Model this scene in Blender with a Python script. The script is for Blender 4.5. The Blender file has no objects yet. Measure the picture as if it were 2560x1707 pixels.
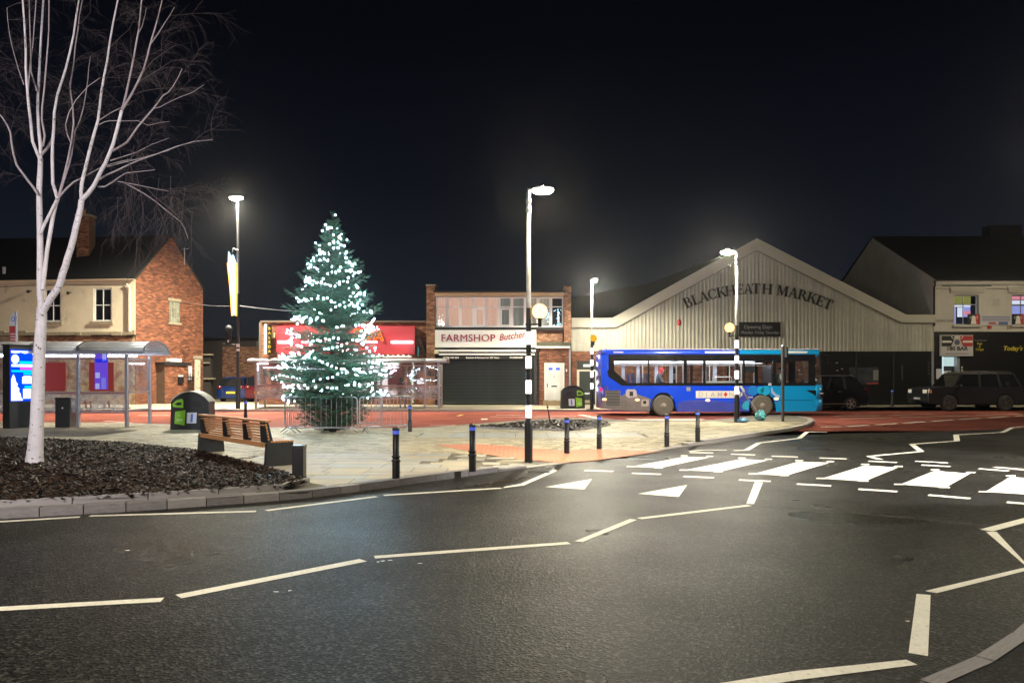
import bpy, bmesh, math, random
from mathutils import Vector, Matrix
random.seed(7)
SC = bpy.context.scene
COL = SC.collection
# ------------------------------------------------------------------ camera, sky, exposure
F, HZ, CU, CAMZ = 1849.0, 952.0, 1280.0, 1.65      # focal length (px of the 2560 px photo), horizon row, centre column, eye height
cd = bpy.data.cameras.new('camera'); cam = bpy.data.objects.new('camera', cd); COL.objects.link(cam)
cam.location = (0, 0, CAMZ); cam.rotation_euler = (math.pi/2, 0, 0)
cd.sensor_width = 36.0; cd.lens = 36.0*F/2560.0; cd.shift_y = (HZ-853.5)/2560.0
cd.clip_start = 0.1; cd.clip_end = 2000
SC.camera = cam
W = bpy.data.worlds.new('World'); SC.world = W; W.use_nodes = True
nt = W.node_tree; nt.nodes.clear()
wo = nt.nodes.new('ShaderNodeOutputWorld'); wb = nt.nodes.new('ShaderNodeBackground')
tc = nt.nodes.new('ShaderNodeTexCoord'); sx = nt.nodes.new('ShaderNodeSeparateXYZ'); rp = nt.nodes.new('ShaderNodeValToRGB')
nt.links.new(tc.outputs['Generated'], sx.inputs[0]); nt.links.new(sx.outputs['Z'], rp.inputs[0])
e = rp.color_ramp.elements
e[0].position = 0.0; e[0].color = (.0150, .0180, .0235, 1)
e[1].position = 0.42; e[1].color = (.0017, .0020, .0040, 1)
m_ = e.new(.13); m_.color = (.0072, .0096, .0150, 1)
m_ = e.new(.25); m_.color = (.0034, .0046, .0088, 1)
nt.links.new(rp.outputs[0], wb.inputs[0]); wb.inputs[1].default_value = 1.0; nt.links.new(wb.outputs[0], wo.inputs[0])
SC.view_settings.view_transform = 'Standard'; SC.view_settings.look = 'None'
SC.view_settings.exposure = 0.0; SC.view_settings.gamma = 1.0; SC.view_settings.use_curve_mapping = False
SC.render.engine = 'CYCLES'
SC.cycles.use_denoising = True
SC.cycles.sample_clamp_indirect = 4.0; SC.cycles.sample_clamp_direct = 0.0
SC.cycles.max_bounces = 6; SC.cycles.diffuse_bounces = 3; SC.cycles.glossy_bounces = 3; SC.cycles.transparent_max_bounces = 12
SC.cycles.caustics_reflective = False; SC.cycles.caustics_refractive = False
LAMP_NEAR, LAMP_RIGHT, LAMP_FAR, LAMP_TALL = 2300, 5200, 7000, 46000
LAMP_ADDED_BEHIND, LAMP_CROSSING, LAMP_EAST, LAMP_ADDED_NEARSIDE, LAMP_FOURTH = 13000, 4600, 1200, 6800, 2400
WARM = (1.0, .86, .60); COOL = (.90, .86, 1.0); NEUT = (1.0, .93, .74)
# ------------------------------------------------------------------ terrain and pixel measurements turned into metres
def gz(x, y): return .013*min(max(y-24.4, 0.0), 14.0)
def segd(x, y, a, b):
    ax, ay = a; bx, by = b; dx, dy = bx-ax, by-ay
    t = max(0, min(1, ((x-ax)*dx+(y-ay)*dy)/(dx*dx+dy*dy)))
    return math.hypot(x-ax-t*dx, y-ay-t*dy)
def upstand(x, y):
    t = max(0, min(1, (segd(x, y, (.9, 14.7), (3.6, 17.4))-.6)/2.2)); t = t*t*(3-2*t)
    return .012+.098*t
def pz(x, y): return gz(x, y)+upstand(x, y)
def kerb_y(x): return 36.0 if x < 6.5 else (38.6 if x > 9.5 else 36.0+2.6*(x-6.5)/3.0)
def fz_(x, y):
    k = kerb_y(x)
    return gz(x, k)+.10+max(0, min(y-k, 3.6))*.035
def gp(u, v, zf=gz):
    z = 0.0
    for _ in range(40):
        d = (CAMZ-z)*F/(v-HZ); x = (u-CU)/F*d; z = .5*z+.5*zf(x, d)
    d = (CAMZ-z)*F/(v-HZ)
    return Vector(((u-CU)/F*d, d, z))
def X(u, d): return (u-CU)/F*d
def Z(v, d): return CAMZ+(HZ-v)/F*d
# ------------------------------------------------------------------ mesh builder
class MB:
    def __init__(s): s.v = []; s.f = []; s.m = []; s.s = []; s.t = []; s.M = None
    def add(s, vs, fs, m=0, sm=False, t=.5):
        o = len(s.v)
        s.v += [tuple(s.M @ Vector(p)) for p in vs] if s.M is not None else [tuple(p) for p in vs]
        for f in fs: s.f.append([o+i for i in f]); s.m.append(m); s.s.append(sm); s.t.append(t)
    def hexa(s, p, m=0, t=.5): s.add(p, [(0,3,2,1),(4,5,6,7),(0,1,5,4),(1,2,6,5),(2,3,7,6),(3,0,4,7)], m, False, t)
    def box(s, x0, x1, y0, y1, z0, z1, m=0, t=.5):
        s.hexa([(x0,y0,z0),(x1,y0,z0),(x1,y1,z0),(x0,y1,z0),(x0,y0,z1),(x1,y0,z1),(x1,y1,z1),(x0,y1,z1)], m, t)
    def quad(s, a, b, c, d, m=0, t=.5): s.add([a,b,c,d], [(0,1,2,3)], m, False, t)
    def tube(s, pts, rs, n=8, m=0, cap=True, t=.5):
        pts = [Vector(p) for p in pts]
        if not hasattr(rs, '__len__'): rs = [rs]*len(pts)
        vs = []; fs = []; up = None
        for i, p in enumerate(pts):
            d = (pts[min(i+1, len(pts)-1)]-pts[max(i-1, 0)]); d = d.normalized() if d.length > 1e-9 else Vector((0,0,1))
            if up is None: a = d.orthogonal().normalized()
            else:
                a = up-d*up.dot(d); a = a.normalized() if a.length > 1e-6 else d.orthogonal().normalized()
            up = a; b = d.cross(a)
            for k in range(n):
                w = 2*math.pi*k/n; vs.append(p+(a*math.cos(w)+b*math.sin(w))*rs[i])
        for i in range(len(pts)-1):
            for k in range(n):
                j = (k+1) % n; fs.append((i*n+k, i*n+j, (i+1)*n+j, (i+1)*n+k))
        s.add(vs, fs, m, True, t)
        if cap: s.add(vs[:n], [tuple(range(n-1,-1,-1))], m, False, t); s.add(vs[-n:], [tuple(range(n))], m, False, t)
    def lathe(s, prof, n=16, m=0, c=(0,0,0), t=.5):
        vs = []; fs = []
        for r, z in prof:
            for k in range(n):
                w = 2*math.pi*k/n; vs.append((c[0]+r*math.cos(w), c[1]+r*math.sin(w), c[2]+z))
        for i in range(len(prof)-1):
            for k in range(n):
                j = (k+1) % n; fs.append((i*n+k, i*n+j, (i+1)*n+j, (i+1)*n+k))
        s.add(vs, fs, m, True, t)
        if prof[0][0] > 1e-4: s.add(vs[:n], [tuple(range(n-1,-1,-1))], m, False, t)
        if prof[-1][0] > 1e-4: s.add(vs[-n:], [tuple(range(n))], m, False, t)
    def ball(s, c, r, m=0, n=14, k=9, sc=(1,1,1), t=.5):
        vs = [(c[0], c[1], c[2]-r*sc[2])]; fs = []
        for i in range(1, k):
            a = -math.pi/2+math.pi*i/k
            for j in range(n):
                w = 2*math.pi*j/n; vs.append((c[0]+r*sc[0]*math.cos(a)*math.cos(w), c[1]+r*sc[1]*math.cos(a)*math.sin(w), c[2]+r*sc[2]*math.sin(a)))
        vs.append((c[0], c[1], c[2]+r*sc[2])); L = len(vs)-1
        for j in range(n):
            fs.append((0, 1+(j+1) % n, 1+j)); fs.append((L, L-n+j, L-n+(j+1) % n))
        for i in range(k-2):
            for j in range(n):
                q = (j+1) % n; fs.append((1+i*n+j, 1+i*n+q, 1+(i+1)*n+q, 1+(i+1)*n+j))
        s.add(vs, fs, m, True, t)
    def ext(s, poly, a, b, axis='y', m=0, t=.5, sm=False):
        """polygon (2D) extruded from a to b along an axis: 'y' -> (x,z) polygon, 'z' -> (x,y), 'x' -> (y,z)"""
        P = {'y': lambda p, q: (p[0], q, p[1]), 'z': lambda p, q: (p[0], p[1], q), 'x': lambda p, q: (q, p[0], p[1])}[axis]
        n = len(poly)
        from mathutils.geometry import tessellate_polygon
        tri = tessellate_polygon([[Vector((p[0], p[1], 0)) for p in poly]])
        va = [P(p, a) for p in poly]; vb = [P(p, b) for p in poly]
        s.add(va+vb, [tuple(x) for x in tri]+[tuple(n+i for i in reversed(x)) for x in tri], m, False, t)
        s.add(va+vb, [(i, (i+1) % n, n+(i+1) % n, n+i) for i in range(n)], m, sm, t)
    def build(s, name, mats, parent=None, angle=35, bevel=0, loc=None):
        me = bpy.data.meshes.new(name); me.from_pydata(s.v, [], s.f)
        for mm in (mats if isinstance(mats, (list, tuple)) else [mats]): me.materials.append(mm)
        me.polygons.foreach_set('material_index', s.m); me.polygons.foreach_set('use_smooth', s.s)
        a = me.attributes.new('tone', 'FLOAT', 'FACE'); a.data.foreach_set('value', s.t)
        bm = bmesh.new(); bm.from_mesh(me)
        bmesh.ops.recalc_face_normals(bm, faces=bm.faces)
        if bevel:
            bmesh.ops.remove_doubles(bm, verts=bm.verts, dist=1e-4)
            ed = [x for x in bm.edges if len(x.link_faces) == 2 and x.calc_face_angle(0) > math.radians(40)]
            bmesh.ops.bevel(bm, geom=ed, offset=bevel, segments=2, affect='EDGES', profile=.5, clamp_overlap=True)
        bm.to_mesh(me); bm.free(); me.update()
        o = bpy.data.objects.new(name, me); COL.objects.link(o)
        if parent is not None: o.parent = parent
        if loc is not None: o.location = loc
        return o
def tag(o, label=None, cat=None, group=None, kind=None):
    for k, v in (('label', label), ('category', cat), ('group', group), ('kind', kind)):
        if v: o[k] = v
    return o
def thing(name, label, cat, loc=(0,0,0), rz=0, group=None):
    o = bpy.data.objects.new(name, None); COL.objects.link(o); o.location = loc; o.rotation_euler = (0,0,rz); o.empty_display_size = .2
    return tag(o, label, cat, group)
def copy_tree(o, parent=None):
    c = o.copy(); COL.objects.link(c); c.parent = parent
    for ch in list(o.children):
        copy_tree(ch, c)
    return c
def put(me, name, parent, loc=(0,0,0), rot=(0,0,0), sc=(1,1,1)):
    o = bpy.data.objects.new(name, me); COL.objects.link(o); o.parent = parent
    o.location = loc; o.rotation_euler = rot; o.scale = sc
    return o
# ------------------------------------------------------------------ materials
MATS = {}
def pbr(name, col, rough=.6, metal=0.0, spec=.5, noise=None, bump=None, tone=0.0, coat=0.0, emit=None, dirt=None, hue=None):
    m = bpy.data.materials.new(name); m.use_nodes = True; t = m.node_tree; N, L = t.nodes, t.links
    b = N['Principled BSDF']; b.inputs['Roughness'].default_value = rough; b.inputs['Metallic'].default_value = metal
    b.inputs['Specular IOR Level'].default_value = spec; b.inputs['Coat Weight'].default_value = coat
    c = N.new('ShaderNodeRGB'); c.outputs[0].default_value = (*col, 1); out = c.outputs[0]
    tc = N.new('ShaderNodeTexCoord')
    def nz(scale, detail=5):
        n = N.new('ShaderNodeTexNoise'); n.inputs['Scale'].default_value = scale; n.inputs['Detail'].default_value = detail
        n.inputs['Roughness'].default_value = .6; L.new(tc.outputs['Object'], n.inputs['Vector']); return n
    def scale_by(out, fac, lo, hi):
        r = N.new('ShaderNodeMapRange'); r.inputs['To Min'].default_value = lo; r.inputs['To Max'].default_value = hi
        L.new(fac, r.inputs['Value']); x = N.new('ShaderNodeVectorMath'); x.operation = 'SCALE'
        L.new(out, x.inputs[0]); L.new(r.outputs[0], x.inputs['Scale']); return x.outputs[0]
    def blend(out, fac, lo, hi, col2):
        r = N.new('ShaderNodeMapRange'); r.inputs['From Min'].default_value = lo; r.inputs['From Max'].default_value = hi
        L.new(fac, r.inputs['Value']); x = N.new('ShaderNodeMix'); x.data_type = 'RGBA'
        L.new(r.outputs[0], x.inputs['Factor']); L.new(out, x.inputs['A']); x.inputs['B'].default_value = (*col2, 1); return x.outputs['Result']
    if hue:                                    # a second colour, by piece
        at = N.new('ShaderNodeAttribute'); at.attribute_name = 'tone'; out = blend(out, at.outputs['Fac'], .35, 1.0, hue)
    if tone:
        at = N.new('ShaderNodeAttribute'); at.attribute_name = 'tone'; out = scale_by(out, at.outputs['Fac'], 1-tone, 1+tone)
    if noise:
        for i in range(0, len(noise), 2):
            n = nz(noise[i]); r = N.new('ShaderNodeMapRange'); r.inputs['From Min'].default_value = .3; r.inputs['From Max'].default_value = .7
            L.new(n.outputs['Fac'], r.inputs['Value']); out = scale_by(out, r.outputs[0], 1-noise[i+1], 1+noise[i+1])
    if dirt:
        n = nz(dirt[0]); out = blend(out, n.outputs['Fac'], dirt[1], dirt[2], dirt[3])
    L.new(out, b.inputs['Base Color'])
    if bump:
        n = nz(bump[0], 4); bp = N.new('ShaderNodeBump'); bp.inputs['Strength'].default_value = bump[1]; bp.inputs['Distance'].default_value = bump[2]
        L.new(n.outputs['Fac'], bp.inputs['Height']); L.new(bp.outputs[0], b.inputs['Normal'])
    if emit: b.inputs['Emission Color'].default_value = (*emit[0], 1); b.inputs['Emission Strength'].default_value = emit[1]
    MATS[name] = m
    return m
def glow(name, col, strength):
    m = bpy.data.materials.new(name); m.use_nodes = True; t = m.node_tree; t.nodes.remove(t.nodes['Principled BSDF'])
    e = t.nodes.new('ShaderNodeEmission'); e.inputs[0].default_value = (*col, 1); e.inputs[1].default_value = strength
    t.links.new(e.outputs[0], t.nodes['Material Output'].inputs[0]); return m
def glass(name, tint=(1,1,1), refl=.12, rough=.02, haze=0.0):
    m = bpy.data.materials.new(name); m.use_nodes = True; t = m.node_tree; N, L = t.nodes, t.links; N.remove(N['Principled BSDF'])
    tr = N.new('ShaderNodeBsdfTransparent'); tr.inputs[0].default_value = (*tint, 1)
    gl = N.new('ShaderNodeBsdfGlossy'); gl.inputs['Roughness'].default_value = rough; gl.inputs[0].default_value = (1,1,1,1)
    lw = N.new('ShaderNodeLayerWeight'); lw.inputs[0].default_value = .25
    mr = N.new('ShaderNodeMapRange'); mr.inputs['To Min'].default_value = refl*.5; mr.inputs['To Max'].default_value = min(1, refl*4); L.new(lw.outputs['Fresnel'], mr.inputs[0])
    mx = N.new('ShaderNodeMixShader'); L.new(mr.outputs[0], mx.inputs[0]); L.new(tr.outputs[0], mx.inputs[1]); L.new(gl.outputs[0], mx.inputs[2])
    out = mx.outputs[0]
    if haze:
        df = N.new('ShaderNodeBsdfDiffuse'); df.inputs[0].default_value = (.7,.7,.72,1); ns = N.new('ShaderNodeTexNoise'); ns.inputs['Scale'].default_value = 3
        tcd = N.new('ShaderNodeTexCoord'); L.new(tcd.outputs['Object'], ns.inputs['Vector'])
        r2 = N.new('ShaderNodeMapRange'); r2.inputs['From Min'].default_value = .25; r2.inputs['From Max'].default_value = .75; r2.inputs['To Max'].default_value = haze*2; L.new(ns.outputs['Fac'], r2.inputs[0])
        m2 = N.new('ShaderNodeMixShader'); L.new(r2.outputs[0], m2.inputs[0]); L.new(out, m2.inputs[1]); L.new(df.outputs[0], m2.inputs[2]); out = m2.outputs[0]
    L.new(out, N['Material Output'].inputs[0]); return m
def asphalt(name, col, rough, fleck, scale=75.0):
    m = bpy.data.materials.new(name); m.use_nodes = True; t = m.node_tree; N, L = t.nodes, t.links; b = N['Principled BSDF']; b.inputs['Specular IOR Level'].default_value = .045
    tc = N.new('ShaderNodeTexCoord')
    vo = N.new('ShaderNodeTexVoronoi'); vo.inputs['Scale'].default_value = scale; L.new(tc.outputs['Object'], vo.inputs['Vector'])
    big = N.new('ShaderNodeTexNoise'); big.inputs['Scale'].default_value = .35; big.inputs['Detail'].default_value = 6; L.new(tc.outputs['Object'], big.inputs['Vector'])
    mid = N.new('ShaderNodeTexNoise'); mid.inputs['Scale'].default_value = 170; mid.inputs['Detail'].default_value = 4; L.new(tc.outputs['Object'], mid.inputs['Vector'])
    sep = N.new('ShaderNodeSeparateColor'); L.new(vo.outputs['Color'], sep.inputs[0])
    p = N.new('ShaderNodeMath'); p.operation = 'POWER'; p.inputs[1].default_value = 4.0; L.new(sep.outputs[0], p.inputs[0])
    r1 = N.new('ShaderNodeMapRange'); r1.inputs['To Min'].default_value = .6; r1.inputs['To Max'].default_value = fleck; L.new(p.outputs[0], r1.inputs[0])
    r2 = N.new('ShaderNodeMapRange'); r2.inputs['From Min'].default_value = .3; r2.inputs['From Max'].default_value = .7; r2.inputs['To Min'].default_value = .75; r2.inputs['To Max'].default_value = 1.3; L.new(big.outputs['Fac'], r2.inputs[0])
    k = N.new('ShaderNodeMath'); k.operation = 'MULTIPLY'; L.new(r1.outputs[0], k.inputs[0]); L.new(r2.outputs[0], k.inputs[1])
    c = N.new('ShaderNodeRGB'); c.outputs[0].default_value = (*col, 1)
    s = N.new('ShaderNodeVectorMath'); s.operation = 'SCALE'; L.new(c.outputs[0], s.inputs[0]); L.new(k.outputs[0], s.inputs['Scale']); L.new(s.outputs[0], b.inputs['Base Color'])
    rr = N.new('ShaderNodeMapRange'); rr.inputs['From Min'].default_value = .35; rr.inputs['From Max'].default_value = .7; rr.inputs['To Min'].default_value = rough+.1; rr.inputs['To Max'].default_value = rough-.1; L.new(big.outputs['Fac'], rr.inputs[0]); L.new(rr.outputs[0], b.inputs['Roughness'])
    a = N.new('ShaderNodeMath'); a.operation = 'ADD'; L.new(vo.outputs['Distance'], a.inputs[0]); L.new(mid.outputs['Fac'], a.inputs[1])
    bp = N.new('ShaderNodeBump'); bp.inputs['Strength'].default_value = .72; bp.inputs['Distance'].default_value = .006; L.new(a.outputs[0], bp.inputs['Height']); L.new(bp.outputs[0], b.inputs['Normal'])
    return m
ASPH = asphalt('asphalt', (.0078, .0076, .0066), .33, 10.0, 52.0)
REDASPH = asphalt('red_asphalt', (.35, .105, .078), .5, 1.5)
DARKASPH = asphalt('footway_asphalt', (.035, .035, .037), .6, 2.0)
PAINT = pbr('road_paint', (.82, .79, .68), .55, noise=(30, .10, 3, .07), bump=(90, .3, .003), dirt=(22, .60, .76, (.34, .32, .27)))
YPAINT = pbr('yellow_paint', (.68, .45, .10), .6, noise=(30, .12))
KERB = pbr('granite_kerb', (.30, .28, .275), .65, noise=(60, .14, 5, .12), bump=(80, .25, .003), tone=.12)
KERBD = pbr('dark_concrete_kerb', (.21, .195, .20), .7, noise=(60, .16, 5, .2), bump=(80, .3, .003))
SLAB = pbr('sandstone_slab', (.36, .33, .27), .62, noise=(2.2, .13, 40, .08), bump=(35, .2, .003), tone=.12)
SLAB2 = pbr('buff_slab', (.40, .35, .25), .62, noise=(2.2, .13, 40, .08), bump=(35, .2, .003))
SLAB3 = pbr('grey_slab', (.33, .33, .30), .6, noise=(2.2, .13, 40, .08), bump=(35, .2, .003))
SETT = pbr('buff_sett', (.37, .325, .22), .6, noise=(20, .15), bump=(60, .3, .004), tone=.38)
JOINT = pbr('sand_joint', (.13, .115, .085), .9, noise=(20, .2, 1.0, .15))
TACT = pbr('salmon_tactile', (.48, .19, .11), .7, noise=(6, .10, 60, .1), bump=(16, .6, .006))
FARPAVE = pbr('far_paving', (.36, .32, .24), .7, noise=(5, .15, .8, .12), bump=(12, .3, .01))
SOIL = pbr('mulch_soil', (.010, .007, .005), .9, noise=(20, .4), bump=(30, .8, .03))
CHIP = pbr('bark_chip', (.026, .0135, .007), .5, tone=.9, noise=(30, .3), spec=.3)
BRICK = pbr('brick', (.150, .052, .026), .8, noise=(14, .18), bump=(60, .3, .004), tone=.5, hue=(.215, .080, .040))
BRICKB = pbr('brown_brick', (.20, .092, .05), .8, noise=(14, .18), bump=(60, .3, .004), tone=.45, hue=(.30, .16, .09))
MORTAR = pbr('mortar', (.24, .18, .125), .9, noise=(10, .25))
MORTARD = pbr('dark_mortar', (.12, .075, .048), .9, noise=(10, .25))
BLACK = pbr('black_paint', (.010, .010, .012), .42, bump=(200, .05, .001))
BLACKM = pbr('black_matt', (.008, .008, .009), .7)
STEEL = pbr('galvanised_steel', (.36, .36, .375), .38, .85, noise=(9, .18))
GREYP = pbr('grey_paint', (.36, .365, .40), .35, .35, noise=(12, .06))
DGREY = pbr('charcoal_panel', (.022, .024, .025), .38, noise=(6, .2))
WHITE = pbr('white_paint', (.78, .77, .74), .45, noise=(6, .05))
CREAM = pbr('cream_render', (.72, .64, .46), .85, noise=(1.1, .08, 12, .05), bump=(25, .25, .006), dirt=(1.7, .62, .8, (.36, .31, .22)))
PUBR = pbr('pub_render', (.50, .47, .42), .85, noise=(1.1, .1), bump=(25, .2, .006))
PEEL = pbr('peeling_plaster', (.40, .30, .19), .9, noise=(3, .25), dirt=(2.5, .45, .62, (.22, .09, .05)), bump=(9, .8, .03))
TILE = pbr('roof_slate', (.010, .010, .011), .85, tone=.3)
ROOFD = pbr('dark_roof', (.015, .015, .016), .9)
STONE = pbr('stone_sill', (.30, .25, .17), .9, noise=(8, .25))
CLAD = pbr('olive_cladding', (.42, .405, .335), .55, .0, noise=(.7, .10, 5, .06), tone=.5)
CLADF = pbr('cladding_fascia', (.47, .45, .375), .5, .0, noise=(.7, .06))
WOOD = pbr('bench_wood', (.46, .22, .085), .55, noise=(18, .18), bump=(30, .2, .003))
SHUT = pbr('shutter_grey', (.115, .135, .14), .4, .1, noise=(2, .12))
SIGNR = pbr('sign_red', (.42, .035, .045), .35, noise=(2, .06))
POSTR = pbr('poster_red', (.42, .055, .05), .35)
SIGNW = pbr('sign_white', (.72, .71, .66), .4)
LETR = pbr('letter_red', (.25, .008, .012), .4)
LETB = pbr('letter_black', (.012, .012, .012), .5)
LETW = pbr('letter_white', (.75, .73, .66), .5)
LETY = pbr('letter_yellow', (.62, .50, .04), .5)
GREENP = pbr('lime_panel', (.23, .52, .03), .4)
GREENL = pbr('pale_lime', (.45, .68, .30), .4)
STICK = pbr('pale_sticker', (.62, .64, .70), .4)
BLUEP = pbr('blue_print', (.08, .14, .62), .4)
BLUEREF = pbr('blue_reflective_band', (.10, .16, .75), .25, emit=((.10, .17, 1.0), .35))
TYRE = pbr('tyre_rubber', (.022, .021, .020), .8, noise=(20, .2))
TYRED = pbr('dusty_tyre', (.13, .118, .10), .85, noise=(12, .25))
ALLOY = pbr('alloy', (.55, .55, .56), .3, .9)
WGLASS = pbr('dark_glass', (.010, .011, .013), .05, spec=.7)
LOUV = pbr('louvre_black', (.005, .005, .005), .6)
SKIN = pbr('skin', (.45, .24, .16), .6)
COATD = pbr('dark_coat', (.015, .015, .018), .85)
COATG = pbr('grey_jacket', (.10, .11, .14), .85)
HOODR = pbr('red_hood', (.50, .04, .05), .8)
SHIRT = pbr('pale_shirt', (.50, .48, .42), .8)
TROUS = pbr('dark_trousers', (.03, .03, .035), .85)
BARK = pbr('birch_bark', (.60, .565, .57), .75, noise=(5, .10), bump=(25, .4, .008), dirt=(9, .66, .74, (.05, .04, .04)))
LIMB = pbr('birch_limb', (.34, .29, .295), .8, noise=(9, .2))
TWIG = pbr('birch_twig', (.07, .052, .05), .8)
BMARK = pbr('birch_scar', (.035, .028, .026), .9)
FIRB = pbr('fir_bark', (.07, .045, .03), .9, bump=(30, .6, .01))
NEEDLE = pbr('fir_needle', (.040, .120, .064), .5, tone=.55, spec=.4)
GL_THIN = glass('clear_glass', (.93, .95, .96), .14)
GL_SHEL = glass('shelter_glass', (.95, .95, .97), .16, haze=.08)
GL_FROST = glass('scratched_glass', (.90, .90, .92), .12, .1, haze=.26)
GL_BUS = glass('bus_glass', (.93, .95, .96), .10)
LED = glow('led_lens', (1.0, .88, .60), 700)
LEDC = glow('cool_tube', (.88, .88, 1.0), 22)
TUBE = glow('white_tube', (.95, .92, 1.0), 16)
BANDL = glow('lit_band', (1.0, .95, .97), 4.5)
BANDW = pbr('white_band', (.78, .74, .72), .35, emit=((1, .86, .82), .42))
GLOBE_ON = glow('globe_bright', (1.0, .58, .19), 4.6)
GLOBE_MID = glow('globe_mid', (1.0, .46, .15), 4.0)
GLOBE_DIM = glow('globe_dim', (1.0, .50, .035), .95)
AMBER = pbr('amber_plastic', (.55, .22, .01), .4)
BULB = glow('fairy_bulb', (.50, .80, 1.0), 250)
AMBL = glow('amber_marker', (1.0, .42, .16), 5)
TAIL = glow('tail_lamp', (1.0, .02, .12), 2.2)
NEON = glow('orange_neon', (1.0, .13, .015), 2.6)
# ------------------------------------------------------------------ ground, roads, pavements
def inside(p, poly):
    x, y = p; c = False; j = len(poly)-1
    for i in range(len(poly)):
        xi, yi = poly[i]; xj, yj = poly[j]
        if (yi > y) != (yj > y) and x < (xj-xi)*(y-yi)/(yj-yi)+xi: c = not c
        j = i
    return c
def sheet(name, poly, zf, mat, off=0.0, step=1.5, parent=None, skirt=0.0):
    bm = bmesh.new()
    f = bm.faces.new([bm.verts.new((p[0], p[1], 0)) for p in poly])
    bmesh.ops.triangulate(bm, faces=[f])
    xs = [p[0] for p in poly]; ys = [p[1] for p in poly]
    for ax, lo, hi in ((0, min(xs), max(xs)), (1, min(ys), max(ys))):
        ks = [math.ceil(lo/step)*step+i*step for i in range(int((hi-lo)/step)+1)]+([24.4, 36.0, 38.4, 38.6] if ax else [6.5, 9.5])
        for k in ks:
            if not lo < k < hi: continue
            co = [0, 0, 0]; no = [0, 0, 0]; co[ax] = k; no[ax] = 1
            bmesh.ops.bisect_plane(bm, geom=bm.verts[:]+bm.edges[:]+bm.faces[:], plane_co=co, plane_no=no)
    for v in bm.verts: v.co.z = zf(v.co.x, v.co.y)+off
    bmesh.ops.recalc_face_normals(bm, faces=bm.faces)
    for q in bm.faces:
        if q.normal.z < 0: q.normal_flip()
    me = bpy.data.meshes.new(name); bm.to_mesh(me); bm.free(); me.materials.append(mat)
    o = bpy.data.objects.new(name, me); COL.objects.link(o); o.parent = parent
    return o
def ground_poly(pts, zf=gz): return [tuple(gp(u, v, zf)[:2]) for u, v in pts]
struct = lambda o: tag(o, kind='structure')
SQ = lambda r: [(-r, -r), (r, -r), (r, r), (-r, r)]
gb = MB(); gb.box(-500, 500, -300, 700, -1.2, -.6); struct(gb.build('ground', pbr('earth', (.03, .028, .024), .95)))
road = struct(sheet('road', [(-60, -14), (60, -14), (60, 48), (-60, 48)], gz, ASPH, 0, 3.0))
# plaza outline, measured at the foot of its kerb
near_px = [(-260, 1312), (0, 1297), (300, 1280), (560, 1262), (760, 1246), (900, 1228), (1000, 1214), (1120, 1197), (1200, 1186), (1290, 1173), (1400, 1160),
           (1560, 1139), (1700, 1118), (1790, 1107), (1850, 1097), (1940, 1083), (1990, 1075), (2022, 1067), (2036, 1058), (2028, 1051), (2000, 1046)]
back_px = [(1950, 1043.5), (1880, 1046), (1826, 1053), (1760, 1058), (1600, 1059), (1535, 1056), (1500, 1052), (1430, 1051), (1318, 1055.5), (1189, 1067), (1100, 1074), (1050, 1077.5),
           (960, 1078), (850, 1078), (700, 1077), (600, 1076), (520, 1074), (400, 1067), (300, 1064), (200, 1063), (100, 1062.5), (-320, 1062)]
KN = ground_poly(near_px); KB = ground_poly(back_px)
PLAZA = KN+KB
plaza = struct(sheet('plaza_pavement', PLAZA, pz, JOINT, -.012, 1.0))
def inset(poly_pts, d):
    """offset an open polyline to its left by d"""
    out = []
    for i, p in enumerate(poly_pts):
        a = poly_pts[max(i-1, 0)]; b = poly_pts[min(i+1, len(poly_pts)-1)]
        dx, dy = b[0]-a[0], b[1]-a[1]; l = math.hypot(dx, dy) or 1
        out.append((p[0]-dy/l*d, p[1]+dx/l*d))
    return out
def resample(pts, step):
    out = [pts[0]]; need = step
    for a, b in zip(pts, pts[1:]):
        l = math.hypot(b[0]-a[0], b[1]-a[1]); pos = 0
        while l-pos >= need:
            pos += need; need = step; out.append((a[0]+(b[0]-a[0])*pos/l, a[1]+(b[1]-a[1])*pos/l))
        need -= l-pos
    return out
def unit_box(name, mat, bev=.06):
    m = MB(); m.box(-.5, .5, -.5, .5, 0, 1); o = m.build(name, mat); me = o.data; bpy.data.objects.remove(o); return me
STONE_ME = [unit_box('kerb_stone', k) for k in (KERB, KERBD, pbr('granite_kerb_pale', (.36, .33, .30), .65, noise=(60, .14, 5, .12), bump=(80, .25, .003)))]
def kerb_run(pts, length, depth, zf, top, base, name, parent, pick, inward):
    rs = resample(pts, length)
    if math.hypot(rs[-1][0]-pts[-1][0], rs[-1][1]-pts[-1][1]) > .45*length: rs.append(pts[-1])
    else: rs[-1] = pts[-1]
    for a, b in zip(rs, rs[1:]):
        cx, cy = (a[0]+b[0])/2, (a[1]+b[1])/2; dx, dy = b[0]-a[0], b[1]-a[1]; l = math.hypot(dx, dy)
        nx, ny = -dy/l, dx/l; cx += nx*depth/2*inward; cy += ny*depth/2*inward
        zb = gz(cx, cy)+base; zt = zf(cx, cy)+top
        put(STONE_ME[pick(cx, cy)], name, parent, (cx, cy, zb), (0, 0, math.atan2(dy, dx)), (l-.012, depth, max(.01, zt-zb+random.uniform(-.003, .003))))
kerb = struct(thing('kerb', None, None))
LEFT_PART = [p for p in KN if p[0] < -2.2]; REST = [p for p in KN if p[0] >= -2.6]
kerb_run(LEFT_PART, .47, .17, pz, .0, -.08, 'kerb_stone', kerb, lambda x, y: random.choice((1, 1, 1, 0)), 1)
kerb_run([LEFT_PART[-1]]+[p for p in KN if p[0] > LEFT_PART[-1][0]], .78, .19, pz, .002, -.08, 'kerb_stone', kerb, lambda x, y: 1 if x < .2 else 2, 1)
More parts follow.
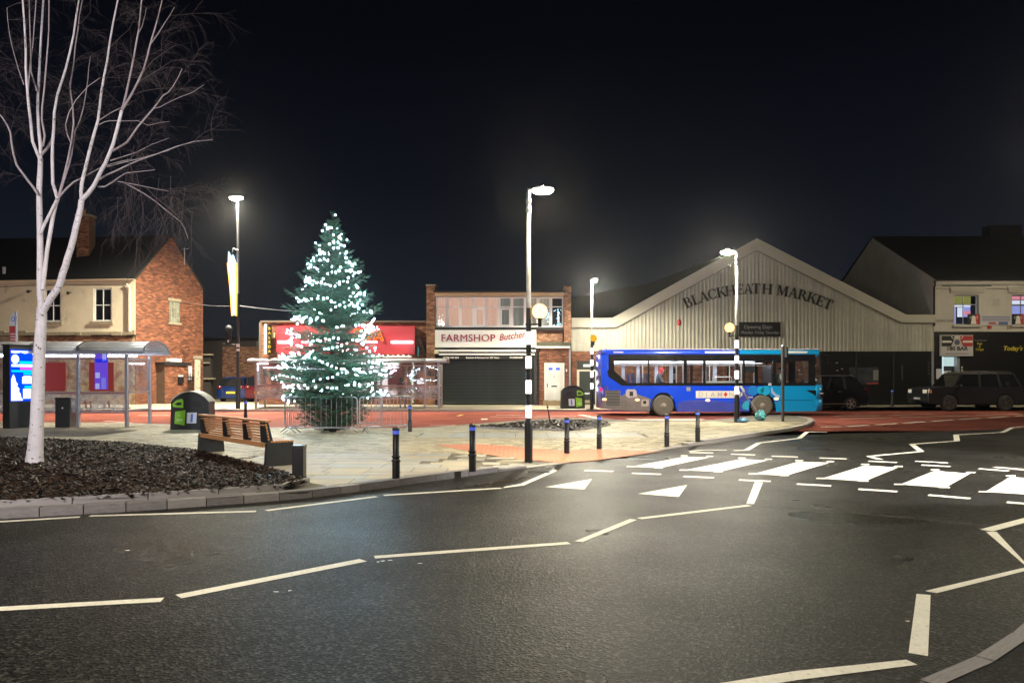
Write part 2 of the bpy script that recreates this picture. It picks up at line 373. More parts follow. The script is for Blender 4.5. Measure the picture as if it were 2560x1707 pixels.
kerb_run(KB, 1.0, .15, pz, .003, -.08, 'kerb_stone', kerb, lambda x, y: 0, 1)
# red bus lane
red = [(-60, 21), (-9, 21)]+ground_poly([(640, 1120), (1100, 1110), (1500, 1090), (1850, 1075), (1990, 1062), (2034, 1063), (2060, 1064.5), (2300, 1053), (2560, 1038.5)])+[(26, 38.7), (60, 38.7), (60, 39.5), (-60, 39.5)]
lane = struct(sheet('bus_lane', red, gz, REDASPH, .0015, 2.0))
# far pavement
farp = [(-60, 36), (6.5, 36), (9.5, 38.6), (60, 38.6), (60, 75), (-60, 75)]
fpv = struct(sheet('far_pavement', farp, fz_, FARPAVE, 0, 2.0))
fk = struct(thing('far_kerb', None, None))
kerb_run([(34, 38.6), (9.5, 38.6), (6.5, 36.0), (-26, 36.0)], .92, .16, fz_, .003, -.05, 'kerb_stone', fk, lambda x, y: 0, -1)
# near right footway and its kerb
rk = ground_poly([(2300, 1712), (2317, 1700), (2390, 1672), (2461, 1644), (2515, 1607), (2560, 1568), (2700, 1440)])
foot = struct(sheet('footway', rk+[(9.5, 6.0), (9.5, 3.2), (2.4, 3.2)], lambda x, y: .028, DARKASPH, 0, 1.0))
nk = struct(thing('footway_kerb', None, None))
kerb_run(rk, .62, .10, lambda x, y: .034, 0, -.05, 'kerb_stone', nk, lambda x, y: 1, -1)
# ---- planting bed 1 (left) with edging
bed_front = [p for p in inset(LEFT_PART, .24) if p[0] < -2.9]
bed_back = ground_poly([(775, 1207), (742, 1201), (700, 1184), (600, 1157), (482, 1131), (310, 1112), (103, 1102), (0, 1098), (-300, 1096)], pz)
BED = bed_front+bed_back
edg = struct(thing('bed_edging', None, None))
kerb_run(bed_front+[bed_back[0]], .86, .10, pz, .075, 0, 'edging_stone', edg, lambda x, y: 0, 1)
kerb_run(bed_back, .86, .07, pz, .035, 0, 'edging_stone', edg, lambda x, y: 0, 1)
struct(sheet('planting_bed', BED, pz, SOIL, .035, .8))
def chips(name, poly, n, zb, small):
    mb = MB(); xs = [p[0] for p in poly]; ys = [p[1] for p in poly]; k = 0
    while k < n:
        x, y = random.uniform(max(min(xs), -14.5), max(xs)), random.uniform(min(ys), max(ys))
        if not inside((x, y), poly): continue
        k += 1
        l = random.uniform(.03, .10)*small; w = l*random.uniform(.3, .55); a = random.uniform(0, 6.28); z = pz(x, y)+zb+random.uniform(0, .04)
        tx, ty = random.uniform(-.5, .5), random.uniform(-.5, .5); ca, sa = math.cos(a), math.sin(a)
        P = []
        for (p, q, r) in ((-l, -w, 0), (l, -w*.6, 0), (l*.8, w, 0), (-l, w*.8, 0), (0, 0, w*.6)):
            P.append((x+p*ca-q*sa, y+p*sa+q*ca, z+p*tx+q*ty+r))
        mb.add(P, [(0, 1, 4), (1, 2, 4), (2, 3, 4), (3, 0, 4)], 0, False, random.random()**1.6)
    return tag(mb.build(name, CHIP), kind='stuff')
chips('bark_mulch', BED, 38000, .045, .56)
# ---- planting bed 2 beside the bus lane
bed2_px = [(1189, 1070), (1318, 1058), (1430, 1054), (1505, 1055), (1522, 1062), (1500, 1067), (1425, 1077), (1320, 1074.5)]
BED2 = ground_poly(bed2_px, pz)
struct(sheet('planting_bed', BED2, pz, SOIL, .03, .8))
kerb_run(BED2+[BED2[0]], .9, .11, pz, .06, 0, 'edging_stone', edg, lambda x, y: 0, 0)
chips('bark_mulch', BED2, 2600, .035, 1.2)
# ---- tactile paving
TPX = [(1085, 1112), (1200, 1111), (1330, 1121), (1400, 1127), (1500, 1123), (1640, 1128), (1660, 1127), (1560, 1142), (1465, 1153.5), (1400, 1157), (1290, 1148), (1180, 1131)]
TACTP = ground_poly(TPX, pz)
TGP = [(-1.95, 16.9), (-.9, 17.4), (.35, 16.6), (1.1, 15.4)]
tact = sheet('tactile_paving', TACTP, pz, TACT, .009, .8, plaza)
tb = MB()
tx0, tx1, ty0, ty1 = min(p[0] for p in TACTP), max(p[0] for p in TACTP), min(p[1] for p in TACTP), max(p[1] for p in TACTP)
y = ty0
while y < ty1:
    x = tx0
    while x < tx1:
        if inside((x, y), TACTP):
            z = pz(x, y)+.009; r = .022
            tb.add([(x-r, y-r, z), (x+r, y-r, z), (x+r, y+r, z), (x-r, y+r, z), (x, y, z+.005)], [(0, 1, 4), (1, 2, 4), (2, 3, 4), (3, 0, 4)])
        x += .10
    y += .10
tag(tb.build('tactile_blister', TACT, plaza), kind='stuff')
# ---- slabs, as parts of the plaza
SLAB_ME = [unit_box('paving_slab', m) for m in (SLAB, SLAB2, SLAB3)]
def ok(x, y):
    return inside((x, y), PLAZA) and not inside((x, y), BED) and not inside((x, y), BED2)
def near_kerb(x, y, d): return min(segd(x, y, a, b) for a, b in zip(KN, KN[1:])) < d
def halfplane(poly, a, b):
    out = []; f = lambda p: (b[0]-a[0])*(p[1]-a[1])-(b[1]-a[1])*(p[0]-a[0])
    for p, q in zip(poly, poly[1:]+poly[:1]):
        fp, fq = f(p), f(q)
        if fp >= 0: out.append(p)
        if (fp < 0) != (fq < 0): t = fp/(fp-fq); out.append((p[0]+(q[0]-p[0])*t, p[1]+(q[1]-p[1])*t))
    return out
KI = inset(KN, .20); BO = inset(bed_back, -.02)[::-1]
CUTS = list(zip(KI, KI[1:]))[3:12]+list(zip(BO, BO[1:]))[-7:]
CUTS = [(a, b) for a, b in CUTS]
count = 0; yy = 10.0; row = 0; SLABS = []
while yy < 15.6:
    dep = (.45, .60, .60, .45)[row % 4]; xx = -5.2+(row % 3)*.31
    while xx < .6:
        l = random.choice((.6, .75, .9, 1.05))
        cs = [(xx+.01, yy+.01), (xx+l-.01, yy+.01), (xx+l-.01, yy+dep-.01), (xx+.01, yy+dep-.01), (xx+l/2, yy+dep/2)]
        if all(ok(*c) and not near_kerb(c[0], c[1], .2) for c in cs):
            z = pz(xx+l/2, yy+dep/2); put(SLAB_ME[random.choice((0, 0, 1, 2))], 'paving_slab', plaza, (xx+l/2, yy+dep/2, z-.06), (random.uniform(-.002, .002), random.uniform(-.002, .002), 0), (l-.016, dep-.016, .06+random.uniform(-.002, .002)))
            SLABS.append((xx, yy, xx+l, yy+dep))
        elif inside(cs[4], PLAZA) and not inside(cs[4], BED) or any(ok(*c) for c in cs):
            pl = [(xx+.008, yy+.008), (xx+l-.008, yy+.008), (xx+l-.008, yy+dep-.008), (xx+.008, yy+dep-.008)]          # slab cut to the kerb or bed
            for a, b in CUTS:
                if segd(xx+l/2, yy+dep/2, a, b) < 1.0: pl = halfplane(pl, a, b)
            if len(pl) > 2:
                z = pz(xx+l/2, yy+dep/2); q = MB(); q.ext(pl, z-.06, z-.001, 'z'); q.build('paving_slab', random.choice((SLAB, SLAB2, SLAB3)), plaza); SLABS.append((xx, yy, xx+l, yy+dep))
        xx += l
    yy += dep; row += 1
yy = 20.2
while yy < 22.0:                                        # band of slabs in front of the small bed
    xx = -2.6+(.35 if int(yy*10) % 2 else 0)
    while xx < 3.0:
        cs = [(xx+.01, yy+.01), (xx+.89, yy+.01), (xx+.89, yy+.59), (xx+.01, yy+.59)]
        if all(ok(*c) for c in cs):
            put(SLAB_ME[random.choice((2, 2, 1))], 'paving_slab', plaza, (xx+.45, yy+.3, pz(xx+.45, yy+.3)-.06), (0, 0, 0), (.884, .584, .06)); SLABS.append((xx, yy, xx+.9, yy+.6))
        xx += .9
    yy += .6
# ---- setts: real blocks, joined
st = MB(); grid = {}
for q in SLABS:
    for i in range(int(math.floor(q[0])), int(math.floor(q[2]))+1):
        for j in range(int(math.floor(q[1])), int(math.floor(q[3]))+1): grid.setdefault((i, j), []).append(q)
yy = 9.2; row = 0
while yy < 27.2:
    dep = .10 if yy < 20 else .14; xx = -17.5+random.uniform(0, .2)
    while xx < 13.5:
        l = random.uniform(.20, .34) if yy < 20 else random.uniform(.25, .42); cx, cy = xx+l/2, yy+dep/2
        q = grid.get((int(math.floor(cx)), int(math.floor(cy))), ())
        if abs(cx) < cy*.72+1 and not any(a-l/2+.02 < cx < c+l/2-.02 and b-dep/2+.01 < cy < d+dep/2-.01 for a, b, c, d in q) and ok(cx, cy) and ok(xx+.02, cy) and ok(xx+l-.02, cy) and not near_kerb(cx, cy, .26):
            z = pz(cx, cy)+random.uniform(-.003, .003); g = .005; t = random.random()
            a, b, c, d = xx+g, xx+l-g, yy+g, yy+dep-g
            st.add([(a, c, z), (b, c, z), (b, d, z), (a, d, z), (a-g*.8, c-g*.8, z-.014), (b+g*.8, c-g*.8, z-.014), (b+g*.8, d+g*.8, z-.014), (a-g*.8, d+g*.8, z-.014)],
                   [(0, 1, 2, 3), (4, 5, 1, 0), (5, 6, 2, 1), (6, 7, 3, 2), (7, 4, 0, 3)], 0, False, t)
        xx += l
    yy += dep; row += 1
tag(st.build('paving_sett', SETT, plaza), kind='stuff')
dc = ground_poly([(1545, 1124), (1600, 1126), (1592, 1130), (1535, 1128)], pz)
dm = MB(); dm.add([(x, y, pz(x, y)+.008) for x, y in dc]+[(x, y, pz(x, y)-.01) for x, y in dc], [(0, 1, 2, 3), (0, 1, 5, 4), (1, 2, 6, 5), (2, 3, 7, 6), (3, 0, 4, 7)])
dm.build('drain_cover', pbr('cast_iron', (.09, .085, .08), .5, .5, bump=(40, .5, .01)), plaza)
# ---- markings (flat paint sheets, each a part of the road)
def mark(name, px, parent=road, mat=PAINT, off=.003):
    return sheet(name, ground_poly(px), gz, mat, off, 2.0, parent)
def line(name, a, b, w, parent=road, mat=PAINT, off=.003):
    A, B = gp(*a), gp(*b); dx, dy = B.x-A.x, B.y-A.y; l = math.hypot(dx, dy); nx, ny = -dy/l*w/2, dx/l*w/2
    return sheet(name, [(A.x+nx, A.y+ny), (A.x-nx, A.y-ny), (B.x-nx, B.y-ny), (B.x+nx, B.y+ny)], gz, mat, off, 2.0, parent)
z3 = lambda pts: [(1560+x*.4252, 1040+y*.4252) for x, y in pts]
for a, b in (((-200, 1316), (200, 1292)), ((225, 1289.5), (640, 1278)), ((665, 1276), (942, 1241)), ((959, 1238), (1253, 1220))): line('edge_line', a, b, .10)
mark('edge_line', [(1257, 1219.5), (1261, 1217), (1302, 1209), (1384, 1174), (1393, 1176), (1310, 1213)])
for a, b, w in (((-40, 1524), (406, 1499), .11), ((446, 1491), (908, 1400), .13), ((936, 1392.5), (1423, 1357), .11), ((1598, 1296), (1873, 1263), .10)): line('zigzag_line', a, b, w)
mark('zigzag_line', [(1436, 1353), (1457, 1354.5), (1593, 1299), (1574, 1297)])
mark('zigzag_line', [(1866, 1259), (1885, 1260), (1907, 1206), (1887, 1205)])
mark('give_way_triangle', [(1363, 1217), (1461, 1223), (1480, 1197)]); mark('give_way_triangle', [(1595, 1234), (1697, 1242), (1718, 1212)])
for a, b in (((1461, 1175.5), (1533, 1178)), ((1580, 1182.5), (1653, 1185.5)), ((1709, 1190.5), (1785, 1194)), ((1847, 1199.5), (1927, 1203)), ((1992, 1209.5), (2078, 1214.5)), ((2146, 1222.5), (2243, 1228.5)), ((2321, 1237), (2426, 1246)), ((2517, 1255), (2600, 1262))): line('give_way_dash', a, b, .17)
for a, b in (((1724, 1131), (1783, 1132)), ((1827, 1135), (1888, 1137)), ((1929, 1140), (1995, 1142)), ((2048, 1144.5), (2116, 1147)), ((2171, 1152.5), (2242, 1156)), ((2304, 1162), (2377, 1166)), ((2447, 1171.5), (2522, 1177)), ((2288, 1152.5), (2370, 1157)), ((2485, 1167.5), (2575, 1175))): line('give_way_dash', a, b, .18)
STR = [[(45, 297), (210, 305), (500, 243), (350, 240)], [(358, 318), (560, 327), (845, 260), (690, 253)], [(765, 340), (950, 350), (1210, 274), (1025, 268)],
       [(1165, 367), (1415, 383), (1610, 302), (1415, 290)], [(1625, 402), (1890, 420), (2035, 338), (1825, 322)], [(2125, 445), (2400, 462), (2510, 375), (2270, 358)], [(2760, 490), (3080, 512), (3140, 415), (2850, 395)]]
for s in STR:
    mark('zebra_stripe', z3(s))
    for i, dx in ((0, -8), (1, -8), (2, 2), (3, 2)):
        x, y = s[i]; w = 20+(y-240)*.07; dy = 3 if i < 2 else -3
        mark('stripe_stud', z3([(x+dx-w, y+dy-1), (x+dx+w, y+dy), (x+dx+w+4, y+dy-6), (x+dx-w+4, y+dy-7)]), off=.0042)
def zig(pts, w):
    for a, b in zip(pts, pts[1:]): line('zigzag_line', a, b, w)
zig(z3([(645, 203), (720, 200), (793, 158), (1030, 130), (1078, 92), (1193, 96)]), .13)
zig(z3([(385, 207), (470, 199), (605, 200)]), .10)
zig(z3([(1507, 255), (1440, 236), (1747, 208), (1692, 165), (1958, 146), (1952, 110), (2225, 95), (2282, 67), (2352, 62), (2440, 56)]), .14)
zig(z3([(2400, 600), (2130, 672)]), .13)
mark('zigzag_line', z3([(2128, 680), (2190, 680), (2400, 905), (2352, 872)])); mark('zigzag_line', z3([(1770, 1028), (1838, 1041), (2420, 895), (2420, 875)]))
mark('zigzag_line', z3([(1720, 1045), (1803, 1052), (1787, 1411), (1673, 1392)])); mark('zigzag_line', z3([(380, 1600), (1000, 1500), (1660, 1432), (1725, 1462), (1020, 1552), (720, 1600)]))
# bus lane markings
jd = [(2044, 1067.5), (2110, 1066), (2180, 1062), (2250, 1058), (2320, 1053.5), (2390, 1049), (2460, 1045), (2530, 1040.5), (2590, 1037)]
for a, b in zip(jd, jd[1:]): line('junction_dash', (a[0]+8, a[1]-.4), (b[0]-8, b[1]+.4), .16, lane)
for a, b in (((2095, 1046.5), (2230, 1044)), ((2250, 1043.5), (2420, 1039)), ((2440, 1038), (2560, 1034)), ((2085, 1040.5), (2200, 1038.5)), ((2220, 1038), (2330, 1035))): line('lane_line', a, b, .10, lane)
for i in range(4):                                       # far zebra over the bus lane
    y0 = 1046.6+i*2.9; mark('zebra_stripe', [(1572+i*9, y0+1.9), (1768+i*6, y0+1.9), (1745+i*6, y0), (1562+i*9, y0)], lane)
for a, b in (((1225, 1041.5), (1385, 1044)), ((1240, 1037), (1440, 1041)), ((1074, 1063.4), (1132, 1063.4)), ((880, 1063.6), (1010, 1064.4)), ((345, 1038), (425, 1038)), ((430, 1055), (500, 1056)), ((260, 1052), (330, 1057)), ((225, 1058.5), (255, 1060))): line('lane_line', a, b, .11, lane)
mark('lane_block', [(1131, 1062), (1139, 1062), (1138, 1068), (1130, 1068)], lane, YPAINT)
mark('lane_block', [(1203, 1046), (1220, 1046), (1218, 1049), (1202, 1049)], lane)
line('lane_line', (1144, 1040), (1156, 1036), .16, lane, YPAINT)
for i in range(7): line('lane_dash', (1452+i*12, 1037+i*2.3), (1461+i*12, 1038.8+i*2.3), .3, lane)
for pts in ([(1840, 1262), (2050, 1275), (2300, 1296), (2560, 1325)],):
    for a, b in zip(pts, pts[1:]): line('tar_seam', a, b, .035, road, LOUV, .0015)
gu = gp(1345, 1180); gm = MB(); gm.box(gu.x-.22, gu.x+.22, gu.y-.16, gu.y+.16, -.05, .004); gm.build('gully_frame', MATS['cast_iron'], road)
gm = MB()
for k in range(7): gm.box(gu.x-.19, gu.x+.19, gu.y-.13+k*.04, gu.y-.11+k*.04, .004, .009)
gm.build('gully_grate', LOUV, road)
lv = MB()
for k in range(160):
    u = random.gauss(1240, 40); p = gp(u, 1207-(u-1240)*.16+random.gauss(0, 2.2)); a = random.uniform(0, 6.28); l = random.uniform(.02, .07)
    lv.add([(p.x-l*math.cos(a), p.y-l*math.sin(a), .006), (p.x+.01*math.sin(a), p.y-.01*math.cos(a), .012), (p.x+l*math.cos(a), p.y+l*math.sin(a), .006), (p.x-.01*math.sin(a), p.y+.01*math.cos(a), .012)], [(0, 1, 2, 3)], 0, False, random.random())
tag(lv.build('leaf_litter', pbr('dead_leaf', (.05, .03, .016), .7, tone=.7)), kind='stuff')
cr = MB()                                                # worn patches and specks of paint on the asphalt
for u, v in ((690, 1481), (725, 1478), (945, 1406), (958, 1404), (975, 1402), (1050, 1410), (320, 1377), (2480, 1190), (2070, 1165), (2090, 1160), (1990, 1155), (2270, 1555)):
    p = gp(u, v); a = random.uniform(0, 6)
    q = [(p.x+random.uniform(.012, .035)*math.cos(a+k*1.57), p.y+random.uniform(.01, .028)*math.sin(a+k*1.57), .009) for k in range(4)]; cr.add(q, [(0, 1, 2, 3)])
cr.build('paint_speck', PAINT, road)
# ------------------------------------------------------------------ lettering
def text(s, size, mat, name='lettering', parent=None, loc=(0,0,0), rot=(math.pi/2, 0, 0), depth=.01, shear=0.0, align='CENTER', sx=1.0, bold=0.0, spacing=1.0):
    cu = bpy.data.curves.new('tmp', 'FONT'); cu.body = s; cu.size = size; cu.extrude = depth; cu.shear = shear; cu.align_x = align; cu.offset = bold; cu.resolution_u = 3; cu.space_character = spacing
    o = bpy.data.objects.new('tmp', cu); COL.objects.link(o)
    dg = bpy.context.evaluated_depsgraph_get(); me = bpy.data.meshes.new_from_object(o.evaluated_get(dg)); bpy.data.objects.remove(o)
    me.materials.clear(); me.materials.append(mat); me.name = name
    p = bpy.data.objects.new(name, me); COL.objects.link(p); p.parent = parent; p.location = loc; p.rotation_euler = rot; p.scale = (sx, 1, 1)
    return p
def lamp_light(parent, loc, energy, col, aim=(0, 0, -1), angle=150, blend=.7, r=.12):
    ld = bpy.data.lights.new('lamp_light', 'SPOT' if angle < 180 else 'POINT'); ld.energy = energy; ld.color = col; ld.shadow_soft_size = r
    if angle < 180: ld.spot_size = math.radians(angle); ld.spot_blend = blend
    o = bpy.data.objects.new('lamp_light', ld); COL.objects.link(o); o.parent = parent; o.location = loc
    o.rotation_euler = (Matrix.Rotation(-parent.rotation_euler.z, 3, 'Z') @ Vector(aim)).to_track_quat('-Z', 'Y').to_euler()   # aim is in world axes
    return o
# ------------------------------------------------------------------ crossing beacons
def beacon(label, p, rz, sc, globe_mat, energy, col, aim, angle, blend=.7):
    t = thing('crossing_beacon', label, 'crossing beacon', p, rz, 'striped crossing beacons with street lamps'); t.scale = (sc, sc, sc)
    m = MB(); m.lathe([(.082, 0), (.082, .78), (.074, .83), (.057, .86)], 20); m.build('base', BLACK, t)
    m = MB(); m.lathe([(.052, .86), (.052, 2.66)], 16); m.build('lower_shaft', BLACK, t)
    m = MB(); m.lathe([(.052, 2.66), (.050, 3.1)], 16); m.build('collar', BLACK, t)
    m = MB(); m.lathe([(.048, 3.1), (.042, 5.02), (.042, 5.02), (.052, 5.03), (.052, 5.1), (.043, 5.11), (.043, 5.2), (.052, 5.21), (.052, 5.28), (.040, 5.29), (.040, 5.42)], 16); m.build('upper_shaft', STEEL, t)
    for z0, z1 in ((.89, 1.155), (1.375, 1.66), (1.88, 2.14), (2.36, 2.63)):
        q = MB(); n = 20
        for k in range(n):
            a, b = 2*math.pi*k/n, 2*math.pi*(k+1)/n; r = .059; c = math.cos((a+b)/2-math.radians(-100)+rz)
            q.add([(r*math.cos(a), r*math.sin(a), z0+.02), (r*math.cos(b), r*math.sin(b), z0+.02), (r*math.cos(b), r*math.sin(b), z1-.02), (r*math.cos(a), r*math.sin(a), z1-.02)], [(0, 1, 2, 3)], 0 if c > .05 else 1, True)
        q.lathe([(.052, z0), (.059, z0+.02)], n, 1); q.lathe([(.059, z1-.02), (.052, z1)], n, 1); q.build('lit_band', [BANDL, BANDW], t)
    g = MB(); g.tube([(.045, 0, 2.77), (.16, .0, 2.775), (.225, 0, 2.775)], .014, 8); g.lathe([(.035, 2.72), (.035, 2.86), (.06, 2.885), (.06, 2.90)], 14, c=(.225, 0, 0)); g.lathe([(.062, 2.74), (.062, 2.79)], 14); g.build('globe_bracket', BLACK, t)
    g = MB(); g.ball((.225, 0, 3.03), .15, n=24, k=14); g.build('globe', globe_mat, t)
    h = MB(); h.tube([(0, 0, 5.40), (0, 0, 5.47), (.08, 0, 5.47)], .034, 10); h.build('lamp_bracket', STEEL, t)
    h = MB(); h.ball((.28, 0, 5.49), 1, n=20, k=10, sc=(.225, .115, .045)); hd = h.build('lamp_head', GREYP, t)
    h = MB(); h.ball((.285, 0, 5.455), 1, n=20, k=10, sc=(.21, .108, .085)); h.build('lamp_lens', LED, hd)
    lamp_light(t, (.285, 0, 5.37), energy/sc, col, aim, angle, blend)
    return t
pn = gp(1321.5, 1156, pz); beacon('near striped beacon column with glowing round globe standing on salmon paving', pn, math.radians(-6), 1.0, GLOBE_ON, LAMP_NEAR, WARM, (.05, .02, -1), 158)
pr_ = gp(1842, 1055, pz); beacon('striped beacon column on the island tip in front of the bus', pr_, math.radians(168), 1.14, GLOBE_MID, LAMP_RIGHT, NEUT, (-.1, -.05, -1), 176, .4)
pf = gp(1480, 1027, fz_); pf.y = 36.35; pf.x = X(1479.5, 36.35); pf.z = fz_(pf.x, pf.y)-.05
beacon('distant striped beacon with dim amber globe beside the dark green door', pf, math.radians(-75), 1.16, GLOBE_DIM, LAMP_FAR, NEUT, (.1, -.15, -1), 177, .35)
# the crossing's fourth beacon stands just outside the frame on the right and floodlights the crossing
b4 = beacon('striped beacon column with floodlight beyond the right end of the crossing', (10.4, 12.3, .06), math.radians(170), 1.1, GLOBE_ON, LAMP_FOURTH, NEUT, (-.35, .25, -1), 165, .5)
m = MB(); m.box(-.12, .12, -.09, .09, 4.62, 4.86); m.build('floodlight', BLACK, b4); lamp_light(b4, (.16, 0, 4.7), LAMP_CROSSING, (1, .95, .92), (-.50, .34, -.86), 84, .2)
# ------------------------------------------------------------------ street lamps
def street_lamp(label, p, rz, h, energy, col, aim=(0, 0, -1), angle=165, two=True):
    t = thing('street_lamp', label, 'street lamp', p, rz, 'tall street lamps')
    m = MB(); m.lathe([(.11, 0), (.11, 1.5), (.075, 1.56)], 16); m.build('base', BLACK, t)
    m = MB(); m.lathe([(.075, 1.56), (.07, h*.55)], 14); m.build('lower_shaft', BLACK, t)
    m = MB(); m.lathe([(.068, h*.55), (.05, h)], 14); m.build('upper_shaft', STEEL, t)
    m = MB(); m.tube([(0, 0, h-.02), (0, 0, h+.08), (.12, 0, h+.12)], .045, 10); m.build('lamp_bracket', STEEL, t)
    m = MB(); m.ball((.1, 0, h+.13), 1, n=20, k=10, sc=(.38, .2, .08)); hd = m.build('lamp_head', GREYP, t)
    m = MB(); m.ball((.1, 0, h+.085), 1, n=20, k=10, sc=(.33, .17, .11)); m.build('lamp_lens', LED, hd)
    if two:
        for z in (3.05, 2.85): m = MB(); m.lathe([(.079, z), (.079, z+.16 if z > 3 else z+.12)], 14); m.build('band', WHITE, t)
    lamp_light(t, (.1, 0, h-.02), energy, col, aim, angle, .8, .2)
    return t
LT = Vector((X(595, 36.6), 36.6, 0)); LT.z = fz_(LT.x, LT.y)
street_lamp('tall street lamp with candle decoration between brick gable and alley', LT, math.pi*.98, 10.35, LAMP_TALL, NEUT)
street_lamp('added cool white floodlight column unseen behind the viewer lighting the birch', (-5.6, -2.5, .1), 1.9, 4.9, LAMP_ADDED_BEHIND, COOL, (-3.2, 15.8, .3), 62)  # added lamp standing in for a lit shopfront behind the viewer
street_lamp('added street lamp unseen behind the viewer brightening the road lines', (-7.6, .6, .1), .6, 7.6, LAMP_ADDED_NEARSIDE, (1, .90, .80), (.12, .25, -1), 180)  # added lamp, brightens the road paint from the viewer's side
street_lamp('street lamp beyond the right edge outside the pub', (27.0, 33.0, .1), 2.0, 8.5, LAMP_EAST, WARM, (-.3, .2, -1))
# candle-shaped festive light on the tall lamp
cz = lambda v: Z(v, 36.3)
dx0 = LT.x-.16
t = thing('candle_light', 'long glowing candle shaped festive light fixed to tall street lamp', 'christmas light', (dx0, 36.4, 0))
m = MB(); m.ext([(-.25, cz(657)), (-.20, cz(645)), (.13, cz(655)), (.12, cz(787)), (-.03, cz(787)), (-.12, cz(720))], -.05, .05); m.build('candle_body', glow('candle_white', (1, .78, .45), 4), t)
for pts in ([(-.27, 0, cz(657)), (-.14, 0, cz(720)), (-.05, 0, cz(789))], [(.15, 0, cz(657)), (.15, 0, cz(720)), (.14, 0, cz(789))]):
    m = MB(); m.tube(pts, .045, 6); m.build('rope_light', glow('gold_rope', (1, .42, .05), 3.5), t)
m = MB(); m.ext([(-.24, cz(650)), (-.22, cz(628)), (-.10, cz(642)), (.0, cz(636)), (.12, cz(655)), (.10, cz(665)), (-.2, cz(668))], -.06, .06); m.build('flame', glow('flame_blue_white', (.45, .70, 1), 3), t)
m = MB(); m.tube([(.2, .1, cz(625)), (.02, 0, cz(620)), (-.04, 0, cz(640))], .05, 8); m.tube([(.16, .1, cz(770)), (.05, 0, cz(770))], .02, 6); m.build('bracket', BLACK, t)
t = thing('security_camera', 'black security camera drooping from bracket on tall street lamp', 'camera', (LT.x, LT.y-.02, 0))
m = MB(); m.tube([(-.07, 0, Z(862, 36.5)), (-.75, 0, Z(859, 36.5))], .025, 6); m.build('bracket', BLACK, t)
m = MB(); m.ball((-.45, 0, Z(822, 36.5)), .17, sc=(1, 1, 1.1)); m.lathe([(.14, Z(850, 36.5)), (.12, Z(826, 36.5))], 12, c=(-.45, 0, 0)); m.tube([(-.45, 0, Z(850, 36.5)), (-.45, 0, Z(860, 36.5))], .03, 6); m.build('housing', BLACKM, t)
m = MB(); m.box(-.48, -.42, -.1, -.06, Z(856, 36.5), Z(846, 36.5)); m.build('lens_hood', WHITE, t)
# ------------------------------------------------------------------ bollards
def bollard(p, label, sc=1.0):
    t = thing('bollard', label, 'bollard', p, 0, 'black bollards with reflective bands'); t.scale = (sc,)*3
    m = MB(); m.lathe([(.062, 0), (.062, .24), (.058, .26)], 16); m.build('base', BLACK, t)
    m = MB(); m.lathe([(.058, .26), (.072, .265), (.072, .29), (.055, .30), (.055, .325), (.070, .33), (.070, .35), (.053, .36), (.053, .715)], 16); m.build('shaft', BLACK, t)
    m = MB(); m.lathe([(.0545, .70), (.0545, .755)], 16); m.build('reflective_band', BLUEREF, t)
    m = MB(); m.lathe([(.060, .757), (.060, .79), (.045, .812), (0, .815)], 16); m.build('cap', BLACK, t)
    return t
BOLL = [((990, 1195), 'bollard nearest the kerb and foremost of the row on pale slabs'), ((1181, 1178), 'bollard standing left of the near striped beacon'), ((1417, 1134), 'bollard right of the near beacon in front of small planting bed'),
        ((1498, 1122), 'bollard at the far edge of the salmon paving below the bus tail'), ((1667, 1117), 'bollard between the salmon paving and zebra stripes below the bus middle'), ((1744, 1104), 'bollard nearest the island tip with its kerb behind'),
        ((1025, 1079), 'bollard at the bus lane edge right of the fir tree'), ((614, 1056), 'bollard at the bus lane edge seen above the bench back')]
for (u, v), lb in BOLL: bollard(gp(u, v, pz), lb)
for x, lb in ((16.9, 'bollard on far pavement behind the black parked car'), (20.15, 'bollard on far pavement before the black market shutters')): bollard(Vector((x, 39.2, fz_(x, 39.2))), lb, 1.1)
# ------------------------------------------------------------------ bench
b0 = gp(664, 1167, pz); b1 = gp(492, 1131, pz); BL = (b1-b0).length
t = thing('park_bench', 'wooden slatted bench on black steel end panels facing the square', 'bench', b0, math.atan2(b1.y-b0.y, b1.x-b0.x))
for x in (0, BL-.10):
    m = MB(); k = .05 if x else 0
    m.hexa([(x, -.56, 0), (x+.09, -.56, 0), (x+.09, 0, 0), (x, 0, 0), (x, -.53, .42), (x+.09, -.53, .42), (x+.09, -.03, .42), (x, -.03, .42)]); m.build('leg', DGREY, t, bevel=.006)
for i, x in enumerate((.04, .92, 1.95, BL-.38)):
    m = MB(); w = .26 if i in (0, 3) else .2
    m.hexa([(x-.02, -.16, .42), (x+w+.03, -.16, .42), (x+w+.03, -.05, .42), (x-.02, -.05, .42), (x, -.07, .80), (x+w-.03, -.07, .80), (x+w-.03, .0, .80), (x, .0, .80)]); m.build('back_post', DGREY if i == 0 else BLACK, t, bevel=.005)
sl = MB(); sl.box(.02, BL-.2, -.030, .0, 0, .038); o = sl.build('back_slat', WOOD, t, bevel=.004); o.location = (0, -.056, .47)
for i in range(1, 6):
    c = o.copy(); COL.objects.link(c); c.location = (0, -.056+i*.010, .47+i*.052)
m = MB(); m.box(-.02, BL-.12, -.10, .015, .795, .835); m.build('top_rail', WOOD, t, bevel=.006)
m = MB(); m.box(.18, BL-.1, -.075, -.03, .335, .425); m.build('rear_beam', WOOD, t, bevel=.005)
pk = MB(); pk.box(.0, BL-.02, -.10, .0, .425, .455); o = pk.build('seat_plank', WOOD, t, bevel=.004); o.location = (0, -.10, 0)
for i in range(1, 4):
    c = o.copy(); COL.objects.link(c); c.location = (0, -.10-i*.112, 0)
p = gp(748, 1194, pz)
t = thing('square_post', 'short black square post beside the bench on corner of planting bed', 'post', p, 0.0)
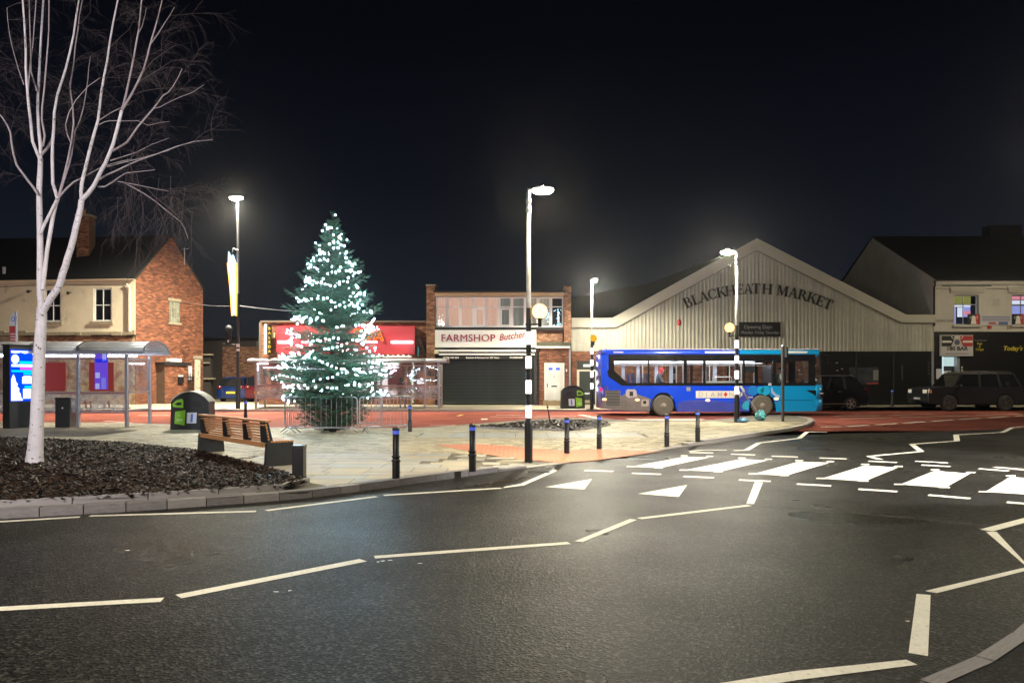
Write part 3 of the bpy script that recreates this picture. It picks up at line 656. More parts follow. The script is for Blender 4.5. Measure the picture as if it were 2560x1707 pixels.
m = MB(); m.box(-.09, .09, -.09, .09, 0, .49); m.build('post', BLACK, t, bevel=.006); m = MB(); m.box(-.098, .098, -.098, .098, .49, .52); m.build('cap', DGREY, t, bevel=.004)
p = gp(164.5, 1067, pz)
t = thing('litter_bin', 'black square litter bin in front of the left bus shelter', 'bin', p, .12)
m = MB(); m.box(-.23, .23, -.23, .23, 0, .93); m.build('bin_body', DGREY, t, bevel=.01); m = MB(); m.box(-.24, .24, -.24, .24, .935, .985); m.build('lid', DGREY, t, bevel=.008)
m = MB(); m.ext([(-.035, .62), (.035, .62), (0, .68)], -.236, -.231); m.build('emblem', STICK, t)
# ------------------------------------------------------------------ recycling bins
def recycling_bin(label, p, rz, trim):
    t = thing('recycling_bin', label, 'recycling bin', p, rz, 'black and lime recycling bins')
    prof = [(-.60, 0), (.60, 0), (.575, .88)]+[(.575-.115*i*1.0, .88+.31*math.sin(math.pi*min(1, (i+.0)/10))**.75) for i in range(1, 10)]+[(-.575, .88)]
    m = MB(); m.ext(prof, -.33, .33); m.build('bin_body', pbr('bin_black_%d' % len(MATS), (.014, .017, .019), .35), t, bevel=.012)
    top = prof[2:]
    q = MB()
    for a, b in zip(top, top[1:]): q.hexa([(a[0], -.345, a[1]+.004), (b[0], -.345, b[1]+.004), (b[0], .345, b[1]+.004), (a[0], .345, a[1]+.004), (a[0], -.345, a[1]+.035), (b[0], -.345, b[1]+.035), (b[0], .345, b[1]+.035), (a[0], .345, a[1]+.035)])
    q.build('lid', trim, t)
    for s in (-1, 1):                                     # both long faces carry the same fittings
        y = s*.336; f = lambda a: (min(a*s, a*s+s*.0), )
        def plate(name, poly, mat, d, par=t): q = MB(); q.ext(poly, y, y+s*d); return q.build(name, mat, par)
        ap = plate('lime_aperture', [(-.53, .80), (-.50, .72), (-.20, .69), (-.19, .93), (-.24, .975), (-.40, .93)], GREENP, .02)
        q = MB(); q.ext([(-.46, .815), (-.34, .87), (-.25, .86), (-.24, .78), (-.36, .765)], y+s*.02, y+s*.024); q.build('opening', LOUV, ap)
        ap = plate('black_aperture', [(.02, .93), (.30, .93), (.42, .84), (.40, .70), (.02, .70)], BLACK, .018)
        q = MB(); q.ext([(.08, .88), (.26, .88), (.34, .82), (.32, .75), (.08, .75)], y+s*.018, y+s*.022); q.build('opening', LOUV, ap)
        st_ = plate('lime_sign', [(-.46, .20), (-.16, .13), (-.13, .62), (-.44, .57)], GREENP, .012)
        q = MB(); q.box(-.40, -.22, y+s*.012 if s > 0 else y-.014, y+.014 if s > 0 else y-.012, .28, .34); q.ball((-.31, y, .45), .05, sc=(1, .28, 1), n=10, k=6); q.build('print', GREENL, st_)
        w = plate('pale_sign', [(-.09, .20), (.20, .20), (.22, .54), (-.08, .54)], STICK, .012)
        q = MB(); q.ext([(.02, .24), (.09, .24), (.11, .50), (.04, .50)], y+s*.012, y+s*.014); q.build('print', BLUEP, w)
    return t
recycling_bin('black recycling bin with lime panel at left behind the bench', gp(483, 1072, pz), .10, pbr('lid_cream', (.46, .44, .36), .4))
pb = Vector((X(1431, 36.9), 36.9, 0)); pb.z = fz_(pb.x, pb.y)-.06
recycling_bin('black recycling bin with lime panel at right before the white door', pb, math.pi, BLACK)
# ------------------------------------------------------------------ digital kiosk and bus stop flag
p = gp(47, 1069, pz)
t = thing('digital_kiosk', 'tall black kiosk with glowing blue screen left of the birch trunk', 'kiosk', p, math.radians(68))
m = MB(); m.box(-.42, .42, -.17, .17, 0, 2.68); m.build('cabinet', DGREY, t, bevel=.02)
m = MB(); m.box(-.44, .44, -.19, .19, 2.685, 2.73); m.build('cap', BLACK, t, bevel=.01)
KS = glow('screen_blue', (.0, .055, 1.0), 1.5); KW = glow('screen_white', (.85, .97, 1), 1.7); KC = glow('screen_cyan', (0, .62, 1), 1.5); KP = glow('screen_pink', (1, .08, .78), 1.4)
sc_ = MB(); sc_.box(-.39, .39, -.178, -.172, .88, 2.56); scr = sc_.build('screen', KS, t)
sw = lambda n, mt, poly: [q.ext(poly, -.182, -.179) or q.build(n, mt, scr) for q in [MB()]]
sw('snow_strip', KW, [(-.37, 2.52), (.37, 2.52), (.37, 2.36), (.32, 2.44), (.2, 2.47), (.08, 2.43), (-.05, 2.47), (-.2, 2.44), (-.37, 2.45)])
sw('disc', KW, [(-.24+.13*math.cos(a*.5236), 2.25+.15*math.sin(a*.5236)) for a in range(12)])
sw('title_bar', KC, [(-.1, 2.1), (.34, 2.1), (.34, 2.19), (-.1, 2.19)]); sw('title_bar', KW, [(-.36, 2.0), (.34, 2.0), (.34, 2.085), (-.36, 2.085)]); sw('pink_bar', KP, [(-.08, 1.91), (.36, 1.91), (.36, 1.985), (-.08, 1.985)])
sw('title_bar', KC, [(-.36, 1.83), (.36, 1.83), (.36, 1.89), (-.36, 1.89)]); sw('title_bar', KC, [(.03, 1.75), (.36, 1.75), (.36, 1.81), (.03, 1.81)])
sw('notice', KW, [(-.01, 1.45), (.32, 1.45), (.33, 1.65), (.27, 1.71), (.05, 1.71), (-.01, 1.66)]); sw('title_bar', KC, [(.07, 1.3), (.34, 1.3), (.34, 1.38), (.07, 1.38)]); sw('notice', KW, [(.02, .96), (.35, .96), (.35, 1.28), (.02, 1.28)])
sw('tree_picture', KW, [(-.37, .9), (.02, .9), (-.05, 1.02), (-.06, 1.12), (-.12, 1.2), (-.1, 1.28), (-.18, 1.38), (-.15, 1.44), (-.22, 1.52), (-.24, 1.64), (-.3, 1.76), (-.37, 1.6)])
p = gp(33, 1066, pz); p.y = 26.3; p.x = X(34, 26.3)
t = thing('bus_stop_flag', 'tall bus stop sign with red lower half rising above shelter roof', 'bus stop sign', p)
m = MB(); m.tube([(.1, 0, 0), (.1, 0, 4.0)], .045, 10); m.build('pole', GREYP, t)
m = MB(); m.ext([(-.13, Z(827, 26.3)-p.z), (.1, Z(827, 26.3)-p.z), (.14, Z(778, 26.3)-p.z), (.02, Z(781, 26.3)-p.z), (-.09, Z(792, 26.3)-p.z), (-.12, Z(800, 26.3)-p.z)], -.03, .03); m.build('upper_panel', STICK, t)
m = MB(); m.box(-.13, .12, -.035, .035, Z(858, 26.3)-p.z, Z(815, 26.3)-p.z); m.build('lower_panel', POSTR, t)
m = MB(); zz = Z(798, 26.3)-p.z
for k in range(16):
    a, b = k*math.pi/8, (k+1)*math.pi/8; m.add([(.07*math.cos(a), -.034, zz+.09*math.sin(a)), (.07*math.cos(b), -.034, zz+.09*math.sin(b)), (.045*math.cos(b), -.034, zz+.06*math.sin(b)), (.045*math.cos(a), -.034, zz+.06*math.sin(a))], [(0, 1, 2, 3)])
m.build('emblem', BLUEP, t)
m = MB()
for k in range(3): m.box(-.09, .08, -.038, -.036, Z(836+k*7, 26.3)-p.z, Z(833.5+k*7, 26.3)-p.z)
m.build('print', STICK, t)
# ------------------------------------------------------------------ bus shelters
def shelter(label, x0, posts, y0, y1, zb, ze, zr, over, panels, frame_mat, roofmat, tubes, light, group='bus shelters', poster_y=-.028):
    t = thing('bus_shelter', label, 'bus shelter', (x0, y0, zb), 0, group)
    L = posts[-1]; D = y1-y0
    for x in posts:
        m = MB(); m.box(x-.055, x+.055, -.05, .05, 0, ze); m.build('post', frame_mat, t, bevel=.012)
    for x in (posts[0], posts[-1]):
        m = MB(); m.box(x-.05, x+.05, D-.1, D, 0, ze); m.build('post', frame_mat, t, bevel=.012)
        for z in (.55, 1.15, ze-.14):
            m = MB(); m.box(x-.03, x+.03, .052, D-.102, z-.03, z+.03); m.build('end_rail', frame_mat, t)
        m = MB(); m.box(x-.005, x+.005, .052, D-.102, 1.19, ze-.18); m.build('end_pane', GL_SHEL, t)
    for a, b in zip(posts, posts[1:]):
        for z, h in ((.46, .05), (1.10, .075), (ze-.17, .055)):
            m = MB(); m.box(a+.057, b-.057, -.03, .03, z, z+h); r = m.build('rail', frame_mat, t)
            m = MB(); m.box(a+.06, b-.06, -.033, -.031, z+h*.3, z+h*.55); m.build('red_stripe', POSTR, r)
        m = MB(); m.box(a+.06, b-.06, -.006, .006, 1.18, ze-.175); m.build('upper_pane', GL_SHEL, t)
        m = MB(); m.box(a+.06, b-.06, -.006, .006, .515, 1.095); m.build('lower_pane', GL_FROST, t)
    for a, b in panels:
        m = MB(); m.box(a, b, poster_y, poster_y+.018, 1.2, ze-.27); m.build('red_poster', POSTR, t)
    m = MB(); m.box(posts[0]+.1, posts[-1]-.1, .22, .46, .60, .64); m.build('perch_seat', STEEL, t)
    n = 12; q = MB(); vs = []
    for i in range(n+1):                                  # barrel roof
        a = math.pi*i/n; vs.append((-.12+(D+.24)*(.5-.5*math.cos(a)), ze+.06+(zr-ze)*math.sin(a)))
    xs = [posts[0]-over]+[x for x in posts[1:-1]]+[posts[-1]+over]
    for a, b in zip(xs, xs[1:]):
        r = MB()
        for i in range(n):
            p0, p1 = vs[i], vs[i+1]
            r.add([(a+.012, p0[0], p0[1]), (b-.012, p0[0], p0[1]), (b-.012, p1[0], p1[1]), (a+.012, p1[0], p1[1]), (a+.012, p0[0], p0[1]+.03), (b-.012, p0[0], p0[1]+.03), (b-.012, p1[0], p1[1]+.03), (a+.012, p1[0], p1[1]+.03)],
                  [(3, 2, 1, 0), (4, 5, 6, 7), (0, 1, 5, 4), (2, 3, 7, 6), (1, 2, 6, 5), (3, 0, 4, 7)], 0, True)
        r.build('roof_panel', roofmat, t)
        for x in (a, b):
            r = MB()
            for i in range(n):
                p0, p1 = vs[i], vs[i+1]; r.hexa([(x-.02, p0[0], p0[1]-.02), (x+.02, p0[0], p0[1]-.02), (x+.02, p1[0], p1[1]-.02), (x-.02, p1[0], p1[1]-.02), (x-.02, p0[0], p0[1]+.05), (x+.02, p0[0], p0[1]+.05), (x+.02, p1[0], p1[1]+.05), (x-.02, p1[0], p1[1]+.05)])
            r.build('roof_rib', frame_mat, t)
    m = MB(); m.box(posts[0]-over, posts[-1]+over, -.16, -.06, ze+.02, ze+.10); m.build('front_gutter', frame_mat, t)
    m = MB(); m.box(posts[0]-over, posts[-1]+over, D+.06, D+.16, ze+.02, ze+.10); m.build('rear_gutter', frame_mat, t)
    for a, b, yy_ in tubes:
        m = MB(); m.box(a, b, yy_-.05, yy_+.05, ze-.06, ze+.0); m.build('strip_light', light, t)
    return t
SW_ = [X(u, 24.7) for u in (-165, -20, 77, 200, 321)]; sx0 = SW_[0]
sh = shelter('long curved roof bus shelter with red posters behind the birch', sx0, [x-sx0 for x in SW_], 24.6, 26.2, pz(-13, 24.6), 2.42, 2.80, .62,
        [(X(108, 24.7)-sx0, X(170, 24.7)-sx0), (X(228, 24.7)-sx0, X(289, 24.7)-sx0)], GREYP, pbr('shelter_roof', (.62, .63, .66), .35, .15, noise=(2, .15)), [(X(186, 24.7)-sx0, X(197, 24.7)-sx0, .25), (.3, 2.6, .8), (3.3, 6.4, .8), (X(-5, 24.7)-sx0, X(12, 24.7)-sx0, .2)], LEDC)
for u in (140, 215, 261):
    m = MB(); m.tube([(X(u, 24.9)-sx0, .3, .64), (X(u, 24.9)-sx0, .3, .84), (X(u, 24.9)-sx0+.06, .42, .88), (X(u, 24.9)-sx0+.06, .5, .64)], .03, 8); m.build('arm_rest', POSTR, sh)
m = MB(); yq = -.034; m.box(X(238, 24.6)-sx0, X(271, 24.6)-sx0, yq, yq+.005, Z(973, 24.6)-sh.location.z, Z(882, 24.6)-sh.location.z); bp_ = m.build('painted_blue_reflection', pbr('painted_blue_reflection', (.10, .04, .42), .3, emit=((.20, .10, 1.0), .42)), sh)  # screen reflection painted in as a glowing plate; the shelter has no display
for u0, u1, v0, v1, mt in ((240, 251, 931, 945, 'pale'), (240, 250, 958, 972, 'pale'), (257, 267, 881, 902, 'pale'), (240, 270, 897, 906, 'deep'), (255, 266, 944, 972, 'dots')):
    m = MB(); m.box(X(u0, 24.6)-sx0, X(u1, 24.6)-sx0, yq-.004, yq-.001, Z(v1, 24.6)-sh.location.z, Z(v0, 24.6)-sh.location.z); m.build('display_print', pbr('display_'+mt, {'pale': (.35, .40, .70), 'deep': (.01, .02, .6), 'dots': (.14, .16, .55)}[mt], .4, emit=({'pale': (.45, .5, 1), 'deep': (.02, .03, 1), 'dots': (.25, .25, 1)}[mt], .4)) if 'display_'+mt not in MATS else MATS['display_'+mt], bp_)  # details of the painted screen reflection, not prints on a display
PS = [X(u, 36.5) for u in (640, 740, 850, 953, 1062, 1097)]; sx1 = PS[0]
PINKF = pbr('shelter_frame_pale', (.34, .285, .285), .4, .3)
sh2 = shelter('flat topped bus shelter with strip lights before the red takeaway', sx1, [x-sx1 for x in PS], 36.5, 37.9, fz_(-8, 36.5), 2.28, 2.42, .38,
        [(X(964, 36.5)-sx1, X(1000, 36.5)-sx1)], PINKF, pbr('shelter_roof_pale', (.55, .55, .55), .35, .3), [(.05, .45, .35), (1.5, 3.2, .9), (3.6, 5.2, .9), (5.6, 6.8, .9)], TUBE, poster_y=.62)
m = MB(); m.box(-.02, .06, .1, .16, 1.9, 2.25); m.build('strip_light', TUBE, sh2)
# ------------------------------------------------------------------ crowd barriers round the tree
def barrier(label, p, rz, w, n, h=1.07):
    t = thing('crowd_barrier', label, 'crowd barrier', p, rz, 'steel crowd barriers round the christmas tree')
    m = MB(); r = .10; z0 = .17
    m.tube([(0, 0, z0+r), (0, 0, h-r), (.03, 0, h-.03), (r, 0, h), (w-r, 0, h), (w-.03, 0, h-.03), (w, 0, h-r), (w, 0, z0+r), (w-.03, 0, z0+.03), (w-r, 0, z0), (r, 0, z0), (.03, 0, z0+.03), (0, 0, z0+r)], .019, 8); m.build('frame', STEEL, t)
    me = None
    for i in range(1, n):
        x = w*i/n
        if me is None:
            b = MB(); b.tube([(0, 0, z0), (0, 0, h)], .0085, 6); o = b.build('bar', STEEL, t); me = o.data; o.location = (x, 0, 0)
        else: put(me, 'bar', t, (x, 0, 0))
    for x in (.22, w-.22):
        m = MB(); m.tube([(x-.16, -.30, .012), (x-.06, -.06, z0-.01), (x, 0, z0), (x+.06, .06, z0-.01), (x+.16, .30, .012)], .016, 6); m.build('foot', STEEL, t)
    return t
TREE = gp(832, 1079, pz)
bz = pz(-5.5, 21.6)
bx0, bx1 = X(712, 21.7), X(893, 21.7); bw = bx1-bx0
barrier('crowd barrier in front of the christmas tree facing the square', (bx0, 21.7, bz), 0, bw, 14)
barrier('crowd barrier angled away at right side of the christmas tree', (bx1+.06, 21.75, bz), math.radians(52), 2.1, 14)
barrier('crowd barrier running back along left side of the christmas tree', (bx0-.02, 21.8, bz), math.radians(84), 2.1, 14)
barrier('crowd barrier behind the christmas tree along the bus lane edge', (bx0+.3, 23.95, pz(-6, 23.9)), 0, bw, 14)
# ------------------------------------------------------------------ sign post and rubbish on the island tip
p = gp(1957, 1053, pz)
t = thing('sign_post', 'slim dark post with edge on sign plate at island tip', 'sign post', p)
m = MB(); m.tube([(0, 0, 0), (0, 0, Z(866, p.y)-p.z)], .055, 12); m.build('pole', pbr('post_grey', (.045, .045, .05), .4), t)
m = MB(); m.box(.03, .10, -.28, .28, Z(893, p.y)-p.z, Z(868, p.y)-p.z); m.build('sign_plate', DGREY, t, bevel=.01)
m = MB(); m.lathe([(.06, 0), (.06, .03), (.02, .06)], 12, c=(0, 0, Z(866, p.y)-p.z)); m.build('cap', STEEL, t)
p = gp(1884, 1051, pz); dq = p.y
pt = lambda u, v, dy=0: (X(u, dq)-p.x, dy, Z(v, dq)-p.z)
t = thing('broken_frame', 'broken thin metal frame leaning toward a heap of blue plastic', 'metal frame', p)
m = MB(); m.tube([pt(1844, 967, .2), pt(1852, 966, .15), pt(1860, 975, .1), pt(1868, 995, .05), pt(1876, 1003), pt(1893, 1028), pt(1897, 1044)], .022, 6); m.build('bent_pole', STEEL, t)
m = MB(); m.tube([pt(1850, 968, .3), pt(1858, 980, .3), pt(1853, 1010, .3), pt(1850, 1040, .3)], .014, 6); m.tube([pt(1870, 994), pt(1882, 993)], .03, 6); m.build('thin_strut', STEEL, t)
m = MB(); m.hexa([pt(1851, 966, .1), pt(1857, 965, .1), pt(1864, 979, .05), pt(1859, 980, .05), pt(1852, 965, .13), pt(1858, 964, .13), pt(1865, 978, .08), pt(1860, 979, .08)]); m.build('plate', GREYP, t)
def crumple(name, label, p, r, mat, sc, seed):
    random.seed(seed); m = MB(); n, k = 16, 10; m.ball((0, 0, r*sc[2]*.8), r, n=n, k=k, sc=sc)
    m.v = [(x*(1+random.uniform(-.3, .3)), y*(1+random.uniform(-.3, .3)), max(0, z*(1+random.uniform(-.3, .25)))) for x, y, z in m.v]; m.s = [False]*len(m.s)
    o = m.build(name, mat); o.location = p; tag(o, label, 'rubbish', 'blue plastic rubbish on the island'); random.seed(11); return o
crumple('plastic_bag', 'teal crumpled plastic heap at foot of the broken frame', gp(1901, 1050, pz), .21, pbr('teal_plastic', (.09, .38, .42), .4), (1, .8, .9), 3)
crumple('plastic_bag', 'low pale blue plastic bag against the island beacon base', gp(1857, 1056, pz), .20, pbr('pale_blue_plastic', (.10, .24, .40), .4), (1.05, .7, .5), 5)
p = gp(1377, 1065, pz)
t = thing('planting_stake', 'thin leaning stake in the small mulch bed', 'stake', p); m = MB(); q_ = X(1367, p.y)-p.x
m.tube([(0, 0, 0), (q_*.5, .02, .4), (q_, .03, .78)], [.024, .02, .014], 7); m.build('stake', FIRB, t); m = MB(); m.tube([(q_*.8-.03, .03, .62), (q_*.8+.03, .03, .65)], .03, 7); m.build('tie', BLACKM, t)
# ------------------------------------------------------------------ silver birch
random.seed(21)
BP = gp(86, 1157, lambda x, y: pz(x, y)+.06); BD = BP.y
birch = thing('birch_tree', 'leafless white barked birch tree growing in the mulch bed', 'tree', BP)
LIMBS = [   # (branch points in the photograph, start radius px, end radius px, depth drift m)
 ([(86,1162),(88,1120),(92,1060),(95,980),(98,900),(100,850),(103,800),(104,770)], 20, 13.5, 0, 'trunk'),
 ([(104,775),(101,735),(100,690),(100,620),(99,540),(98,470),(100,430),(101,396)], 10.5, 7.2, .15, 'limb'),
 ([(101,400),(92,380),(82,354),(76,300),(71,260),(67,210),(65,172),(64,125),(62,77),(57,0),(52,-80),(50,-170)], 5, 2, -.5, 'limb'),
 ([(101,400),(101,367),(97,320),(94,276),(95,240),(97,210),(100,150),(103,96),(108,0),(111,-90),(116,-200)], 5.5, 2, .3, 'limb'),
 ([(108,366),(112,340),(105,300),(105,268),(111,220),(115,172),(120,110),(122,77),(123,0),(124,-60)], 3.2, 1.4, -.2, 'limb'),
 ([(107,725),(111,690),(117,628),(125,584),(132,540),(139,510),(145,496)], 6, 6, .35, 'limb'),
 ([(101,585),(112,560),(122,540),(134,515),(145,497)], 4.5, 4.5, .3, 'limb'),
 ([(144,498),(138,476),(132,459),(131,400),(131,362),(134,320),(136,283),(144,237),(156,200),(165,172),(175,130),(184,88),(191,40),(197,0),(206,-50),(215,-120)], 5.4, 1.8, .6, 'limb'),
 ([(103,388),(115,375),(126,358),(133,342)], 4, 4, .3, 'limb'),
 ([(145,497),(155,460),(165,421),(172,390),(178,356),(184,310),(182,268),(177,235),(175,214),(184,160),(188,115),(195,70),(199,38),(210,-20)], 3.6, 1.3, .9, 'limb'),
 ([(146,496),(160,450),(172,415),(180,383),(184,350),(188,329),(200,300),(209,268),(215,230),(220,199),(222,170),(226,142)], 3, .8, 1.0, 'limb'),
 ([(148,492),(166,472),(184,455),(203,446),(218,437),(230,431),(250,420),(268,413),(300,404),(330,398)], 3, .8, .5, 'limb'),
 ([(178,358),(168,335),(164,312),(172,282),(190,250),(222,215),(250,195)], 2.2, .8, -.4, 'limb'),
 ([(96,487),(80,464),(67,448),(52,428),(42,413),(34,385),(29,356),(26,332),(19,314),(8,298),(0,287),(-30,255),(-70,225)], 4, 1.5, -.6, 'limb'),
 ([(70,225),(76,160),(82,110),(90,0),(94,-40)], 2.1, 1.0, -.3, 'limb'),
 ([(60,212),(48,180),(38,145),(29,110),(23,84),(19,50),(17,20)], 1.6, .7, -.9, 'limb'),
 ([(93,228),(84,200),(77,180),(76,130),(75,77),(73,0),(72,-50)], 2.6, 1.1, .4, 'limb'),
 ([(103,785),(112,768),(122,752),(134,736),(145,720),(152,700),(158,681),(163,665),(168,648),(177,620),(184,594),(190,568),(196,543),(201,520),(204,500)], 11.5, 8, -.3, 'limb'),
 ([(204,505),(202,480),(205,458),(209,440),(217,405),(226,367),(235,335),(245,302),(250,265),(253,230),(260,192),(268,153),(275,105),(283,57),(295,0),(305,-60),(316,-140)], 5.8, 1.8, .7, 'limb'),
 ([(204,500),(220,484),(232,468),(241,452),(252,430),(264,406),(274,383),(283,360),(294,320),(304,277)], 7, 4.4, -.6, 'limb'),
 ([(304,280),(310,256),(316,233),(325,190),(333,153),(340,115),(346,77),(350,40),(354,0),(360,-70)], 3.6, 1.4, -.9, 'limb'),
 ([(304,278),(316,258),(329,237),(345,205),(360,172),(369,140),(377,107),(392,55),(406,0),(415,-50)], 3.8, 1.3, -1.1, 'limb'),
 ([(377,110),(396,84),(413,57),(424,40),(436,19)], 2.2, .7, -1.2, 'limb'), ([(346,84),(356,66),(363,35),(366,20)], 1.6, .7, -.9, 'limb'),
 ([(283,377),(300,367),(318,356),(330,338),(344,318),(364,294),(383,272),(397,254),(408,239),(420,232),(431,218),(445,196),(455,172)], 3.8, .9, -1.4, 'limb'),
 ([(383,272),(400,268),(420,257),(450,243),(480,232),(510,212)], 1.6, .6, -1.5, 'limb'),
 ([(249,448),(268,437),(287,429),(315,415),(344,402),(392,385),(440,367),(485,354),(532,350)], 3.4, .8, -.9, 'limb'),
 ([(268,417),(306,407),(344,398),(383,387),(425,376)], 2, .7, -.7, 'limb'),
 ([(245,467),(262,467),(283,455),(300,442),(314,433),(350,429),(387,425)], 2.8, .9, -.8, 'limb'),
 ([(295,454),(330,460),(364,467),(392,473),(421,478)], 1.7, .7, -.9, 'limb'),
 ([(306,455),(335,470),(364,486),(390,505),(413,524),(435,541),(452,555),(462,572),(471,597)], 2, .7, -1.0, 'limb'),
 ([(364,468),(392,496),(425,522),(450,545)], 1.5, .6, -1.1, 'limb'),
 ([(276,402),(310,391),(341,381),(380,361),(421,346)], 1.9, .6, -.5, 'limb'),
 ([(249,300),(278,282),(306,268),(322,261)], 1.7, .8, .5, 'limb'), ([(248,312),(262,305),(276,302),(310,303),(344,302),(370,314),(400,307),(425,304)], 1.7, .7, .6, 'limb'),
 ([(279,115),(302,92),(325,73)], 1.4, .6, .6, 'limb'), ([(360,178),(382,152),(410,132),(440,112)], 1.3, .5, -1.1, 'limb'),
 ([(345,205),(372,190),(400,172),(430,152)], 1.4, .5, -1.2, 'limb'), ([(330,238),(360,228),(395,222),(428,220)], 1.3, .5, -1.0, 'limb'),
 ([(193,65),(206,55),(226,32)], 1.3, .6, .5, 'limb'), ([(253,232),(276,172),(290,168)], 1.0, .5, .6, 'limb'),
]
def to3(u, v, dy): d = BD+dy; return Vector((X(u, d), d, Z(v, d)))-BP
nodes = []; first = True
for pts, r0, r1, dep, nm in LIMBS:
    m = MB(); n = len(pts); P = []; R = []
    for i, (u, v) in enumerate(pts):
        f = i/(n-1); P.append(to3(u+random.uniform(-.6, .6), v, dep*f if nm == 'limb' else 0)); R.append((r0+(r1-r0)*f)*(.86 if nm == 'trunk' else .80)/F*BD)
        if r1 < 3 and f > .12: nodes.append((P[-1], (r0+(r1-r0)*f)))
    if nm == 'trunk': R = [R[0]*1.25, R[0]*1.04]+R[2:]
    m.tube(P, R, 14 if nm == 'trunk' else (10 if r0 > 4 else 6), t=.5)
    o = m.build('trunk' if nm == 'trunk' else 'limb', BARK if r0 > 4.2 else (LIMB if r0 > 1.5 else TWIG), birch, angle=80)
    if nm == 'trunk': TRUNK = o
    if r0 > 4.4:                                          # dark scars and lenticels
        q = MB()
        for i in range(len(P)-1):
            for k in range(9 if nm == 'trunk' else 4):
                f = random.random(); c = P[i].lerp(P[i+1], f); r = R[i]+(R[i+1]-R[i])*f; a = random.uniform(math.pi, 2*math.pi); w = random.uniform(.2, .8); h = random.choice((.003, .005, .008, .012, .022))*(1 if r > .04 else .6)
                ax = (P[i+1]-P[i]).normalized(); s1 = ax.orthogonal().normalized(); s2 = ax.cross(s1)
                at = lambda an, z: c+(s1*math.cos(an)+s2*math.sin(an))*(r*1.012)+ax*z
                base = math.atan2(s2.y*-1, s1.y*-1)+random.uniform(-1.3, 1.3)
                q.add([at(base-w, 0), at(base, -h), at(base+w, 0), at(base, h)], [(0, 1, 2, 3)])
        tag(q.build('bark_scar', BMARK, o), kind='stuff')
tw = MB()
def twig(p, d, l, r, lev):
    n = 4; pts = [p.copy()]; q = p.copy(); dd = d.copy()
    for i in range(n):
        dd = (dd+Vector((random.uniform(-.22, .22), random.uniform(-.22, .22), random.uniform(-.16, .16)))+Vector((0, 0, -.10 if lev else -.05))).normalized()
        q = q+dd*l/n; pts.append(q.copy())
    tw.tube(pts, [r, r*.85, r*.7, r*.55, r*.35], 3, cap=False)
    if lev < 2:
        for i in range(1, n+1):
            for k in range(2 if lev == 0 else 1):
                a = (dd+Vector((random.uniform(-.9, .9), random.uniform(-.7, .7), random.uniform(-.7, .6)))).normalized(); twig(pts[i], a, l*random.uniform(.4, .7), r*.55, lev+1)
for p, r in nodes:
    if random.random() < .42: continue
    for k in range(1):
        out = Vector((random.uniform(-.5, 1.0) if p.x > .2 else random.uniform(-1, .8), random.uniform(-.8, .8), random.uniform(-.1, .9))).normalized()
        twig(p, out, random.uniform(.35, .85), .0042, 0)
for u, v in ((296, 560), (310, 500), (340, 540), (360, 600), (385, 590), (420, 600), (440, 580), (455, 560), (470, 590), (330, 470), (400, 520), (430, 540)):   # hanging curtain
    for k in range(1):
        p = to3(u+random.uniform(-12, 12), v-random.uniform(60, 110), -1.0+random.uniform(-.3, .3)); twig(p, Vector((random.uniform(-.25, .35), 0, -1)).normalized(), random.uniform(.6, 1.1), .0045, 0)
tag(tw.build('twigs', TWIG, birch), kind='stuff')
# ------------------------------------------------------------------ christmas tree
random.seed(5)
fir = thing('christmas_tree', 'large fir christmas tree wrapped in cool white lights inside steel barriers', 'christmas tree', TREE)
PROF = [(0, 1.02), (.45, 1.22), (.95, 1.42), (1.25, 1.64), (1.75, 1.90), (2.1, 1.70), (2.5, 1.44), (3.1, 1.36), (3.8, 1.20), (4.4, .93), (4.9, .82), (5.3, .60), (5.65, .45), (6.0, .28), (6.35, .12), (6.64, .03)]
def rad(z):
    for (a, b), (c, d) in zip(PROF, PROF[1:]):
        if a <= z <= c: return b+(d-b)*(z-a)/(c-a)
    return .02
m = MB(); m.tube([(0, 0, 0), (0, 0, 2), (.01, 0, 4.4), (0, 0, 6.55)], [.11, .09, .05, .012], 10); m.build('trunk', FIRB, fir)
nd = MB(); br = MB()
def spray(p, d, l, t):
    """a twig clothed in flat needles"""
    d = d.normalized(); a = d.orthogonal().normalized(); b = d.cross(a); n = max(4, int(l/.022)); V = []; Fc = []
    br.tube([p, p+d*l], [.006, .003], 3, cap=False)
    for i in range(n):
        f = i/n; c = p+d*(l*f)
        for k in range(3):
            w = random.uniform(0, 6.283); o = a*math.cos(w)+b*math.sin(w); L = random.uniform(.030, .048)*(1-.35*f); tip = c+o*L*.85+d*L*.75; s = d.cross(o)*.0075
            j = len(V); V += [c+s, c-s, tip]; Fc.append((j, j+1, j+2))
    j = len(V); V += [p+d*l+a*.006, p+d*l-a*.006, p+d*(l+.045)]; Fc.append((j, j+1, j+2))
    nd.add(V, Fc, 0, False, t)
z = .10; BULBS_AT = []
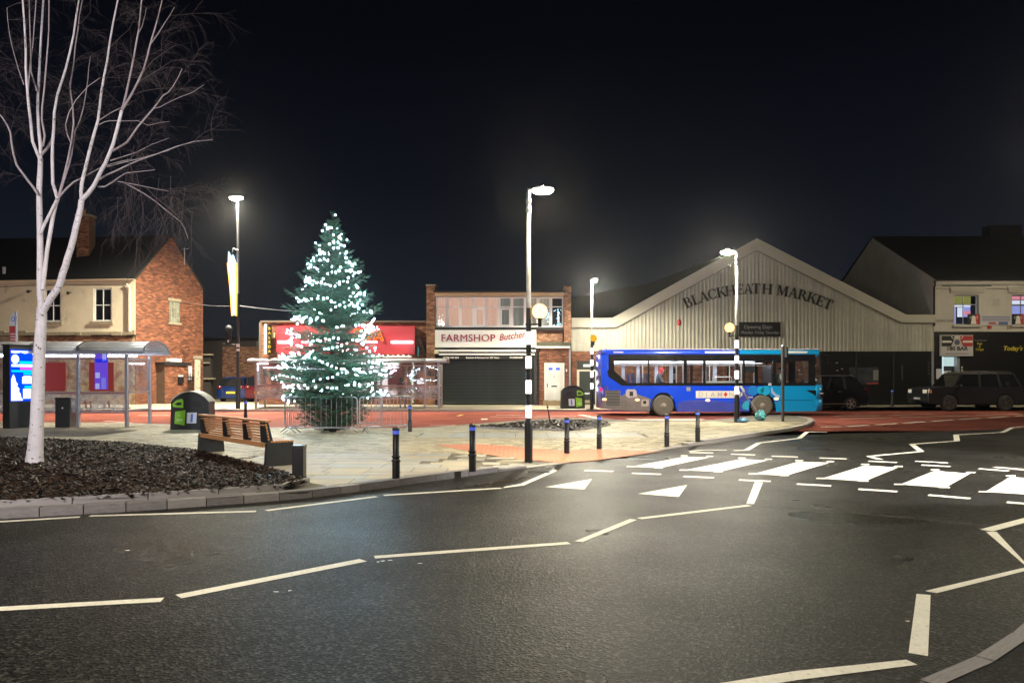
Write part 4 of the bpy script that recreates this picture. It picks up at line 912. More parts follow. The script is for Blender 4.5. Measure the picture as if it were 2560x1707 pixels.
while z < 6.42:
    ph = (z/.52) % 1.0; R = rad(z)*(.76+.26*(1-ph)); n = int((7+R*6.5)*(1.25-.5*ph))
    for k in range(n):
        az = 2*math.pi*(k+random.random()*.8)/n; L = R*random.uniform(.72, 1.06)
        if random.random() < .06: L *= 1.14
        zz = z+random.uniform(-.09, .09); droop = .12 if z < .9 else (.05 if z < 3 else .25); ca, sa = math.cos(az), math.sin(az)
        tone = random.uniform(.15, .9)
        pts = []; nseg = max(3, int(L/.13))
        for i in range(nseg+1):
            f = i/nseg; pts.append(Vector((ca*L*f, sa*L*f, zz+L*(droop*f+.22*f*f-((0 if z < .9 else .25)*f if z < 2.6 else .08*f)))))
        br.tube(pts, [.016*(1-.7*i/nseg) for i in range(nseg+1)], 4, cap=False)
        side = Vector((-sa, ca, 0)); fwd = Vector((ca, sa, .1))
        for i in range(max(1, nseg//4), nseg+1):
            f = i/nseg; sl = (.30*(1-f)+.17)*min(1, .42+R*.5)
            for s in (-1, 1):
                spray(pts[i], fwd*.75+side*s*random.uniform(.6, 1.0)+Vector((0, 0, random.uniform(-.25, .2))), sl*random.uniform(.7, 1.15), tone+random.uniform(-.15, .15))
            if random.random() < .5: spray(pts[i], fwd+side*random.uniform(-.4, .4)+Vector((0, 0, random.uniform(.1, .5))), sl*.8, tone)
        spray(pts[-1], pts[-1]-pts[-2], .16*min(1, .4+R*.5), tone)
    z += .155 if z > 1 else .13
for k in range(7):
    az = k*.9; spray(Vector((0, 0, 6.5)), Vector((math.cos(az)*.5, math.sin(az)*.5, 1)), .17, .7)
spray(Vector((0, 0, 6.48)), Vector((0, 0, 1)), .18, .7)
tag(nd.build('needles', NEEDLE, fir), kind='stuff'); tag(br.build('branches', FIRB, fir), kind='stuff')
# fairy lights wound round the tree; each bulb a part
fl = thing('fairy_lights', 'string of cool white fairy lights wound round the christmas tree', 'fairy lights', TREE)
pts = []; a = 0.0; z = .98; s_ = 0
while z < 6.33:
    R = rad(z)*random.uniform(.70, .98)+.03; sag = .15*math.sin(a*1.63)+.11*math.sin(a*3.37+1)+random.uniform(-.05, .05)
    pts.append(Vector((R*math.cos(a), R*math.sin(a), z+sag)))
    da = .125/max(R, .12); a += da; z += da/(2*math.pi)*(.38 if z < 4.6 else .32)
for k in range(0): pass
for u0, v0, u1, v1, n in ((915, 842, 943, 800, 9),):       # the loose strand sticking out on the right
    for i in range(n): pts.append(Vector((X(u0+(u1-u0)*i/(n-1), 22.4)-TREE.x, -.5, Z(v0+(v1-v0)*i/(n-1), 22.4)-TREE.z)))
w_ = MB(); w_.tube([p*.99 for p in pts[:-9]], .006, 3, cap=False); w_.tube(pts[-9:], .006, 3, cap=False); w_.build('wire', BLACKM, fl)
random.shuffle(pts); pts = sorted(pts, key=lambda p: p.y)
bm_ = MB(); bm_.ball((0, 0, 0), .015, n=7, k=5); o = bm_.build('bulb', BULB, fl); bme = o.data; bpy.data.objects.remove(o)
extra = MB()
for i, p in enumerate(pts):
    if random.random() < .14 or math.sin(i*.031)*math.sin(p.z*2.1+p.x*3) > .8: continue
    r = random.uniform(.65, 1.35)
    if i < 300: put(bme, 'bulb', fl, p, (0, 0, 0), (r, r, r))
    else: extra.ball(p, .015*r, n=7, k=5)
if extra.v: tag(extra.build('bulb_cluster', BULB, fl), kind='stuff')
# ------------------------------------------------------------------ buildings
random.seed(33)
def brick_face(parent, p0, ang, span, z0, z1, mat, mort, holes=(), thick=.25, bl=.225, bh=.075, name='wall'):
    """A wall with real bricks. p0: left end seen from outside, ang: direction of the wall line; span(z) -> (s0, s1); holes: (s0, s1, z0, z1)."""
    ca, sa = math.cos(ang), math.sin(ang); nx, ny = sa, -ca           # outward normal
    def P(s, d, z): return (p0[0]+ca*s+nx*d, p0[1]+sa*s+ny*d, z)
    zs = sorted({z0, z1} | {h for q in holes for h in (q[2], q[3]) if z0 < h < z1} | {z0+(z1-z0)*i/24 for i in range(25)})
    w = MB()
    for a, b in zip(zs, zs[1:]):
        l0, r0 = span(a+1e-4); l1, r1 = span(b-1e-4); segs = [(0, 0)]
        hs = sorted((q[0], q[1]) for q in holes if q[2] < (a+b)/2 < q[3]); cuts = []; cur = None
        xs0 = [l0]+[x for q in hs for x in q]+[r0]; xs1 = [l1]+[x for q in hs for x in q]+[r1]
        for i in range(0, len(xs0), 2):
            if xs0[i+1]-xs0[i] > 1e-3 or xs1[i+1]-xs1[i] > 1e-3:
                w.hexa([P(xs0[i], 0, a), P(xs0[i+1], 0, a), P(xs0[i+1], -thick, a), P(xs0[i], -thick, a), P(xs1[i], 0, b), P(xs1[i+1], 0, b), P(xs1[i+1], -thick, b), P(xs1[i], -thick, b)])
    wall = w.build(name, mort, parent)
    m = MB(); row = 0; z = z0
    while z < z1-.03:
        zm = z+bh/2; s0, s1 = span(zm); hs = sorted((q[0], q[1]) for q in holes if q[2]-.02 < zm < q[3]+.02)
        edges = [s0]+[x for q in hs for x in q]+[s1]
        for i in range(0, len(edges), 2):
            a, b = edges[i], edges[i+1]
            s = a-(bl/2 if row % 2 else 0)
            while s < b-.02:
                u0, u1 = max(s, a)+.005, min(s+bl, b)-.005; s += bl
                if u1-u0 < .03: continue
                d = .009+random.uniform(-.003, .003); zt = min(z+bh-.010, z1); t = min(1, max(0, random.gauss(.5, .25)))
                m.add([P(u0, d, z), P(u1, d, z), P(u1, d, zt), P(u0, d, zt), P(u0, -.002, z), P(u1, -.002, z), P(u1, -.002, zt), P(u0, -.002, zt)], [(0, 1, 2, 3), (3, 2, 6, 7), (4, 5, 1, 0), (1, 5, 6, 2), (4, 0, 3, 7)], 0, False, t)
        z += bh; row += 1
    tag(m.build('brick', mat, parent), kind='stuff')
    return wall
def win(parent, x0, x1, z0, z1, y, frame, pane_mat, fw=.07, bars_x=(), bars_z=(), name='window', depth=.06):
    f = MB(); f.box(x0, x1, y-depth, y, z0, z0+fw); f.box(x0, x1, y-depth, y, z1-fw, z1); f.box(x0, x0+fw, y-depth, y, z0+fw, z1-fw); f.box(x1-fw, x1, y-depth, y, z0+fw, z1-fw)
    for b in bars_x: f.box(b-.02, b+.02, y-depth+.012, y-.01, z0+fw, z1-fw)
    for b in bars_z: f.box(x0+fw, x1-fw, y-depth+.006, y-.014, b-.025, b+.025)
    fo = f.build(name, frame, parent)
    xs = [x0+fw]+list(bars_x)+[x1-fw]; zs = [z0+fw]+list(bars_z)+[z1-fw]
    for a, b in zip(xs, xs[1:]):
        for c, d in zip(zs, zs[1:]):
            p = MB(); p.box(a+.005, b-.005, y-.022, y-.017, c+.005, d-.005); p.build('pane', pane_mat, fo)
    return fo
# ---- left building: cream front, brick gable -------------------------------------------------
A = Vector((-20.35, 40.0, 0)); ang_f = math.atan2(-1.5, 14.0)       # front runs from the far left to A
fd = Vector((math.cos(ang_f), math.sin(ang_f), 0)); back = Vector((-18.55, 44.4, 0)); gd = (back-A).normalized(); GL_ = (back-A).length
zb = fz_(-20, 40)-.05; ze = Z(699, 40.0); zr = Z(590, 42.1)
lb = thing('terraced_house', 'old cream rendered house with bare brick gable and dark slate roof', 'house', (0, 0, 0))
FL = 15.0; F0 = A-fd*FL
def frontP(s, d, z): return (F0.x+fd.x*s+fd.y*d, F0.y+fd.y*s-fd.x*d, z)
loc = Matrix.Translation(F0) @ Matrix.Rotation(ang_f, 4, 'Z')        # local: x along front, -y outward
sA = lambda u: FL-(A.x-X(u, 40.3))/fd.x*1.0                           # s on the front from a photo column
z_string = Z(829, 40.1); z_top = ze
m = MB(); m.M = loc
wz0, wz1 = Z(803, 40.1), Z(719, 40.1)
WINS = [(sA(235), sA(283)), (sA(103), sA(148)), (sA(-130), sA(-85))]
xs = [0]+[x for w in sorted(WINS) for x in w]+[FL]
for i in range(0, len(xs), 2): m.box(xs[i], xs[i+1], 0, .25, z_string, z_top)
for a, b in WINS: m.box(a, b, 0, .25, z_string, wz0); m.box(a, b, 0, .25, wz1, z_top)
m.build('front_wall', CREAM, lb)
m = MB(); m.M = loc; m.box(0, FL, .01, .26, zb, z_string-.16); m.build('lower_wall', PEEL, lb)
m = MB(); m.M = loc
s = 0
while s < FL:                                                        # ragged string course
    l = random.uniform(.25, .7); m.box(s, min(FL, s+l), -.10-random.uniform(0, .04), .2, z_string-.16-random.uniform(0, .05), z_string-.002-random.uniform(0, .02)+(.08 if random.random() < .25 else 0)); s += l
m.build('string_course', STONE, lb)
m = MB(); m.M = loc; m.box(0, FL, -.09, .2, z_string-.22, z_string-.19); m.build('dark_ledge', BLACKM, lb)
brick_face(lb, (F0.x+fd.x*(FL-6.5)+fd.y*.012, F0.y+fd.y*(FL-6.5)-fd.x*.012), ang_f, lambda z: (0, 6.3), z_string-1.3, z_string-.24, BRICKB, MORTARD, name='front_brickwork', thick=.02)
for k, (a, b) in enumerate(WINS):
    w = win(lb, a, b, wz0, wz1, .10, WHITE, WGLASS, .085, ((a+b)/2,), ((wz0+wz1)/2-.02,), name='sash_window'); w.matrix_local = loc
    q = MB(); q.M = loc; q.box(a-.16, b+.12, -.10, .06, wz0-.16, wz0-.003); q.build('window_sill', STONE, lb)
q = MB(); q.M = loc; q.tube([(FL-.45, -.12, ze-.25), (FL-.3, -.10, ze-.42), (FL-.3, -.10, z_string+.03)], .05, 8); q.tube([(0, -.14, ze+.02), (FL+.02, -.14, ze+.02)], .055, 8); q.build('gutter_pipe', CREAM, lb)
for u, v in ((68, 724), (175, 729)):
    q = MB(); q.M = loc; s = sA(u); q.tube([(s, 0, Z(v, 40)), (s, -.22, Z(v, 40)-.03)], .03, 6); q.ball((s, -.24, Z(v, 40)-.05), .09, n=8, k=6); q.build('wall_spotlight', BLACKM, lb)
q = MB(); q.M = loc; q.tube([(0, -.01, ze-.25), (FL*.4, -.01, ze-.33), (FL*.62, -.01, ze-.22), (FL-.6, -.01, ze-.3)], .012, 5); q.build('cable', BLACKM, lb)
half = GL_/2
ang_g = math.atan2(gd.y, gd.x)
gspan = lambda z: (0, GL_) if z <= ze else (half*(z-ze)/(zr-ze), GL_-half*(z-ze)/(zr-ze))
gw0 = lambda u: (X(u, 42)-A.x)/gd.x*1.0
gh = [(2.25, 3.02, Z(806, 42.2), Z(752, 42.2)), (4.10, 4.58, zb, Z(897, 44))]
brick_face(lb, (A.x, A.y), ang_g, gspan, zb, zr, BRICK, MORTARD, gh)
gl_ = Matrix.Translation(A) @ Matrix.Rotation(ang_g, 4, 'Z')
w = MB(); a, b, c, d = gh[0]; w.box(a, b, .06, .12, c, d); o = w.build('glass_block_window', pbr('glass_block', (.20, .22, .17), .25, noise=(4, .4)), lb); o.matrix_local = gl_
w = MB()
for i in range(5): w.box(a, b, .03, .07, c+(d-c)*i/4-.012, c+(d-c)*i/4+.012)
for i in range(5): w.box(a+(b-a)*i/4-.012, a+(b-a)*i/4+.012, .034, .066, c, d)
q = w.build('glazing_bar', STONE, o)
w = MB(); w.box(a-.08, b+.08, -.05, .1, c-.10, c-.002); w.box(a-.1, b+.1, -.02, .1, d+.002, d+.16); o = w.build('lintel', STONE, lb); o.matrix_local = gl_
w = MB(); a, b, c, d = gh[1]; w.box(a+.01, b-.01, .02, .08, c+.05, d-.01); o = w.build('side_door', pbr('side_door_paint', (.50, .45, .34), .6, dirt=(6, .6, .62, (.05, .05, .05))), lb); o.matrix_local = gl_
w = MB(); w.box(a-.12, b+.1, -.03, .1, d+.003, d+.18); o = w.build('door_lintel', STONE, lb); o.matrix_local = gl_
# porch on the gable
pz0, pz1 = zb, Z(906, 41.8)
w = MB(); w.box(1.35, 2.95, -.62, -.012, pz0, pz1-.15); o = w.build('porch_core', MORTARD, lb); o.matrix_local = gl_
pp = (A.x+gd.x*1.35+gd.y*.625, A.y+gd.y*1.35-gd.x*.625); brick_face(lb, pp, ang_g, lambda z: (0, 1.6), pz0, pz1-.16, BRICK, MORTARD, name='porch_wall', thick=.01)
w = MB(); w.box(1.25, 3.15, -.74, -.012, pz1-.15, pz1); o = w.build('porch_roof', BLACKM, lb); o.matrix_local = gl_
w = MB(); w.box(2.0, 2.85, -.3, -.012, Z(904, 42), Z(896, 42)); o = w.build('door_canopy_light', WHITE, lb); o.matrix_local = gl_
w = MB(); w.box(2.25, 2.6, -.74, -.635, Z(958, 42), Z(942, 42)); o = w.build('post_box', BLACK, lb); o.matrix_local = gl_
w = MB(); w.box(2.27, 2.58, -.70, -.635, Z(941, 42), Z(938, 42)); o = w.build('post_box_top', WHITE, lb); o.matrix_local = gl_
w = MB()
for i in range(7): w.tube([(3.12+i*.12, -.2, pz0), (3.12+i*.12, -.2, pz0+1.75+.05*math.sin(i*2))], .018, 5)
w.box(3.08, 3.9, -.22, -.18, pz0+.3, pz0+.36); w.box(3.08, 3.9, -.22, -.18, pz0+1.5, pz0+1.56); o = w.build('iron_gate', BLACKM, lb); o.matrix_local = gl_
w = MB(); w.box(3.62, 3.86, -.05, -.012, Z(950, 43), Z(915, 43)); o = w.build('notice', STICK, lb); o.matrix_local = gl_
# roof
def roofquad(name, a, b, c, d, th, mat, par):
    a, b, c, d = map(Vector, (a, b, c, d)); n = (b-a).cross(d-a).normalized()*th; q = MB(); q.hexa([a, b, c, d, a+n, b+n, c+n, d+n]); return q.build(name, mat, par)
ef = [Vector(frontP(0, .14, ze)), Vector(frontP(FL, .14, ze))]; mid = (A+back)/2
rR = Vector((mid.x, mid.y, zr)); rL = rR-fd*FL; bR = Vector((back.x, back.y, ze)); bL = bR-fd*FL
roof = roofquad('roof', ef[0], ef[1]+fd*.05, rR+fd*.05, rL, .10, TILE, lb)
roofquad('rear_roof', rL, rR+fd*.05, bR+fd*.05, bL, .10, TILE, lb)
cs = FL-(A.x-X(211, 41.4))/fd.x
cx, cy = X(211, 41.6), 41.75
brick_face(roof, (cx-.36, cy-.3), 0, lambda z: (0, .72), Z(655, 41.5), Z(541, 41.5), BRICKB, MORTARD, name='chimney', thick=.6)
m = MB(); m.box(cx-.42, cx+.42, cy-.36, cy+.36, Z(541, 41.5), Z(536, 41.5)); m.box(cx-.36, cx+.36, cy-.42, cy-.31, Z(655, 41.5)-.02, Z(649, 41.5)); m.build('chimney_trim', STONE, roof)
m = MB(); m.lathe([(.14, 0), (.11, .32)], 10, c=(cx-.12, cy, Z(536, 41.5))); m.build('chimney_pot', pbr('terracotta', (.42, .2, .1), .8), roof)
m = MB(); m.box(X(12, 41)-.06, X(12, 41)+.06, 40.9, 41.0, Z(685, 41), Z(668, 41)); m.build('roof_vent', STICK, roof)
m = MB(); q_ = A+gd*3.4; m.tube([(q_.x, q_.y-.1, Z(660, 42.8)), (q_.x, q_.y-.1, Z(618, 42.8))], .03, 6); m.tube([(q_.x-.2, q_.y-.1, Z(622, 42.8)), (q_.x+.25, q_.y-.1, Z(620, 42.8))], .012, 5); m.build('aerial', GREYP, lb)
t = MB(); a = A+gd*3.2; t.tube([(a.x+.1, a.y-.1, Z(753, 43))]+[(a.x+(LT.x-a.x)*i/6, a.y+(LT.y-a.y)*i/6, Z(753+11*i/6, 43-6.4*i/6)-.12*math.sin(math.pi*i/6)) for i in range(1, 7)]+[(LT.x+(X(900, 50)-LT.x)*i/6, LT.y+13*i/6, Z(764+4*i/6, 36.6+13*i/6)-.3*math.sin(math.pi*i/6)) for i in range(1, 7)], .013, 4)
tag(t.build('overhead_cable', GREYP), 'thin overhead cable running from the brick gable past tall street lamp', 'cable')
# ---- yard behind the alley ---------------------------------------------------------------------
yb = thing('dark_outbuilding', 'low dark outbuilding closing the alley beyond the parked blue car', 'outbuilding', (0, 0, 0))
m = MB(); m.box(X(470, 52), X(700, 52), 52, 60, .3, Z(846, 52)); m.build('wall', pbr('soot_brick', (.045, .035, .03), .9, bump=(8, .4, .02)), yb)
m = MB(); m.box(X(465, 52), X(705, 52), 51.6, 60.2, Z(846, 52), Z(843, 52)); m.build('roof_edge', ROOFD, yb)
brick_face(yb, (X(556, 51.5), 51.5), 0, lambda z: (0, 2.9), .4, Z(866, 51.5), BRICKB, MORTARD, name='yard_wall', thick=.3)
m = MB(); m.box(X(643, 51.5), X(656, 51.5), 51.3, 51.98, Z(866, 51.5), Z(853, 51.5)); m.build('flue_box', pbr('flue_grey', (.10, .11, .115), .7), yb)
for u0, u1, v in ((508, 531, 886), (508, 524, 907), (508, 536, 946)):
    m = MB(); m.box(X(u0, 47), X(u1, 47), 46.9, 47.2, Z(v, 47)-.05, Z(v, 47)+.04); m.build('wall_coping', STONE, yb)
m = MB(); m.box(X(500, 47.2), X(528, 47.2), 47.1, 47.5, .3, Z(890, 47)); m.build('side_wall', pbr('side_wall_dark', (.04, .033, .028), .9), yb)
# ---- takeaway -----------------------------------------------------------------------------------
PD = 39.8; tk = thing('takeaway_shop', 'low brick takeaway with wide red sign and flat roof behind the tree', 'shop', (0, 0, 0))
px0, px1 = X(655, PD), X(1066, PD); pb_, pt_ = fz_(-8, PD)-.05, Z(806, PD)
hl = [(X(735, PD)-px0, X(1000, PD)-px0, pb_+.5, Z(905, PD))]
brick_face(tk, (px0, PD), 0, lambda z: (0, px1-px0), pb_, pt_, BRICK, MORTAR, hl)
brick_face(tk, (px0+.003, PD+.0), math.pi/2, lambda z: (.26, 9), pb_, pt_, BRICKB, MORTARD, name='side_wall')
m = MB(); m.box(px0-.06, px1, PD-.12, PD+10, pt_+.002, pt_+.09); m.build('roof', pbr('roof_edge_brown', (.09, .065, .045), .8), tk)
m = MB(); m.box(px0+.3, px1, PD+.26, PD+9.9, pt_-.3, pt_-.01); m.build('roof_deck', ROOFD, tk)
SX0, SX1 = X(692, PD-.2), X(1037, PD-.2)
m = MB(); m.box(SX0, SX1, PD-.24, PD-.02, Z(886, PD-.2), Z(815, PD-.2)); sg = m.build('sign_board', SIGNR, tk)
for ch, u in zip('BALEDA', (812, 839, 866, 893, 918, 946)):
    text(ch, .80, pbr('letter_olive', (.17, .12, .05), .5) if 'letter_olive' not in MATS else MATS['letter_olive'], 'sign_letter', sg, (X(u, PD-.3), PD-.27, Z(850, PD-.3)), depth=.02, sx=.86, bold=.012)
def neon(ch, u):
    cu = bpy.data.curves.new('tmp', 'FONT'); cu.body = ch; cu.size = .80; cu.align_x = 'CENTER'; cu.fill_mode = 'NONE'; cu.bevel_depth = .024; cu.bevel_resolution = 1; cu.offset = .03; cu.resolution_u = 3
    o = bpy.data.objects.new('tmp', cu); COL.objects.link(o); me = bpy.data.meshes.new_from_object(o.evaluated_get(bpy.context.evaluated_depsgraph_get())); bpy.data.objects.remove(o)
    me.materials.clear(); me.materials.append(NEON); p = bpy.data.objects.new('neon_outline', me); COL.objects.link(p); p.parent = sg; p.location = (X(u, PD-.3), PD-.30, Z(850, PD-.3)); p.rotation_euler = (math.pi/2, 0, 0); p.scale = (.86, 1, 1)
for ch, u in zip('BALEDA', (812, 839, 866, 893, 918, 946)): neon(ch, u)
for u0, u1, h in ((695, 731, 3), (755, 790, 2), (812, 850, 2), (907, 943, 1.6), (978, 1032, 3)):
    m = MB(); d = PD-.55; m.tube([(X(u0, d), d, Z(855, d)), (X(u1, d), d, Z(855, d))], .022*h, 8); q = m.build('sign_lamp', glow('sign_tube', (.95, .92, 1.0), 7) if 'sign_tube' not in bpy.data.materials else bpy.data.materials['sign_tube'], sg)
    m = MB(); m.tube([(X((u0+u1)/2, d), d, Z(855, d)+.05), (X((u0+u1)/2, d), PD-.2, Z(848, d))], .02, 6); m.build('lamp_arm', BLACKM, q)
m = MB(); m.box(X(664, PD-.5), X(671, PD-.5), PD-.75, PD-.02, Z(885, PD-.5), Z(811, PD-.5)); ps = m.build('projecting_sign', pbr('sign_cream', (.62, .57, .48), .5), tk)
m = MB(); m.box(X(671, PD-.5)+.003, X(675.5, PD-.5), PD-.75, PD-.30, Z(886, PD-.5), Z(812, PD-.5)); m.build('sign_face', BLACKM, ps)
for i, ch in enumerate('BALEDA'): text(ch, .2, glow('yellow_letter', (1, .72, .05), 1.3) if i == 0 else bpy.data.materials['yellow_letter'], 'sign_letter', ps, (X(673.3, PD-.78), PD-.762, Z(824+i*11.4, PD-.78)), depth=.006, bold=.006)
m = MB(); m.box(X(680, PD), X(690, PD), PD-.14, PD-.015, Z(845, PD), Z(832, PD)); m.build('alarm_box', pbr('alarm_cream', (.66, .50, .26), .5), tk)
# shop window, lit from within
SH = glow('shop_interior', (1.0, .84, .80), 1.7)
a, b = px0+hl[0][0], px0+hl[0][1]
m = MB(); m.box(a, b, PD+.5, PD+.54, pb_+.5, Z(905, PD)); m.build('interior_wall', SH, tk)
for i in range(5):
    x = a+.4+i*1.15; m = MB(); m.box(x, x+.55, PD+.42, PD+.47, pb_+.8, pb_+1.5+.2*(i % 2)); m.build('menu_board', POSTR if i % 2 else pbr('menu_%d' % i, (.5, .35, .12), .5), tk)
win(tk, a, b, pb_+.5, Z(905, PD), PD+.1, GREYP, GL_THIN, .08, [a+(b-a)*k/4 for k in (1, 2, 3)], (), name='shop_window')
m = MB(); m.box(SX0+.1, SX1-.15, PD-.34, PD-.05, Z(893, PD-.3), Z(889, PD-.3)); m.build('canopy_edge', WHITE, tk)
m = MB(); m.ball((0, 0, 0), .045, n=8, k=6); bq = m.build('canopy_bulb', glow('warm_bulb', (1, .85, .66), 3.0), tk); bq.location = (SX0+.2, PD-.42, Z(889, PD-.4))
for i in range(1, 26): put(bq.data, 'canopy_bulb', tk, (SX0+.2+i*(SX1-SX0-.5)/25, PD-.42, Z(889, PD-.4)+.02*math.sin(i*2.2)))
m = MB(); m.ball((0, 0, 0), .03, n=6, k=5); bq = m.build('garland_bulb', glow('garland_warm', (1, .90, .72), 1.6), tk); bq.location = (X(1033, PD), PD-.12, pb_+.2)
for k in range(24): r_ = random.choice((.7, 1, 1.5)); put(bq.data, 'garland_bulb', tk, (X(1033, PD)+random.uniform(-.06, .06), PD-.12, pb_+.3+k*.095), (0, 0, 0), (r_, r_, r_))
m = MB(); m.box(X(1028, PD)-.02, X(1037, PD)+.02, PD-.08, PD-.02, pb_, Z(905, PD)); m.build('garland_post', pbr('garland_olive', (.12, .11, .06), .9, noise=(20, .4)), tk)
m = MB(); m.box(X(1044, PD), X(1068, PD)-.02, PD-.02, PD-.012, Z(975, PD), Z(925, PD)); m.build('orange_panel', pbr('orange_render', (.45, .15, .07), .85, noise=(6, .12)), tk)
m = MB(); m.hexa([(X(1051, PD), PD-.5, Z(846, PD)), (X(1054, PD), PD-.5, Z(846, PD)), (X(1054, PD), PD-.012, Z(846, PD)), (X(1051, PD), PD-.012, Z(846, PD)), (X(1064, PD), PD-.5, Z(884, PD)), (X(1068, PD), PD-.5, Z(884, PD)), (X(1068, PD), PD-.012, Z(884, PD)), (X(1064, PD), PD-.012, Z(884, PD))]); m.build('pipe_bracket', BLACKM, tk)
m = MB(); m.lathe([(.07, Z(890, PD)), (.07, Z(868, PD))], 10, c=(X(1047, PD), PD-.12, 0)); m.build('teal_canister', pbr('teal_paint', (.03, .22, .23), .5), tk)
# ---- farm shop -----------------------------------------------------------------------------------
D = 39.5; fs = thing('butcher_shop', 'two storey butcher shop with white sign and closed grey shutter', 'shop', (0, 0, 0))
fb = fz_(-2, D)-.05
x = lambda u: X(u, D)
zt = Z(733, D)
brick_face(fs, (x(1067.5), D-.25), 0, lambda z: (0, x(1088.5)-x(1067.5)), fb, Z(716, D), BRICKB, MORTARD, name='left_pier', thick=1.2)
m = MB(); m.box(x(1066), x(1090), D-.3, D+.9, Z(716, D)+.003, Z(713, D)); m.build('pier_cap', STONE, fs)
brick_face(fs, (x(1409), D-.22), 0, lambda z: (0, x(1427)-x(1409)), Z(856, D), Z(716, D), BRICKB, MORTARD, name='right_pier', thick=1.0)
m = MB(); m.box(x(1088.5)+.004, x(1409)-.004, D+.3, D+9, fb, zt-.1); m.build('core', pbr('core_dark', (.03, .03, .03), .9), fs)
m = MB(); m.box(x(1085), x(1412), D-.42, D+9, zt, zt+.09); m.build('roof', ROOFD, fs)
m = MB(); m.box(x(1089), x(1408.5), D-.38, D+.2, Z(742, D), zt-.003); m.build('fascia', pbr('fascia_buff', (.42, .29, .16), .6, noise=(3, .1)), fs)
zs0, zs1, ztr = Z(818, D), Z(742.5, D), Z(767, D)
WF = pbr('window_frame_white', (.80, .75, .74), .4)
CUR = [pbr('curtain_pink', (.60, .40, .32), .9, emit=((1, .62, .45), .58)), pbr('curtain_grey', (.40, .40, .36), .9, emit=((.8, .85, .72), .10)), pbr('curtain_dim', (.45, .42, .36), .9, emit=((1, .86, .66), .20))]
us = [1089, 1118, 1151, 1185, 1215.5, 1247.6, 1280, 1313, 1345, 1377, 1408.5]
for i, (a, b) in enumerate(zip(us, us[1:])):
    w = win(fs, x(a)+.003, x(b)-.003, zs0, zs1, D+.05, WF, GL_THIN, .075, (), (ztr,), name='window')
    cm = CUR[0] if i < 5 else (CUR[1] if i in (5, 6) else CUR[2]); q = MB(); n = 24
    for k in range(n):                                                # folded curtain
        xa, xb = x(a)+(x(b)-x(a))*k/n, x(a)+(x(b)-x(a))*(k+1)/n; ya, yb_ = D+.26+.012*math.sin(k*1.1+i), D+.26+.012*math.sin((k+1)*1.1+i)
        q.add([(xa, ya, zs0), (xb, yb_, zs0), (xb, yb_, zs1), (xa, ya, zs1)], [(0, 1, 2, 3)], 0, True)
    if i == 9: q.v = [(p[0], p[1]+.2, p[2]) for p in q.v]
    q.build('curtain', cm, fs)
    if i in (3, 5):
        s = MB(); s.box(x(a)+.10, x(b)-.10, D-.055, D-.012, zs0+.05, zs0+.13); s.box(x(a)+.10, x(b)-.10, D-.055, D-.012, ztr-.15, ztr-.07); s.box(x(a)+.085, x(a)+.15, D-.055, D-.012, zs0+.13, ztr-.15); s.box(x(b)-.15, x(b)-.085, D-.055, D-.012, zs0+.13, ztr-.15); s.build('casement', WF, w)
m = MB()
for k in range(90):                                                   # lights in the end window
    f = random.random(); u = 1396+random.gauss(0, 1.8)+(f-.5)*4*(1 if f > .5 else -1)*random.random(); v = 772+f*46
    if f < .12: u = random.uniform(1382, 1405)
    if f > .9: u = random.uniform(1382, 1407); v = random.uniform(806, 816)
    m.ball((x(min(1405.5, max(1380, u))), D+.16, Z(v, D)), random.uniform(.012, .03), n=6, k=4)
for k in range(40): m.ball((x(1370+random.gauss(0, 2.2)), D+.16, Z(random.uniform(781, 806), D)), random.uniform(.01, .022), n=6, k=4)
tag(m.build('window_lights', glow('icy_lights', (.45, .80, 1), 3.5), fs), kind='stuff')
m = MB(); m.box(x(1088.7), x(1408.5), D-.3, D+.28, Z(826, D), Z(819, D)); m.build('sill_band', BLACKM, fs)
m = MB(); m.box(x(1089.5), x(1340), D-.40, D-.05, Z(869, D), Z(826, D)-.003); sb = m.build('sign_board', SIGNW, fs)
text('FARMSHOP', .545, LETR, 'lettering', sb, (x(1103.5), D-.412, Z(854.5, D)), align='LEFT', sx=1.0, depth=.012, spacing=1.07)
text('FARMSHOP', .545, LETR, 'lettering', sb, (x(1103.5)+.014, D-.412, Z(854.5, D)+.004), align='LEFT', sx=1.0, depth=.0105, spacing=1.07)
text('Butchers', .50, LETR, 'lettering', sb, (x(1248), D-.412, Z(853, D)), rot=(math.pi/2, math.radians(-8), 0), align='LEFT', shear=.35, depth=.012, sx=.86, bold=.004)
m = MB(); m.box(x(1089), x(1341), D-.3, D+.28, Z(874, D), Z(869.3, D)); m.build('awning_shadow_gap', BLACKM, fs)
m = MB(); m.box(x(1090), x(1338), D-.55, D-.1, Z(879, D-.5), Z(874, D-.5)); aw = m.build('awning_case', SIGNW, fs)
m = MB(); m.box(x(1100), x(1336), D-.62, D-.52, Z(887.5, D-.6), Z(883, D-.6)); m.build('awning_bar', SIGNW, aw)
m = MB(); m.box(x(1101), x(1336), D-.58, D-.54, Z(897.5, D-.6), Z(888, D-.6)); va = m.build('valance', BLACKM, aw)
m = MB(); m.box(x(1089), x(1099), D-.62, D-.05, Z(884, D-.6), Z(875, D-.6)); m.build('awning_end', pbr('awning_cream', (.62, .55, .34), .5), aw)
for s, u0 in (('07730 784 650', 1108), ('Butchers & Farmers For 200 Years', 1164), ('FARMSHOP', 1272)):
    text(s, .135, LETW, 'lettering', va, (x(u0)+.05, D-.585, Z(896, D-.6)), align='LEFT', depth=.003, sx=1.0 if u0 != 1164 else .92, bold=.003)
zsh0 = Z(1009, D); ns = 30; sx0_, sx1_ = x(1107), x(1334)
